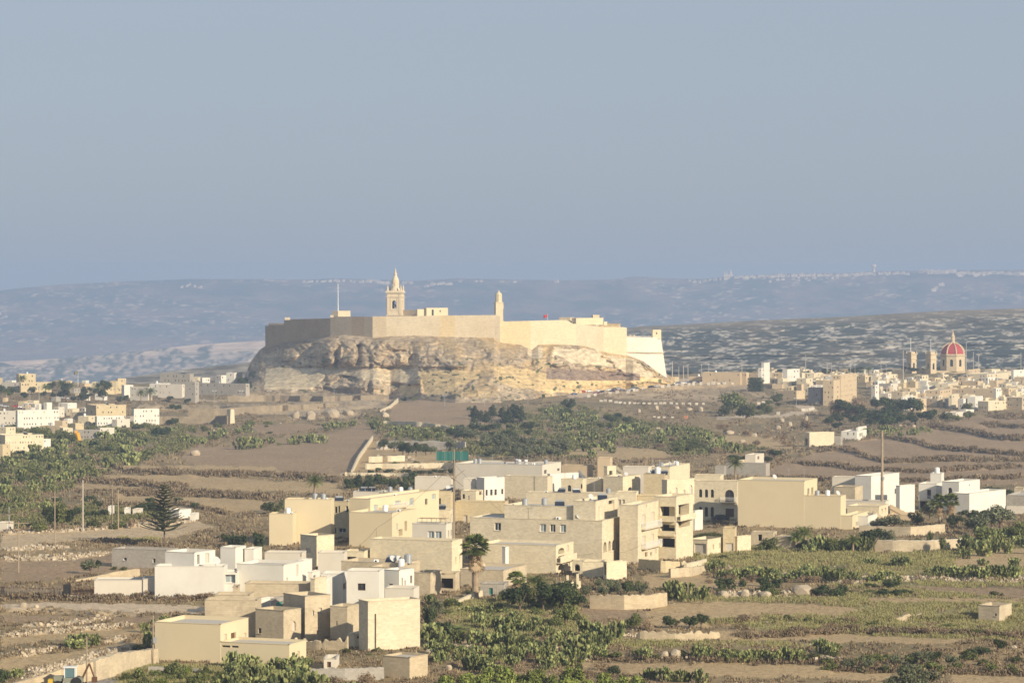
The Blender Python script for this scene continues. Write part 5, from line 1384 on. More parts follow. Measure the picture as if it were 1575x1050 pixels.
# ------------------------------------------------------------------ cars
def car_proto(mat):
    r = empty('parked_car', (0, 0, -500)); mb = MB()
    prof = [(-2.1, .35), (-2.1, .85), (-1.95, .98), (-1.0, 1.02), (1.75, 1.0), (2.05, .8), (2.1, .35)]
    prof = [(-2.1, .3), (-2.12, .8), (-1.95, .95), (-.9, .98), (1.1, .98), (1.9, .9), (2.1, .7), (2.1, .3)]
    w = .85
    for i in range(len(prof)):
        a, b = prof[i], prof[(i + 1) % len(prof)]; mb.poly([(a[0], -w, a[1]), (b[0], -w, b[1]), (b[0], w, b[1]), (a[0], w, a[1])])
    mb.poly([(x, -w, z) for x, z in prof]); mb.poly([(x, w, z) for x, z in prof[::-1]])
    rf = [(-1.0, 1.46), (1.25, 1.46), (1.25, 1.41), (-1.0, 1.41)]
    mb.box((-.75, -.66, 1.40), (1.55, 0, 0), (0, 1.32, 0), (0, 0, .06)); mb.obj('body', mat, r)
    mb = MB(); b0, b1, t0, t1 = -1.35, 1.55, -.75, .8
    for s_ in (-1, 1): mb.poly([(b0, s_ * .78, .975), (b1, s_ * .78, .975), (t1, s_ * .65, 1.40), (t0, s_ * .65, 1.40)])
    mb.poly([(b0, -.78, .975), (b0, .78, .975), (t0, .65, 1.4), (t0, -.65, 1.4)]); mb.poly([(b1, -.78, .975), (b1, .78, .975), (t1, .65, 1.4), (t1, -.65, 1.4)]); mb.obj('windows', M_glass, r)
    for x in (-1.3, 1.35):
        for y in (-.78, .78): mb = MB(); mb.tube((x, y - .1, .32), (x, y + .1, .32), .32, .32, 10); mb.obj('wheel', M_black, r)
    return r
CARM = {'white': (.78, .77, .75), 'silver': (.42, .43, .44), 'blue': (.03, .07, .22), 'red': (.42, .02, .03), 'dark grey': (.06, .065, .07), 'black': (.02, .02, .025), 'maroon': (.16, .02, .05)}
CARP = {k: car_proto(plain('car_paint_' + k.replace(' ', '_'), v, rough=.3, spec=.5, vary=.02)) for k, v in CARM.items()}
cused = set()
def car(x, y, colr, yaw, van=False):
    g = gp(x, y); rz = math.radians(yaw); sc_ = (1.15, 1.15, 1.45) if van else (1, 1, 1)
    if colr in cused: r = copy_thing(CARP[colr], g, rz, sc_)
    else: r = CARP[colr]; cused.add(colr); r.location = g; r.rotation_euler = (0, 0, rz); r.scale = sc_
    auto(r, colr, 'van' if van else 'car', 'cars parked below the citadel', 'parked ' + ('van' if van else 'car'))
for cx, cy, cl, yw in ((120,190,'blue',20),(190,172,'red',15),(240,167,'white',20),(318,162,'white',10),(345,172,'black',60),(398,156,'white',15),(445,150,'dark grey',30),(482,146,'silver',10),(508,160,'dark grey',20),(470,166,'maroon',20),(548,132,'white',10),(590,150,'silver',30),(640,132,'silver',15),(668,118,'white',40),
      (725,113,'red',10),(742,132,'black',10),(690,134,'white',30),(788,126,'silver',20),(800,108,'dark grey',20),(822,110,'silver',40),(860,105,'dark grey',15),(880,112,'white',20),(915,103,'white',30),(950,110,'silver',10),(970,100,'dark grey',20),(1005,100,'white',10),(1030,96,'blue',20),(1060,96,'dark grey',5),(1085,95,'silver',30),
      (1110,94,'white',30),(1150,94,'dark grey',5),(1175,93,'black',5),(1200,94,'silver',20),(1330,98,'white',80),(620,142,'dark grey',20),(570,162,'silver',20),(300,180,'maroon',20),(430,166,'black',40)):
    car(860 + cx * S6, 570 + (cy + 4) * S6, cl, yw, van=(cx == 548))
for x, y, cl in ((2,625,'white'),(8,626,'silver'),(25,626,'red'),(33,627,'white'),(40,628,'dark grey'),(50,628,'white'),(14,634,'white'),(92,612,'white'),(100,613,'silver'),(108,614,'white'),(3,815,'black'),(1108,800,'dark grey')):
    car(x, y, cl, rng.uniform(-20, 30))
# ------------------------------------------------------------------ plants
def leafmat(name, c1, c2, var=.25):
    m, t, b = _mat(name); N, L = t.nodes, t.links
    b.inputs['Roughness'].default_value = .7
    at = N.new('ShaderNodeAttribute'); at.attribute_name = 'Col'
    oi = N.new('ShaderNodeObjectInfo')
    mx = N.new('ShaderNodeMix'); mx.data_type = 'RGBA'; mx.inputs[6].default_value = (*c1, 1); mx.inputs[7].default_value = (*c2, 1)
    sp = N.new('ShaderNodeSeparateColor'); L.new(at.outputs['Color'], sp.inputs[0]); L.new(sp.outputs[0], mx.inputs[0])
    hv = N.new('ShaderNodeHueSaturation')
    mr = N.new('ShaderNodeMapRange'); mr.inputs[3].default_value = 1 - var; mr.inputs[4].default_value = 1 + var
    L.new(oi.outputs['Random'], mr.inputs[0]); L.new(mr.outputs[0], hv.inputs['Value']); L.new(mx.outputs[2], hv.inputs['Color'])
    L.new(hv.outputs[0], b.inputs['Base Color']); return m
rs = np.random.RandomState(4)
def leaves(n, blobs, size, flat=0.0, seed=0, hollow=.45, up=.3):
    """n small leaf faces spread through the outer part of a set of ellipsoids (x,y,z,rx,ry,rz)"""
    R = np.random.RandomState(seed); w = np.array([b[3] * b[4] * b[5] for b in blobs]) ** .7; w /= w.sum()
    bi = R.choice(len(blobs), n, p=w); B = np.array(blobs)[bi]
    d = R.normal(size=(n, 3)); d /= np.linalg.norm(d, axis=1)[:, None]
    rr = hollow + (1 - hollow) * R.rand(n) ** .6
    lump = 1 + .22 * np.sin(d[:, 0] * 6 + bi) * np.cos(d[:, 1] * 5 + d[:, 2] * 6)
    c = B[:, :3] + d * B[:, 3:6] * (rr * lump)[:, None]
    nrm = d * .8 + R.normal(size=(n, 3)) * .75 + np.array([0, 0, up]); nrm /= np.linalg.norm(nrm, axis=1)[:, None]
    a = np.cross(nrm, R.normal(size=(n, 3))); a /= np.linalg.norm(a, axis=1)[:, None]; b = np.cross(nrm, a)
    s = size * (.6 + .8 * R.rand(n)); s1 = s[:, None]; s2 = s1 * (.55 + .35 * R.rand(n))[:, None]
    V = np.stack([c - a * s1, c - b * s2, c + a * s1, c + b * s2], 1).reshape(-1, 3)
    keep = V[:, 2].reshape(-1, 4).min(1) > -.3
    Fq = np.arange(4 * n).reshape(n, 4)[keep]
    return V, Fq, np.repeat(R.rand(n), 4)[:, None] * np.ones(3)
def blobs(seed, n, rx, ry, z0, z1, r):
    R = random.Random(seed); out = []
    for i in range(n):
        a = R.uniform(0, 6.28); q = R.random() ** .5; out.append((math.cos(a) * rx * q, math.sin(a) * ry * q, R.uniform(z0, z1) - .25 * q * (z1 - z0), r * R.uniform(.7, 1.2), r * R.uniform(.7, 1.2), r * R.uniform(.55, .95)))
    return out
L_olive = leafmat('olive_leaves', (.085, .095, .05), (.19, .20, .115))
L_dark = leafmat('dark_leaves', (.028, .042, .018), (.085, .105, .04))
L_bush = leafmat('bush_leaves', (.065, .08, .028), (.17, .18, .06), .35)
L_bright = leafmat('bright_leaves', (.09, .12, .025), (.26, .29, .07))
L_dry = leafmat('dry_twigs', (.16, .115, .07), (.34, .25, .16))
L_cac = leafmat('cactus_pads', (.06, .085, .035), (.31, .32, .125), .3)
L_palm = leafmat('palm_fronds', (.07, .10, .025), (.22, .25, .07))
L_pine = leafmat('araucaria_needles', (.08, .09, .045), (.19, .20, .10))
L_pink = leafmat('pink_flowers', (.35, .02, .12), (.6, .05, .25))
L_skirt = leafmat('dead_fronds', (.22, .15, .08), (.42, .31, .19))
M_bark = plain('bark', (.17, .125, .085), vary=.3); M_pbark = plain('palm_bark', (.33, .25, .17), vary=.35)
def tree_proto(name, part, mat, bl, n, size, trunk=None, seed=0, hollow=.45, tm=None, limbs=3, up=.3):
    r = empty(name, (0, 0, -500)); V, Fq, C = leaves(n, bl, size, seed=seed, hollow=hollow, up=up)
    link_mesh(part, np_mesh(part, V, Fq, mat, C), r)
    R = random.Random(seed); h, rad = trunk or (.5, .07)
    mb = MB(); mb.tube((0, 0, -.3), (.1, 0, h * .55), rad, rad * .8, 7); top = Vector((.1, 0, h * .55))
    for i in range(limbs):
        a = i * 6.28 / limbs + R.uniform(-.4, .4); q = top + Vector((math.cos(a) * h * .4, math.sin(a) * h * .4, h * .55)); mb.tube(top - Vector((0, 0, .1)), q, rad * .7, rad * .3, 5); mb.tube(q - (q - top) * .1, q + Vector((math.cos(a) * h * .2, math.sin(a + 1) * h * .25, h * .3)), rad * .3, rad * .12, 4)
    mb.obj('trunk' if trunk else 'stem', tm or M_bark, r, smooth=True)
    return r
def pad_mesh(seed, n, R0, H, low=False):
    """prickly pear: oval pads growing out of each other"""
    R = random.Random(seed); vs, fs, cs = [], [], []; tips = []
    def pad(base, up, out, L, shade):
        up = up.normalized(); side = up.cross(out).normalized(); nn = side.cross(up); c = base + up * L * .5; b = len(vs); k = 8 if not low else 6
        for j in range(k):
            a = 2 * math.pi * j / k; p = c + up * (math.cos(a) * L * .52) + side * (math.sin(a) * L * .36); vs.append(p)
        vs.append(c + nn * L * .09); vs.append(c - nn * L * .09)
        for j in range(k):
            fs.append((b + j, b + (j + 1) % k, b + k)); fs.append((b + (j + 1) % k, b + j, b + k + 1))
        cs.extend([shade] * (k + 2)); return c + up * L * .48
    for i in range(max(4, n // 9)):
        a = R.uniform(0, 6.28); q = R.random() ** .5 * R0; base = Vector((math.cos(a) * q, math.sin(a) * q * .7, R.uniform(-.15, .25)))
        tips.append((base, 0))
    cnt = 0
    while cnt < n and tips:
        base, lv = tips.pop(R.randrange(len(tips)))
        L = R.uniform(.42, .62) if not low else R.uniform(.7, 1.0)
        up = Vector((R.uniform(-.65, .65) + base.x * .16, R.uniform(-.65, .65) + base.y * .16, 1)); out = Vector((R.uniform(-1, 1), R.uniform(-1, 1), .1))
        t = pad(base, up, out, L, R.random()); cnt += 1
        if t.z < H * (1 - .35 * (math.hypot(t.x, t.y) / (R0 + .5)) ** 2):
            for _ in range(R.choice([1, 2, 2, 3])): tips.append((t + Vector((R.uniform(-.15, .15), R.uniform(-.15, .15), -.05)), lv + 1))
        if not tips:
            a = R.uniform(0, 6.28); q = R.random() ** .5 * R0; tips.append((Vector((math.cos(a) * q, math.sin(a) * q * .7, R.uniform(0, H * .5))), 0))
    V = np.array([tuple(v) for v in vs]); C = np.array(cs)[:, None] * np.ones(3)
    return V, np.array(fs), C
def cactus_proto(seed, n, R0, H, low=False):
    r = empty('prickly_pear', (0, 0, -500)); V, Fq, C = pad_mesh(seed, n, R0, H, low); link_mesh('pads', np_mesh('pads', V, Fq, L_cac, C), r)
    mb = MB()
    for k in range(3): mb.tube((k * .5 - .5, 0, -.3), (k * .5 - .4, .1, .7), .16, .1, 6)
    mb.obj('stem', M_bark, r); return r
def frond_pts(L, droop, az, el, n=6):
    p = Vector((0, 0, 0)); out = [p.copy()]; e = el
    for i in range(n):
        d = Vector((math.cos(az) * math.cos(e), math.sin(az) * math.cos(e), math.sin(e))); p = p + d * (L / n); out.append(p.copy()); e -= droop / n
    return out
def date_palm(seed, H, L=2.6, nf=34, tr=.28):
    r = empty('date_palm', (0, 0, -500)); R = random.Random(seed); vs, fs, cs = [], [], []
    for k in range(nf):
        az = k * 2.4 + R.uniform(-.2, .2); el = math.radians(80 - 85 * k / nf); P = frond_pts(L * R.uniform(.85, 1.1), 1.3, az, el, 7); sh = R.random()
        for i in range(1, len(P)):
            d = (P[i] - P[i - 1]).normalized(); sd = d.cross(Vector((0, 0, 1))).normalized(); w = .55 * math.sin(math.pi * (i / len(P)) ** .8) + .08
            for sg in (-1, 1):
                for q in range(3):
                    a = P[i - 1].lerp(P[i], q / 3); b = len(vs); tip = a + sd * (sg * w) + d * .28 - Vector((0, 0, w * .35)); vs.extend([a, a + d * .11, tip]); fs.append((b, b + 1, b + 2)); cs.extend([sh] * 3)
            b = len(vs); vs.extend([P[i - 1] - sd * .03, P[i - 1] + sd * .03, P[i]]); fs.append((b, b + 1, b + 2)); cs.extend([sh] * 3)
    V = np.array([tuple(v) for v in vs]) + np.array([0, 0, H]); link_mesh('crown', np_mesh('crown', V, np.array(fs), L_palm, np.array(cs)[:, None] * np.ones(3)), r)
    mb = MB(); mb.lathe((0, 0, 0), [(tr * 1.2, -.4)] + [(tr * (1.05 if i % 2 else .85), i * H / 12) for i in range(12)] + [(tr * 1.3, H), (.1, H + .3)], 9); mb.obj('trunk', M_pbark, r); return r
def fan_palm(seed, H, Rr, tr, skirt=True, n=46):
    r = empty('fan_palm', (0, 0, -500)); R = random.Random(seed)
    def fans(elr, nfan, Lr, rad, sk):
        vs, fs, cs = [], [], []
        for k in range(nfan):
            az = k * 2.4 + R.uniform(-.3, .3); el = R.uniform(*elr); st = R.uniform(*Lr); d = Vector((math.cos(az) * math.cos(el), math.sin(az) * math.cos(el), math.sin(el))); c = d * st
            sd = d.cross(Vector((0, 0, 1))).normalized(); upv = sd.cross(d); sh = R.random(); b = len(vs); vs.extend([d * .1 - sd * .03, d * .1 + sd * .03, c]); fs.append((b, b + 1, b + 2)); cs.extend([sh] * 3)
            for j in range(9):
                a = math.radians(-75 + 150 * j / 8); e = d * math.cos(a) + sd * math.sin(a); e = e - upv * .12; t = c + e * rad * R.uniform(.85, 1.1) - Vector((0, 0, rad * .3 * (1 if not sk else .2))); w = sd * math.cos(a) - d * math.sin(a)
                b = len(vs); vs.extend([c, c + e * rad * .5 - w * rad * .1, t, c + e * rad * .5 + w * rad * .1]); fs.append((b, b + 1, b + 2)); fs.append((b, b + 2, b + 3)); cs.extend([sh] * 4)
        return np.array([tuple(v) for v in vs]) + np.array([0, 0, H]), np.array(fs), np.array(cs)[:, None] * np.ones(3)
    V, Fq, C = fans((-.35, 1.4), n, (Rr * .35, Rr * .6), Rr * .5, False); link_mesh('crown', np_mesh('crown', V, Fq, L_palm, C), r)
    if skirt:
        V, Fq, C = fans((-1.52, -1.12), 80, (Rr * .3, Rr * 1.1), Rr * .42, True); link_mesh('dead_frond_skirt', np_mesh('dead_frond_skirt', V, Fq, L_skirt, C), r)
    mb = MB(); mb.lathe((0, 0, 0), [(tr * 1.25, -.5), (tr, .5)] + [(tr * (1.02 if i % 2 else .9), .5 + i * (H - .5) / 10) for i in range(1, 10)] + [(tr * .9, H), (.1, H + .3)], 10); mb.obj('trunk', M_pbark, r); return r
def araucaria():
    r = empty('araucaria', (0, 0, -500)); H = 13.2; mb = MB(); mb.tube((0, 0, -1), (0, 0, H), .22, .04, 8); mb.obj('trunk', M_bark, r)
    vs, fs, cs = [], [], []; R = random.Random(8); lv = 0; z = 3.0
    while z < H - .3:
        t = (z - 3) / (H - 3); Lb = 5.2 * (1 - t) ** .9 + .3; nb = 7
        for k in range(nb):
            az = k * 6.283 / nb + lv * .5; P = [q + Vector((0, 0, z)) for q in frond_pts(Lb * R.uniform(.85, 1.1), -.35, az, .06, 8)]; sh = R.random()
            for i in range(1, len(P)):
                d = (P[i] - P[i - 1]).normalized(); sd = d.cross(Vector((0, 0, 1))).normalized()
                for q in range(4):
                    a = P[i - 1].lerp(P[i], q / 4); w = (.62 - .3 * t) * (1.1 - .5 * i / len(P))
                    for sg in (-1, 1): b = len(vs); vs.extend([a - Vector((0, 0, .06)), a + d * .30 + Vector((0, 0, .10)), a + sd * (sg * w) + d * .2 + Vector((0, 0, .12))]); fs.append((b, b + 1, b + 2)); cs.extend([sh] * 3)
        z += .78 - .3 * t; lv += 1
    link_mesh('branches', np_mesh('branches', np.array([tuple(v) for v in vs]), np.array(fs), L_pine, np.array(cs)[:, None] * np.ones(3)), r); return r
PP = {
 'bush': [tree_proto('bush', 'foliage', L_bush, blobs(s, 6, .75, .6, .3, .7, .42), 900, .085, None, s) for s in (1, 2, 3)],
 'darkbush': [tree_proto('bush', 'foliage', L_dark, blobs(s, 7, .75, .6, .3, .75, .42), 900, .085, None, s) for s in (4, 5)],
 'olive': [tree_proto('olive_tree', 'crown', L_olive, blobs(s, 8, 1.35, 1.2, 1.5, 2.7, .85), 1500, .13, (1.6, .16), s) for s in (11, 12, 13)],
 'tree': [tree_proto('tree', 'crown', L_dark, blobs(s, 9, 1.6, 1.4, 1.8, 3.7, 1.0), 1700, .16, (2.2, .2), s) for s in (21, 22)],
 'carob': [tree_proto('carob_tree', 'crown', L_bush, blobs(s, 9, 1.7, 1.4, 1.2, 2.8, .95), 1700, .15, (1.7, .2), s) for s in (31, 32)],
 'bright': [tree_proto('bush', 'foliage', L_bright, blobs(s, 8, .85, .7, .3, .8, .42), 1100, .08, None, s) for s in (41, 42)],
 'dry': [tree_proto('dry_shrub', 'twigs', L_dry, blobs(s, 6, .8, .7, .3, .8, .45), 1000, .06, None, s, hollow=.2) for s in (51, 52)],
 'cactus': [cactus_proto(s, 170, 1.5, 1.9) for s in (61, 62, 63)],
 'cactusfar': [cactus_proto(s, 80, 1.7, 2.0, True) for s in (64, 65)],
 'pine': [tree_proto('pine_tree', 'crown', L_dark, [(math.cos(i * 2.4) * .5, math.sin(i * 2.4) * .5, 1.4 + i * .45, 1.35 - i * .11, 1.35 - i * .11, .6) for i in range(9)], 1700, .17, (3.2, .18), s) for s in (71, 72)],
}
ADJ = {'bush': 'olive-green', 'darkbush': 'dark green', 'olive': 'grey-green', 'tree': 'dark leafy', 'carob': 'rounded green', 'bright': 'bright yellow-green', 'dry': 'brown dry', 'cactus': 'dense green', 'cactusfar': 'green', 'pine': 'dark pointed'}
NOUN = {'bush': 'bush', 'darkbush': 'bush', 'olive': 'olive tree', 'tree': 'tree', 'carob': 'tree', 'bright': 'bush', 'dry': 'shrub', 'cactus': 'prickly pear', 'cactusfar': 'prickly pear', 'pine': 'pine tree'}
SZ = {'bush': (2.2, 1.15), 'darkbush': (2.2, 1.2), 'olive': (4.0, 3.2), 'tree': (4.8, 4.5), 'carob': (5.0, 3.6), 'bright': (2.3, 1.25), 'dry': (2.3, 1.2), 'cactus': (3.6, 2.3), 'cactusfar': (4.2, 2.6), 'pine': (3.0, 5.6)}
used = {}
prng = random.Random(77)
NPL = {}
def plant(kind, x, y, w=None, h=None, adj=None):
    """w, h: size in photo pixels"""
    g = gp(x, y); s_ = g.y / F; W0, H0 = SZ[kind]
    sx = (w * s_ / W0) if w else prng.uniform(.7, 1.3); sz = (h * s_ / H0) if h else sx * prng.uniform(.8, 1.15)
    pr = PP[kind]; i = prng.randrange(len(pr)); loc = g - Vector((0, 0, .08)); rz = prng.uniform(0, 6.28)
    if (kind, i) in used: r = copy_thing(pr[i], loc, rz, (sx, sx, sz))
    else: r = pr[i]; used[(kind, i)] = 1; r.location = loc; r.rotation_euler = (0, 0, rz); r.scale = (sx, sx, sz)
    hp = (h or H0 * sz / s_)
    size = 'large' if hp > 22 else 'small' if hp < 9 else 'mid-sized'
    auto(r, f'{size} {adj or ADJ[kind]}', NOUN[kind], {'cactus': 'prickly pears on the banks', 'cactusfar': 'prickly pears on the banks'}.get(kind, NOUN[kind] + 's around the village'))
    NPL[kind] = NPL.get(kind, 0) + 1
    return r
def fill(kind, poly, n, w, h, jit=.35, mind=.5):
    xs = [p[0] for p in poly]; ys = [p[1] for p in poly]; k = 0; pts = []; tries = 0
    while k < n and tries < n * 40:
        tries += 1; x, y = prng.uniform(min(xs), max(xs)), prng.uniform(min(ys), max(ys))
        if not inpoly(np.array([x]), np.array([y]), poly)[0]: continue
        if any(abs(x - a) < w * mind and abs(y - b) < h * mind * .7 for a, b in pts): continue
        pts.append((x, y)); j = 1 + prng.uniform(-jit, jit); plant(kind, x, y, w * j, h * j * prng.uniform(.85, 1.15)); k += 1
def row(kind, x0, x1, y0, y1, n, w, h, jit=.3):
    for i in range(n):
        t = (i + prng.uniform(.1, .9)) / n; j = 1 + prng.uniform(-jit, jit); plant(kind, x0 + (x1 - x0) * t, y0 + (y1 - y0) * t + prng.uniform(-1.5, 1.5), w * j, h * j)
# singled-out plants
for k, x, y, w, h in [
 ('carob',1128,636,54,38),('carob',1148,644,44,28),('carob',1115,640,30,20),('dry',1290,640,36,26),('dry',1315,640,30,22),('dry',1240,660,30,18),('tree',1275,655,20,18),('tree',1290,662,22,14),
 ('cactus',1035,922,34,34),('cactus',1058,924,36,32),('cactus',1080,922,26,24),
 ('olive',140,882,34,24),('tree',151,878,14,20),('bush',175,876,12,9),('bush',190,876,14,7),
 ('cactus',112,994,26,22),('cactus',128,994,24,24),('cactus',145,992,24,20),('cactus',120,996,40,16),
 ('cactus',222,972,16,18),('cactus',226,995,22,28),('cactus',212,1003,18,14),('cactus',238,960,16,10),('cactus',253,956,18,12),('darkbush',290,960,42,22),('darkbush',305,958,24,18),
 ('darkbush',5,1050,24,30),('cactus',25,1042,22,18),('carob',975,965,34,26),('tree',1030,966,30,24),('tree',1060,966,34,24),('tree',1078,966,26,26),('dry',995,970,26,22),
 ('carob',870,960,40,38),('bush',855,964,30,22),('darkbush',680,985,40,42),('darkbush',660,960,26,40),('olive',672,950,24,30),('bush',700,990,36,32),
 ('tree',835,940,46,50),('carob',812,935,34,40),('tree',805,920,26,30),('carob',860,935,30,30),('bush',885,930,30,34),('olive',920,905,20,18),('olive',940,908,30,20),('darkbush',965,910,26,24),('bush',985,905,20,18),
 ('bush',728,918,22,24),('carob',690,935,24,18),('bush',705,935,20,16),
 ('olive',1400,1066,60,50),('olive',1425,1062,46,36),('olive',1370,1066,40,30),('olive',1305,1030,28,22),('olive',1335,1030,26,22),('olive',1380,1026,26,22),('olive',1420,1024,36,26),('tree',1440,1022,32,24),('olive',1465,1024,28,22),
 ('tree',1508,1008,40,16),('tree',1535,1005,28,26),('carob',1490,1006,22,12),
 ('darkbush',945,1036,34,18),('bush',890,1030,26,16),
 ('tree',1345,848,46,40),('olive',1362,846,34,34),('carob',1430,838,16,26),('carob',1450,850,16,30),('bush',1408,838,22,16),('bush',1390,845,20,12),('olive',1375,815,60,24),('olive',1350,815,30,18),('carob',1410,806,30,22),('carob',1392,800,20,14),
 ('olive',1430,800,40,34),('olive',1500,822,50,36),('olive',1540,815,60,40),('carob',1520,840,60,34),('carob',1565,830,50,34),('tree',1470,812,30,24),('tree',1490,800,36,20),('darkbush',1520,796,44,16),
 ('tree',1525,768,46,22),('tree',1550,770,40,20),('carob',1570,772,30,16),('darkbush',1372,805,20,10),
 ('carob',1165,838,26,14),('darkbush',1172,834,18,10),('bush',1020,860,10,5),('bush',1068,858,10,5),
 ('tree',410,790,26,22),('carob',425,795,20,24),('olive',436,790,24,30),('tree',345,840,20,22),('darkbush',370,845,40,30),('darkbush',400,850,30,34),('tree',395,845,24,30),('darkbush',355,842,30,26),
 ('tree',77,812,30,40),('carob',97,812,40,46),('tree',112,812,24,34),('bush',60,815,30,16),('darkbush',138,796,18,14),('darkbush',150,796,20,16),('tree',160,797,20,16),('tree',215,790,24,20),('tree',230,790,26,22),('carob',245,790,20,16),('dry',200,812,20,18),('bush',180,812,40,14),('bush',145,810,30,14),
 ('tree',620,700,26,26),('tree',640,702,22,24),('tree',655,700,20,22),('tree',590,692,18,20),('olive',607,695,26,18),('tree',628,702,20,26),('tree',596,690,12,14),
 ('cactus',0+700,1030,0,0)][:-1]:
    plant(k, x, y, w, h)
# prickly pear stands
for poly, n, w, h in [
 ([(655,985),(900,985),(935,990),(930,1020),(860,1035),(780,1040),(700,1035),(650,1010)], 34, 34, 25),
 ([(780,950),(860,970),(870,990),(820,985)], 4, 28, 22),
 ([(1470,830),(1575,815),(1600,850),(1500,865),(1460,850)], 14, 32, 24),
 ([(340,1025),(460,1020),(520,1045),(500,1070),(340,1070)], 16, 34, 26),
 ([(330,1045),(470,1040),(560,1050),(560,1075),(320,1075)], 8, 34, 26)]: fill('cactus', poly, n, w, h)
for a in [(1100,1180,888,890,7,26,20),(1180,1300,888,892,8,24,20),(1225,1275,880,882,3,22,18),(1330,1400,868,872,5,24,16),(1420,1560,884,889,13,24,18),(1310,1390,893,896,5,24,16),(1240,1330,848,848,7,24,22),(1090,1110,878,880,2,20,18),
          (1070,1100,1010,1012,3,22,18),(1110,1180,1014,1016,6,24,20),(1190,1240,1014,1016,4,24,20),(1255,1290,1000,1006,3,28,22),(980,1000,1006,1012,2,22,18),(980,1085,1042,1050,6,26,22),(895,960,978,985,4,30,26),(730,760,960,972,2,28,22),(780,810,968,972,3,26,22),(700,790,940,944,5,24,14),(660,700,930,932,2,20,16),
          (905,935,1005,1008,3,24,16),(1490,1570,868,872,2,26,16),(850,880,930,936,3,26,28),(1140,1230,890,896,4,28,18),(720,760,1028,1034,4,28,22)]: row('cactus', *a)
for a in [(365,395,692,690,3,22,18),(390,420,682,684,2,18,12),(445,495,683,680,5,20,14),(500,550,660,654,4,22,14),(365,385,666,664,2,18,12),(355,372,668,668,1,18,10),(322,345,676,672,3,16,12),(290,320,686,682,3,16,12),(425,440,684,684,1,12,8)]: row('cactusfar', *a)
for poly, n, w, h in [
 ([(20,700),(150,670),(280,655),(300,675),(250,700),(160,730),(60,750),(0,750),(0,720)], 44, 22, 14),
 ([(0,750),(80,752),(100,775),(60,790),(0,790)], 10, 20, 14),
 ([(565,660),(700,665),(720,680),(690,676),(570,672)], 10, 18, 11),
 ([(840,625),(872,618),(878,640),(930,650),(970,680),(950,705),(880,700),(850,665)], 22, 20, 14),
 ([(950,655),(1000,668),(1080,668),(1130,690),(1160,705),(1120,700),(1060,690),(1000,680),(960,668)], 18, 20, 13),
 ([(1340,660),(1440,662),(1440,668),(1350,675),(1330,668)], 12, 16, 10)]: fill('cactusfar', poly, n, w, h)
# olive grove, pines, scrubby trees
fill('olive', [(740,690),(800,682),(870,688),(885,702),(820,708),(745,706)], 17, 24, 17)
fill('olive', [(600,700),(640,700),(700,690),(720,700),(690,705),(600,704)], 2, 20, 14)
fill('olive', [(700,672),(740,660),(780,668),(760,690),(720,690)], 7, 22, 16)
fill('pine', [(722,648),(745,642),(800,645),(802,654),(770,652),(730,656)], 13, 18, 24)
fill('tree', [(690,668),(720,655),(830,662),(840,675),(790,682),(700,680)], 14, 22, 15)
fill('carob', [(640,668),(700,664),(700,676),(600,676),(590,668)], 7, 18, 13)
fill('tree', [(865,632),(880,628),(885,645),(868,650)], 3, 20, 18)
fill('bush', [(880,640),(960,640),(980,660),(900,660)], 10, 20, 12)
fill('darkbush', [(930,640),(965,640),(970,652),(940,652)], 3, 18, 10)
fill('tree', [(1120,708),(1190,705),(1200,716),(1140,715)], 7, 24, 14)
fill('carob', [(1035,690),(1090,688),(1090,698),(1040,698)], 5, 22, 13)
fill('tree', [(1290,640),(1340,628),(1400,640),(1440,655),(1350,662),(1290,655)], 18, 30, 22)
fill('tree', [(1150,574),(1600,569),(1600,573),(1150,579)], 26, 20, 9)
fill('dry', [(1270,630),(1330,624),(1330,640),(1280,640)], 5, 24, 20)
fill('carob', [(1440,640),(1500,630),(1500,645),(1440,655)], 6, 18, 13)
fill('carob', [(1150,640),(1200,612),(1210,632),(1170,640)], 7, 20, 12)
fill('tree', [(0,606),(175,604),(200,620),(150,625),(60,616),(0,622)], 20, 18, 18)
fill('carob', [(30,682),(70,670),(115,672),(120,690),(30,690)], 8, 24, 18)
fill('tree', [(250,612),(300,600),(300,630),(250,640)], 5, 18, 14)
fill('tree', [(350,595),(400,590),(400,604),(350,604)], 4, 16, 16)
fill('darkbush', [(0,700),(60,690),(120,700),(250,640),(290,650),(200,700),(100,745),(0,760)], 22, 24, 13)
fill('bush', [(0,690),(150,655),(300,650),(250,700),(80,750),(0,770)], 28, 22, 12)
fill('bush', [(260,665),(340,650),(500,655),(560,650),(500,665),(300,685)], 12, 16, 7)
fill('darkbush', [(80,770),(300,770),(310,790),(80,792)], 8, 22, 12)
fill('bush', [(540,746),(640,744),(640,754),(540,754)], 6, 20, 12)
fill('darkbush', [(534,742),(640,742),(640,752),(534,752)], 16, 18, 17)
row('darkbush', 562, 700, 727, 727, 12, 16, 7); row('bush', 570, 700, 714, 714, 8, 14, 5)
fill('bush', [(640,630),(860,628),(860,640),(700,640)], 7, 10, 6)
for x, y in ((622,616),(637,616),(658,612),(700,600),(819,612),(836,612),(790,600),(730,600),(866,604)): plant('bush', x, y, 9, 9)
fill('dry', [(1000,660),(1240,650),(1240,690),(1180,700),(1000,700)], 14, 26, 10)
fill('bright', [(690,1050),(980,1048),(1000,1068),(690,1072)], 26, 44, 28)
fill('bush', [(180,1040),(340,1032),(340,1060),(180,1060)], 16, 30, 18)
fill('bright', [(180,1044),(360,1034),(350,1070),(180,1070)], 6, 26, 16)
fill('dry', [(500,1050),(700,1048),(700,1075),(500,1075)], 12, 32, 20)
fill('bush', [(655,920),(900,930),(900,985),(660,985)], 12, 24, 12)
fill('dry', [(660,930),(900,940),(900,1030),(660,1030)], 12, 24, 11)
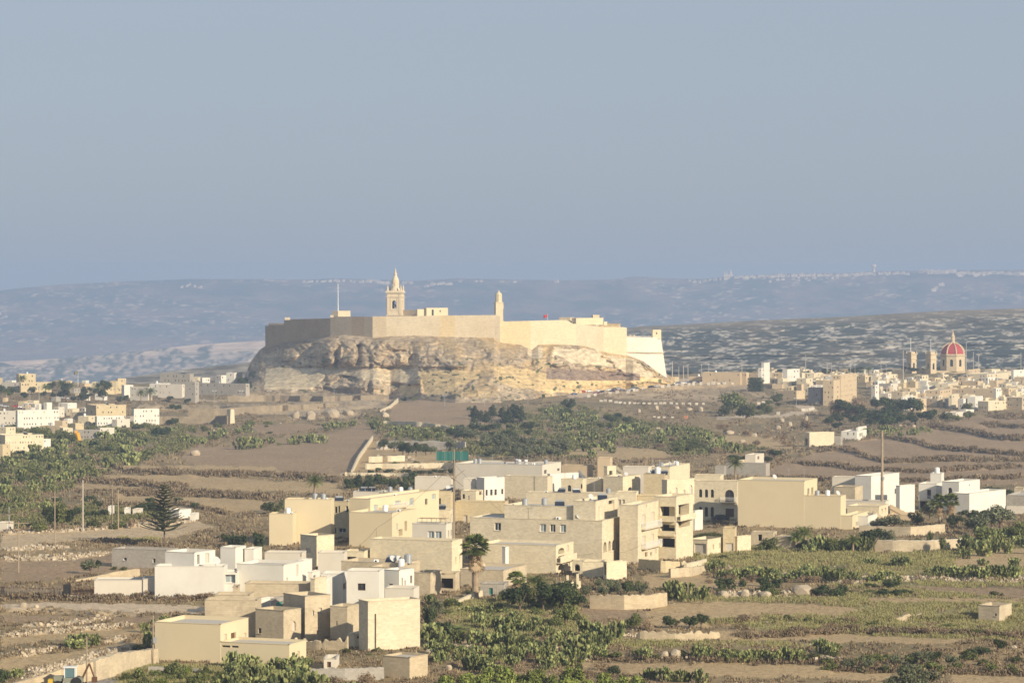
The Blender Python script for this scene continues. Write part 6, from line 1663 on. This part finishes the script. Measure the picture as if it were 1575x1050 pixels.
fill('bush', [(1000,900),(1280,905),(1575,915),(1575,922),(1300,918),(1000,908)], 9, 26, 8)
fill('dry', [(1080,950),(1575,955),(1575,985),(1300,975),(1100,965)], 12, 30, 10)
fill('bush', [(1100,950),(1575,945),(1575,985),(1300,975)], 11, 26, 9)
fill('dry', [(1060,880),(1300,890),(1300,902),(1080,898)], 10, 26, 13)
fill('darkbush', [(1110,898),(1200,898),(1200,908),(1110,908)], 5, 28, 18)
fill('darkbush', [(1250,908),(1400,900),(1410,915),(1260,918)], 8, 34, 12)
fill('bush', [(870,1000),(1370,1006),(1370,1016),(870,1010)], 18, 24, 9)
fill('dry', [(870,1008),(1300,1010),(1575,1030),(1300,1030)], 12, 24, 9)
fill('bush', [(1270,1015),(1575,1012),(1575,1040),(1270,1036)], 22, 28, 14)
fill('dry', [(110,912),(430,912),(420,926),(110,924)], 18, 22, 8)
fill('bush', [(1060,850),(1240,840),(1300,850),(1100,868)], 8, 26, 10)
fill('dry', [(640,1000),(960,1030),(960,1045),(640,1045)], 8, 28, 11)
fill('bush', [(540,995),(660,1000),(660,1020),(500,1014)], 7, 20, 7)
fill('carob', [(1280,846),(1300,846),(1310,850),(1280,850)], 2, 24, 22)
fill('carob', [(1170,840),(1290,842),(1290,848),(1180,850)], 5, 28, 18)
plant('bright', 1294, 838, 12, 8).children[0].data = PP['bright'][0].children[0].data
fill('tree', [(790,925),(890,925),(905,945),(800,945)], 6, 42, 38)
fill('carob', [(770,922),(800,922),(800,930),(770,930)], 2, 30, 30)
fill('olive', [(900,912),(990,910),(990,918),(900,920)], 4, 26, 20)
# palms and other single trees
def single(proto, x, y, label, cat, s=1.0, rz=0.0, group=None):
    g = gp(x, y); proto.location = g; proto.scale = (s, s, s); proto.rotation_euler = (0, 0, rz); tag(proto, label, cat, group); return proto
single(fan_palm(1, 8.9, 3.1, .62), 731, 920, 'tall thick fan palm with a skirt of dead fronds in the village', 'palm tree')
single(araucaria(), 253, 838, 'layered araucaria tree standing alone left of the village', 'araucaria tree', 1.03)
fp = fan_palm(2, 6.0, 2.4, .34)
single(fp, 1445, 810, 'left one of the twin fan palms before the white farmhouse', 'palm tree')
q = copy_thing(fp, gp(1463, 810), 1.3, (1, 1, 1.02)); tag(q, 'right one of the twin fan palms before the white farmhouse', 'palm tree')
q = copy_thing(fp, gp(794, 928), 2.3, (.8, .8, .72)); tag(q, 'fan palm with pale trunk in the shaded palm garden', 'palm tree')
dp = date_palm(3, 3.4, 3.0); single(dp, 1237, 846, 'right date palm of the pair below the huge blank wall', 'palm tree')
for x, y, sx, sz, lb in ((1224,846,.9,.8,'left date palm of the pair below the huge blank wall'),(1312,850,.85,.75,'small date palm beside the pink flowers at the garden wall'),(825,915,1.35,.7,'big feathery date palm leaning in the palm garden'),(700,975,1.2,.25,'low sprawling date palm right of the cracked limestone house'),
                         (1131,760,'T',1.1,'bright date palm rising behind the ochre arched-window house'),(484,790,'T',1.0,'bright palm crown showing over the tall beige block roof'),(592,800,'T',.7,'small palm tuft showing over the roofs behind the white facade')):
    if sx == 'T':
        if 'tallp' not in globals(): tallp = date_palm(9, 8.2, 3.2, nf=40); q = tallp; q.location = gp(x, y); q.scale = (sz,) * 3
        else: q = copy_thing(tallp, gp(x, y), 2.0, (sz,) * 3)
    else: q = copy_thing(dp, gp(x, y), prng.uniform(0, 6), (sx, sx, sz))
    tag(q, lb, 'palm tree')
for x, y, sc in ((232,616,1.6),(217,617,1.4),(96,606,1.8),(108,606,1.5),(70,608,1.4),(10,616,1.5),(35,592,1.3),(1336,578,1.3),(1326,579,1.0),(150,608,1.6)):
    q = copy_thing(dp, gp(x, y), prng.uniform(0, 6), (sc, sc, sc)); auto(q, 'dark', 'palm tree', 'palms in the towns')
# square clipped tree
r = tree_proto('clipped_tree', 'crown', L_dark, [(x, y, z, 2.2, 2.2, 2.2) for x in (-3.2, -1, 1.2, 3.2) for y in (-1.5, 1.5) for z in (2, 4.5, 7.2)], 5000, .3, (4, .4), 5, hollow=.6)
single(r, 1162, 602, 'dense square-shaped dark tree at the edge of the right town', 'tree')
r = tree_proto('flat_topped_tree', 'crown', L_bush, [(x, y, 2.9 - x * x * .06, 1.1, 1.0, .55) for x in np.linspace(-3.2, 3.2, 8) for y in (-1, .8)], 4200, .12, (2.5, .16), 6, hollow=.5, limbs=5)
single(r, 1093, 843, 'flat-topped umbrella-shaped tree over the cream garages', 'tree', 1.0)
r = tree_proto('oleander', 'flowers', L_pink, blobs(5, 5, .7, .5, .5, 1.3, .5), 700, .09, None, 9); single(r, 1297, 846, 'bright pink flowering bush at the buttressed garden wall', 'bush')
r = tree_proto('bare_tree', 'twigs', L_dry, blobs(15, 8, 1.6, 1.2, 1.8, 3.6, .8), 600, .06, (3.2, .1), 15, hollow=.1, limbs=6); single(r, 1178, 838, 'bare pale-twigged tree against the huge blank beige wall', 'tree')
q = copy_thing(r, gp(1198, 842), 2, (.8, .8, .9)); tag(q, 'smaller bare tree right of the pale-twigged one at the blank wall', 'tree')

# ------------------------------------------------------------------ ground cover that nobody could count
def tufts(name, label, n, mask, mat, hgt, wid, blades=7, seed=0, bw=.06):
    R = np.random.RandomState(seed); ii, jj = np.where(mask)
    if len(ii) == 0: return
    # weight: spread evenly over the picture rather than crowding far rows
    k = R.choice(len(ii), n); i, j = ii[k], jj[k]
    P = Pg[i, j] + R.normal(size=(n, 3)) * np.array([.5, .8, 0])
    D = P[:, 1]; sc = np.clip(D / 600, .75, 1.9)[:, None]
    c = np.repeat(P, blades, 0); m = n * blades; sc = np.repeat(sc, blades, 0)
    az = R.rand(m) * 6.283; q = R.rand(m) ** .5 * wid * .5
    b = c + np.stack([np.cos(az) * q, np.sin(az) * q, np.full(m, -.05)], 1) * sc
    h = hgt * (.4 + .8 * R.rand(m))[:, None] * sc; lean = R.normal(size=(m, 3)) * .35; lean[:, 2] = 1
    w = wid * bw * sc; sd = np.stack([np.cos(az * 3), np.sin(az * 3), 0 * az], 1)
    V = np.stack([b - sd * w, b + sd * w, b + lean * h + sd * w * .9, b + lean * h * .8 - sd * w * 1.1], 1).reshape(-1, 3)
    C = np.repeat(np.clip(np.repeat(R.rand(n), blades) * .6 + R.rand(m) * .4, 0, 1), 4)[:, None] * np.ones(3)
    o = link_mesh(name, np_mesh(name, V, np.arange(4 * m).reshape(m, 4), mat, C)); tag(o, label, None, None, 'stuff')
L_g1 = leafmat('dry_grass', (.22, .165, .10), (.40, .31, .19)); L_g2 = leafmat('green_weeds', (.19, .18, .075), (.34, .31, .14)); L_g3 = leafmat('brown_scrub', (.11, .085, .055), (.25, .185, .115)); L_g4 = leafmat('green_cover', (.10, .105, .045), (.22, .21, .09))
vis = (UU > -60) & (UU < 1640) & (VV < 1075) & (VV > 600)
nz = fbm(UU / 30, VV / 10, 3, 201)
tufts('dry_grass', 'tan dry grass tufts over the rough ground', 12000, vis & np.isin(cov, ['scrub', 'dscrub', 'stone', 'rubble', 'green', 'bank']), L_g1, .55, 1.2, 11, 1)
tufts('brown_scrub', 'low brown thorny scrub over banks and slopes', 10000, vis & np.isin(cov, ['scrub', 'dscrub', 'dgreen', 'bank']) & (nz > .45), L_g3, .5, 1.5, 12, 2, .07)
tufts('brown_scrub', 'brown scrub thick on the terrace banks', 3500, vis & (cov == 'dscrub'), L_g3, .42, 1.8, 14, 3, .05)
tufts('green_weeds', 'yellow-green weeds over the grassy fields', 13000, vis & (cov == 'green') & (fbm(UU / 16, VV / 5, 3, 205) > .42), L_g2, .6, 1.8, 14, 4, .022)
tufts('green_weeds', 'green ground cover between the bushes', 7000, vis & (cov == 'dgreen'), L_g4, .7, 1.4, 11, 5, .07)
tufts('dry_grass', 'sparse stubble on the open fields', 2500, vis & np.isin(cov, ['fpur', 'ftan', 'flt']), L_g1, .2, .8, 6, 6)
def stones(name, label, n, mask, size, seed):
    R = np.random.RandomState(seed); ii, jj = np.where(mask); k = R.choice(len(ii), n); P = Pg[ii[k], jj[k]] + R.normal(size=(n, 3)) * np.array([.4, .3, 0])
    base = np.array([[-1, -1, -1], [1, -1, -1], [1, 1, -1], [-1, 1, -1], [-.7, -.7, 1], [.8, -.6, .8], [.7, .7, 1], [-.8, .6, .9]]) * .5
    Fc = np.array([[0, 1, 5, 4], [1, 2, 6, 5], [2, 3, 7, 6], [3, 0, 4, 7], [4, 5, 6, 7]])
    s = size * (.4 + .9 * R.rand(n) ** 2)[:, None, None] * np.clip(P[:, 1] / 600, .8, 1.8)[:, None, None]; a = R.rand(n) * 6.28; ca, sa = np.cos(a)[:, None], np.sin(a)[:, None]
    B = base[None] * s * (1 + .35 * R.normal(size=(n, 8, 3)) * .5)
    V = np.stack([B[..., 0] * ca - B[..., 1] * sa, B[..., 0] * sa + B[..., 1] * ca, B[..., 2] * .8], -1) + P[:, None]
    Fq = (Fc[None] + (np.arange(n) * 8)[:, None, None]).reshape(-1, 4)
    o = link_mesh(name, np_mesh(name, V.reshape(-1, 3), Fq, leafmat('loose_stone_' + str(seed), (.33, .27, .19), (.56, .47, .35), 0), np.repeat(R.rand(n), 8)[:, None] * np.ones(3))); tag(o, label, None, None, 'stuff')
stones('rubble_stones', 'loose rubble stones tumbled along the terrace walls', 5200, vis & np.isin(cov, ['rubble']), .55, 1)
stones('field_stones', 'scattered pale stones over the rough slopes', 1500, vis & np.isin(cov, ['scrub', 'stone', 'bank', 'green']), .38, 2)

# ------------------------------------------------------------------ fence, netting, digger
def fence():
    p0 = gp(2, 914); e = empty('pallet_fence', p0); tag(e, 'ramshackle grey pallet fence along the dirt track at the far left', 'fence'); R = random.Random(3)
    x = -4.0; mb = MB()
    while x < 96:
        g = gp(x, 914 + x * .03) - p0; h = R.uniform(1.2, 2.2); mb.box(g + Vector((0, R.uniform(-.05, .05), -.2)), (.13, 0, 0), (0, .05, 0), (R.uniform(-.1, .1), 0, h)); x += R.uniform(1.4, 3.2)
    mb.obj('planks', plain('grey_planks', (.20, .17, .14), vary=.4), e)
    mb = MB()
    for z in (.5, 1.3):
        a, b = gp(-4, 914) - p0, gp(96, 917) - p0; mb.box(a + Vector((0, .12, z)), (b - a) + Vector((0, 0, 0)), (0, .06, 0), (0, 0, .12))
    mb.obj('rails', M_brown, e)
    g = gp(97, 917) - p0; mb = MB(); mb.box(g + Vector((0, 0, -.2)), (1.3, 0, 0), (0, 1.0, 0), (0, 0, 2.3)); mb.obj('gate_hut', M_black, e)
fence()
e = empty('rail_fence', gp(108, 918)); tag(e, 'rusty rail gate on a low white base beside the garden wall', 'gate')
mb = MB()
for k in range(26): mb.box((k * .17, 0, .4), (.04, 0, 0), (0, .04, 0), (0, 0, 1.3))
mb.box((0, .05, 1.65), (4.4, 0, 0), (0, .05, 0), (0, 0, .06)); mb.obj('bars', M_brown, e); mb = MB(); mb.box((0, .1, -.5), (4.4, 0, 0), (0, .4, 0), (0, 0, .85)); mb.obj('base', WM['O'], e)
g0 = gp(671, 708); e = empty('mesh_fence', g0); tag(e, 'green mesh windbreak fence on the middle terraces', 'fence')
M_net = plain('green_netting', (.03, .14, .115)); s_ = g0.y / F; mb = MB(); w_ = 50 * s_; h_ = 14 * s_
for i in range(12):
    a, b = w_ * i / 12, w_ * (i + 1) / 12; mb.box((a, .15 * math.sin(i * 2), 0), (b - a, .15 * (math.sin(i * 2 + 2) - math.sin(i * 2)), 0), (0, .03, 0), (0, 0, h_ * (1 + .04 * math.sin(i * 3))))
mb.obj('netting', M_net, e)
for i in range(5): mb = MB(); mb.tube((w_ * i / 4, -.2, -.3), (w_ * i / 4, -.2, h_ * 1.05), .07, .07, 5); mb.obj('post', M_wood, e)
g0 = gp(112, 1056); e = empty('digger', g0); tag(e, 'backhoe digger with blue-grey cab at the bottom of the lower-left lane', 'digger')
M_dy = plain('digger_grey', (.24, .25, .20)); mb = MB(); mb.box((-1.2, -.8, .7), (2.6, 0, 0), (0, 1.6, 0), (0, 0, .7)); mb.box((-2.6, -.5, .9), (1.4, 0, 0), (0, 1.0, 0), (0, 0, .7)); mb.obj('chassis', M_dy, e)
mb = MB()
for x in (-1.1, .35):
    for y in (-.75, .65): mb.box((x, y, 1.4), (.1, 0, 0), (0, .1, 0), (0, 0, 1.35))
mb.box((-1.2, -.85, 2.75), (1.75, 0, 0), (0, 1.7, 0), (0, 0, .12)); mb.obj('cab_frame', M_white, e)
mb = MB(); mb.box((-1.0, -.65, 1.45), (1.35, 0, 0), (0, 1.3, 0), (0, 0, 1.25)); mb.obj('cab_glass', plain('cab_glass', (.12, .2, .22), rough=.2, spec=.5), e)
mb = MB(); mb.tube((1.3, 0, 1.2), (2.3, 0, 3.3), .16, .14, 6); mb.tube((2.3, 0, 3.3), (3.0, 0, 1.3), .14, .12, 6); mb.obj('arm', M_brown, e)
mb = MB(); mb.cbox((3.0, 0, .7), .7, .8, .7); mb.obj('bucket', M_brown, e)
mb = MB(); mb.box((-3.3, -1.1, .5), (.6, 0, 0), (0, 2.2, 0), (0, 0, .7)); mb.obj('front_loader', plain('digger_yellow', (.6, .4, .05)), e)
for x, r_ in ((-2.0, .5), (.6, .75)):
    for y in (-.95, .7): mb = MB(); mb.tube((x, y, r_), (x, y + .3, r_), r_, r_, 14); mb.obj('wheel', M_black, e)
g0 = gp(123, 679); e = empty('rubble_chute', g0); tag(e, 'bright orange slanted builders chute at the grey unfinished house', 'chute'); s_ = g0.y / F
mb = MB(); mb.tube((.8 * s_, -4, 0), (-2.2 * s_, -4, 14 * s_), 1.0, 1.0, 8); mb.obj('tube', plain('orange_plastic', (.75, .36, .03)), e); mb = MB(); mb.tube((-2.2 * s_, -4, 14 * s_), (-5.5 * s_, -4, 14.5 * s_), 1.1, 1.1, 8); mb.obj('hopper', plain('orange_plastic', (.75, .36, .03)), e)

# ------------------------------------------------------------------ houses, tower and church on the far hills
W_far = wallmat('far_house_wall', (.66, .55, .45), stain=.3, dirt=(.5, .42, .33)); W_far2 = wallmat('far_house_wall_tan', (.5, .42, .34), stain=.3)
def far_house(x, y, w, h, m=None, rng=random.Random(91)):
    p = far_pt(x, y + 1.0); k = p.y / F; W_, H_ = w * k, h * k; d = rng.uniform(8, 14); a = rng.uniform(-.5, .2)
    e = empty('far_house', p); mb = MB(); mb.cbox((0, -4, -14), W_, d, H_ + 14, yaw=a); mb.obj('wall', m or rng.choice([W_far, W_far, W_far2]), e)
    mb = MB(); mb.cbox((W_ * .2, -4, H_ + .02), W_ * .35, d * .5, 2.6, yaw=a); mb.obj('roof_room', m or W_far, e)
    auto(e, rng.choice(['pinkish-white', 'pale', 'whitish']), 'house', 'houses far away on the hazy hills', 'far house')
rng = random.Random(5)
for x0, x1, n, dy, w, h in ((1100,1150,9,3,5,3),(1150,1250,24,3,7,3.2),(1250,1340,16,4,7,3.2),(1340,1400,12,5,6,3),(1415,1470,24,3.5,7,4),(1470,1520,16,8,7,4),(1520,1580,14,7,7,3.5),(1060,1100,5,4,6,2.5),(1180,1300,10,11,5,2.2),(620,640,4,4,5,3),(470,500,6,4,5,2.5),(500,530,5,4,5,2.5),(540,600,10,5,6,3),(655,700,9,9,7,3),(850,860,1,2,6,2.5),(280,310,5,12,5,2.5),(700,800,5,4,5,2),(1430,1450,3,32,7,4),(1225,1245,2,9,4,2.5),(0,12,2,55,5,3)):
    for i in range(n):
        x = x0 + (x1 - x0) * (i + rng.random()) / n; far_house(x, float(skyl(x)) + rng.uniform(.6, 1) * dy, w * rng.uniform(.5, 1.3), h * rng.uniform(.7, 1.15))
p = far_pt(1345, 417.5); e = empty('round_tower', p); k = p.y / F; tag(e, 'round bulb-topped tower alone on the distant skyline', 'tower')
mb = MB(); mb.lathe((0, 0, -10), [(2.6 * k, 0), (2.2 * k, 10), (2.0 * k, 10 + 6 * k), (2.4 * k, 10 + 6.6 * k)], 16); mb.obj('shaft', W_far, e)
mb = MB(); mb.lathe((0, 0, 6.5 * k), [(2.6 * k, 0), (3.7 * k, 1.6 * k), (3.9 * k, 3 * k), (3.3 * k, 4.6 * k), (1.8 * k, 5.6 * k), (0, 5.9 * k)], 16); mb.obj('bulb', W_far, e, smooth=True)
p = far_pt(1120, 424.5); e = empty('far_church', p); k = p.y / F; tag(e, 'distant church with two spires and a tall dome on the skyline', 'church')
mb = MB(); mb.cbox((0, 0, -10), 14 * k, 10, 10 + 3 * k); mb.obj('nave', W_far, e)
for x, h in ((-5.5, 8), (-2.2, 7.5)): mb = MB(); mb.lathe((x * k, 0, 0), [(.9 * k, 0), (.8 * k, h * .75 * k), (0, h * k)], 8); mb.obj('spire', W_far, e)
mb = MB(); mb.lathe((4 * k, 0, 3 * k), [(2.2 * k, 0), (2.2 * k, 2 * k), (1.4 * k, 4 * k), (.5 * k, 5.4 * k), (.3 * k, 8.5 * k), (0, 9 * k)], 10); mb.obj('dome', W_far, e)
# ------------------------------------------------------------------ stairs, pergolas, cables
def stair_wall(label, x0, y0, x1, y1, b, drop, mat):
    """sloping stair parapet: high end (x0,y0), low end (x1,y1)"""
    D = gb(x0, b); p0, p1 = pt(x0, y0, D), pt(x1, y1, D - 2); e = empty('outdoor_stair', Vector((p0.x, p0.y, gz(x0, D)))); o = e.location; mb = MB()
    n = 8; d = p1 - p0
    for i in range(n):
        a = p0 + d * (i / n); w = d / n; w.z = 0; zt = a.z; zb_ = min(p1.z - drop, o.z - .3)
        mb.box(Vector((a.x, a.y, zb_)) - o, w, (0, 1.3, 0), (0, 0, zt - zb_ - .3))
    mb.obj('steps', mat, e); mb = MB(); A, B_ = p0 - o, p1 - o; t = Vector((0, -.2, 0)); dn = Vector((0, 0, -1.1))
    F4 = [A + t + dn, B_ + t + dn, B_ + t, A + t]; K4 = [q + Vector((0, .18, 0)) for q in F4]; mb.poly(F4); mb.poly(K4[::-1]); mb.poly([F4[3], F4[2], K4[2], K4[3]]); mb.poly([F4[1], F4[0], K4[0], K4[1]]); mb.poly([F4[2], F4[1], K4[1], K4[2]])
    mb.obj('parapet', mat, e); tag(e, label, 'stair')
stair_wall('cream stair wall sloping down right on the low villa front', 1343, 783, 1372, 806, 808, 1, WM['C'])
stair_wall('beige stair wall sloping down right behind the low villa', 1369, 775, 1412, 797, 800, 1, WM['T'])
stair_wall('cream sloping parapet on the back row beside the square stair tower', 948, 716, 972, 734, 768, 3, WM['C'])
stair_wall('white sloping parapet right of the white courtyard wall', 890, 722, 903, 735, 765, 3, WM['W'])
def pergola(label, lab0, x0, x1, k=0, h=2.4):
    for M, lab, n in MASSES:
        if isinstance(lab, str) and lab.startswith(lab0) and M.xl - 2 <= x0 and x1 <= M.xc + 2:
            if k: k -= 1; continue
            e = empty('pergola', roofpt(M, (M.xc - x0) / (M.xc - M.xl), .2)); L = (x1 - x0) / (M.xc - M.xl) * M.L1; tag(e, label, 'pergola'); dv = -M.e1; dp = M.e2; dd = min(4, M.L2 * .6)
            for i in range(4):
                for q in (0, dd): mb = MB(); mb.tube(dv * (L * i / 3) + dp * q, dv * (L * i / 3) + dp * q + Vector((0, 0, h)), .06, .06, 5); mb.obj('post', M_metal, e)
            mb = MB(); n_ = max(6, int(L / .5))
            for i in range(n_): mb.box(dv * (L * i / n_) + Vector((0, 0, h + .01)), dv * .18, dp * dd, (0, 0, .05))
            mb.obj('roof_slats', M_brown, e); return
pergola('dark metal pergola on the ochre house roof', 'ochre house with pergola', 998, 1028)
pergola('low dark rack frame on the off-white warehouse roof', 'long low off-white', 765, 815, h=1.1)
pergola('dark rack of solar tubes on the tall beige block roof', 'low off-white roofs', 560, 590, h=1.3)
pergola('rack of dark panels on the glass-windowed roof room', 'broad blank cream', 640, 684, 1, h=1.4)
def cable(label, pts, sag=.9):
    P = [pt(x, y, D) for x, y, D in pts]; e = empty('cable', P[0]); tag(e, label, 'cable'); mb = MB()
    for a, b in zip(P[:-1], P[1:]):
        n = 10
        for i in range(n):
            t0, t1 = i / n, (i + 1) / n; q0 = a.lerp(b, t0) - Vector((0, 0, sag * 4 * t0 * (1 - t0))); q1 = a.lerp(b, t1) - Vector((0, 0, sag * 4 * t1 * (1 - t1))); mb.tube(q0 - P[0], q1 - P[0], .022, .022, 4, cap=False)
    mb.obj('wire', M_black, e)
cable('sagging cable from the village centre pole to the left', [(698,712,gb(698,866)),(579,812,gb(579,850)),(528,850,gb(528,884))])
cable('sagging cable from the village centre pole to the three-window house', [(698,712,gb(698,866)),(816,822,gb(815,862)-1),(926,832,gb(926,868)-1)])
cable('long cable from the three-window house to the railed balcony house', [(830,848,gb(855,880)-1),(928,846,gb(926,868)-1.5),(985,838,gb(981,876)-1)])
cable('cable between the thin crossarm pole and its shorter twin', [(172.5,748,gb(172.5,813)),(182,758,gb(182,814))], .2)
cable('thin cable over the left field between crossarm poles', [(84.5,762,gb(84.5,842)),(127.5,742,gb(127.5,817)),(172.5,748,gb(172.5,813))])
# angled stays of the centre pole
D_ = gb(698, 866); p = pt(698, 735, D_); e = empty('pole_fork', p); tag(e, 'forked weathered bracket bolted to the village centre pole', 'pole bracket')
for i, (x, y) in enumerate(((715, 722), (683, 728), (713, 748), (699, 690))):
    q = pt(x, y, D_ - .3) - p; mb = MB(); mb.tube((0, -.25, 0), q, .11, .08, 6); mb.obj('bracket_arm', M_wood, e)
# ------------------------------------------------------------------ labels for the many: what it is and what it stands by
LMK = [(607,450,'cathedral bell tower'),(525,470,'citadel flagpole'),(765,470,'citadel watch turret'),(1010,515,'bastion sentry box'),(450,520,'shaded citadel bastion'),(700,505,'citadel curtain wall'),(880,520,'upper right citadel wall'),
 (1467,545,'red church dome'),(1412,560,'church belfries'),(1160,585,'square clipped tree'),(1270,600,'tall shaded townhouse'),(1320,600,'big tan townhouse'),(1100,582,'long tan town building'),(1500,607,'long arcaded townhouse'),(1395,620,'triple-window white house'),
 (1175,575,'white tower house'),(1560,600,'right edge of town'),(1445,610,'square tan townhouse'),(1215,580,'white town house'),(950,595,'left end of car park'),(1060,590,'right end of car park'),(1000,619,'white boulder line'),
 (40,590,'yellow left town block'),(160,600,'yellow parapet tower'),(60,645,'big white left townhouse'),(170,630,'tan and white townhouse'),(225,640,'white blank shed house'),(220,605,'pale glassy hall'),(340,600,'grey long wall building'),(30,680,'cream lower-left townhouse'),
 (130,668,'grey unfinished house'),(340,645,'lone stone pillar'),(470,690,'large ploughed field'),(555,700,'diagonal field wall'),(695,698,'green mesh fence'),(640,686,'concrete terrace wall'),(585,740,'dark hedge'),(760,635,'dark pine clump'),
 (820,690,'olive grove'),(900,650,'prickly pear slope'),(1020,680,'scrubby middle slope'),(1125,620,'big round car-park bush'),(1260,675,'limestone barn'),(1315,668,'white slope farmhouse'),(1160,707,'lone shaded white house'),(1480,690,'right terraced fields'),
 (1356,720,'tall wooden pole'),(1480,765,'white right farmhouse'),(1345,755,'white cubic house'),(1190,775,'huge blank beige wall'),(1100,765,'ochre arched-window house'),(1040,800,'loggia house'),(995,820,'railed balcony house'),(830,815,'three-window limestone house'),
 (780,725,'off-white warehouse house'),(930,715,'back-row stair tower'),(880,750,'arched back-row house'),(760,750,'four-window white front'),(480,800,'tall beige block'),(620,775,'white windowed facade'),(640,850,'broad blank cream house'),(665,815,'glass-windowed roof room'),
 (730,850,'big fan palm'),(300,885,'white terraced house'),(220,860,'grey farm building'),(250,790,'araucaria tree'),(127,780,'tallest left pole'),(90,890,'pallet fence'),(110,945,'pale dirt track'),(60,840,'left stone field wall'),(110,985,'left rubble terraces'),
 (60,1030,'lower-left lane'),(300,1000,'long beige house'),(370,955,'grey shaded stone house'),(600,960,'cracked limestone house'),(560,900,'brown-window white house'),(650,1030,'stone reservoir'),(400,1035,'bottom prickly pears'),(830,900,'palm garden'),(860,870,'ornate balcony house'),
 (965,920,'bright field wall'),(1050,905,'big round cactus clump'),(1030,870,'rubble retaining wall'),(1090,840,'cream garages'),(1095,812,'flat-topped tree'),(1230,815,'date palm pair'),(1310,825,'small date palm'),(1455,785,'twin fan palms'),(1420,835,'buttressed garden wall'),
 (1530,945,'whitewashed stone hut'),(1540,985,'right grass bank'),(1350,885,'right rubble bank'),(1200,900,'middle rubble bank'),(1130,930,'pale field boulders'),(1050,975,'broken cream wall'),(1350,1000,'lower right bushes'),(1150,1005,'lower cactus hedge'),(1400,1040,'big bottom olive bush'),
 (850,960,'middle grass slope'),(720,960,'garden edge bushes'),(800,1010,'central cactus thicket'),(900,1040,'bright bottom shrubs'),(1200,550,'terraced stone hill'),(1345,412,'distant round tower'),(1125,420,'distant twin-spired church'),(1480,422,'distant ridge town'),(1250,425,'distant ridge village'),
 (850,440,'distant middle skyline'),(500,435,'distant left skyline'),(200,450,'far left hilltop')]
def write_labels():
    bpy.context.view_layer.update()
    ords = ['first', 'second', 'third', 'fourth', 'fifth', 'sixth', 'seventh', 'eighth', 'ninth', 'tenth', 'eleventh', 'twelfth', 'thirteenth', 'fourteenth', 'fifteenth', 'sixteenth', 'seventeenth', 'eighteenth', 'nineteenth', 'twentieth']
    B = {}
    for o, adj, noun in AUTO:
        x, y = pxpy(o.matrix_world.translation)
        l = min(LMK, key=lambda q: math.hypot(q[0] - x, (q[1] - y) * 1.8))
        dx, dy = x - l[0], y - l[1]
        if abs(dx) > abs(dy) * 1.2: rel = 'right of' if dx > 0 else 'left of'
        else: rel = 'below' if dy > 0 else 'above'
        B.setdefault(f'{adj} {noun}|{rel} the {l[2]}', []).append((x, y, o))
    for k, v in B.items():
        what, where = k.split('|')
        if len(v) == 1: v[0][2]['label'] = f'{what} {where}'; continue
        v.sort(key=lambda t: t[0])
        for i, (x, y, o) in enumerate(v):
            pos = 'leftmost' if i == 0 else 'rightmost' if i == len(v) - 1 else (ords[i] + ' from left' if i <= (len(v) - 1) // 2 and i < 20 else (ords[min(19, len(v) - 1 - i)] + ' from right'))
            o['label'] = f'{what} {where}, {pos} there'
write_labels()
# ------------------------------------------------------------------ the air
def build_haze():
    me = bpy.data.meshes.new('haze')
    x0, x1, y0, y1, z0, z1 = -16500, 16500, -4500, 16500, -200, HC + 95
    v = [(x, y, z) for z in (z0, z1) for y in (y0, y1) for x in (x0, x1)]
    me.from_pydata(v, [], [(0, 2, 3, 1), (4, 5, 7, 6), (0, 1, 5, 4), (1, 3, 7, 5), (3, 2, 6, 7), (2, 0, 4, 6)])
    m = bpy.data.materials.new('haze_air'); m.use_nodes = True
    t = m.node_tree; t.nodes.remove(t.nodes['Principled BSDF'])
    pv = t.nodes.new('ShaderNodeVolumePrincipled')
    pv.inputs['Color'].default_value = (*HAZE_COL, 1)
    pv.inputs['Density'].default_value = HAZE_D
    pv.inputs['Anisotropy'].default_value = 0.0
    t.links.new(pv.outputs[0], t.nodes['Material Output'].inputs['Volume'])
    me.materials.append(m)
    o = bpy.data.objects.new('haze', me); COL.objects.link(o); o['kind'] = 'stuff'; o['label'] = 'pale blue haze in the air over the valley'
HAZE_D = 1.32e-4
HAZE_COL = (0.43, 0.555, 0.795)
build_haze()
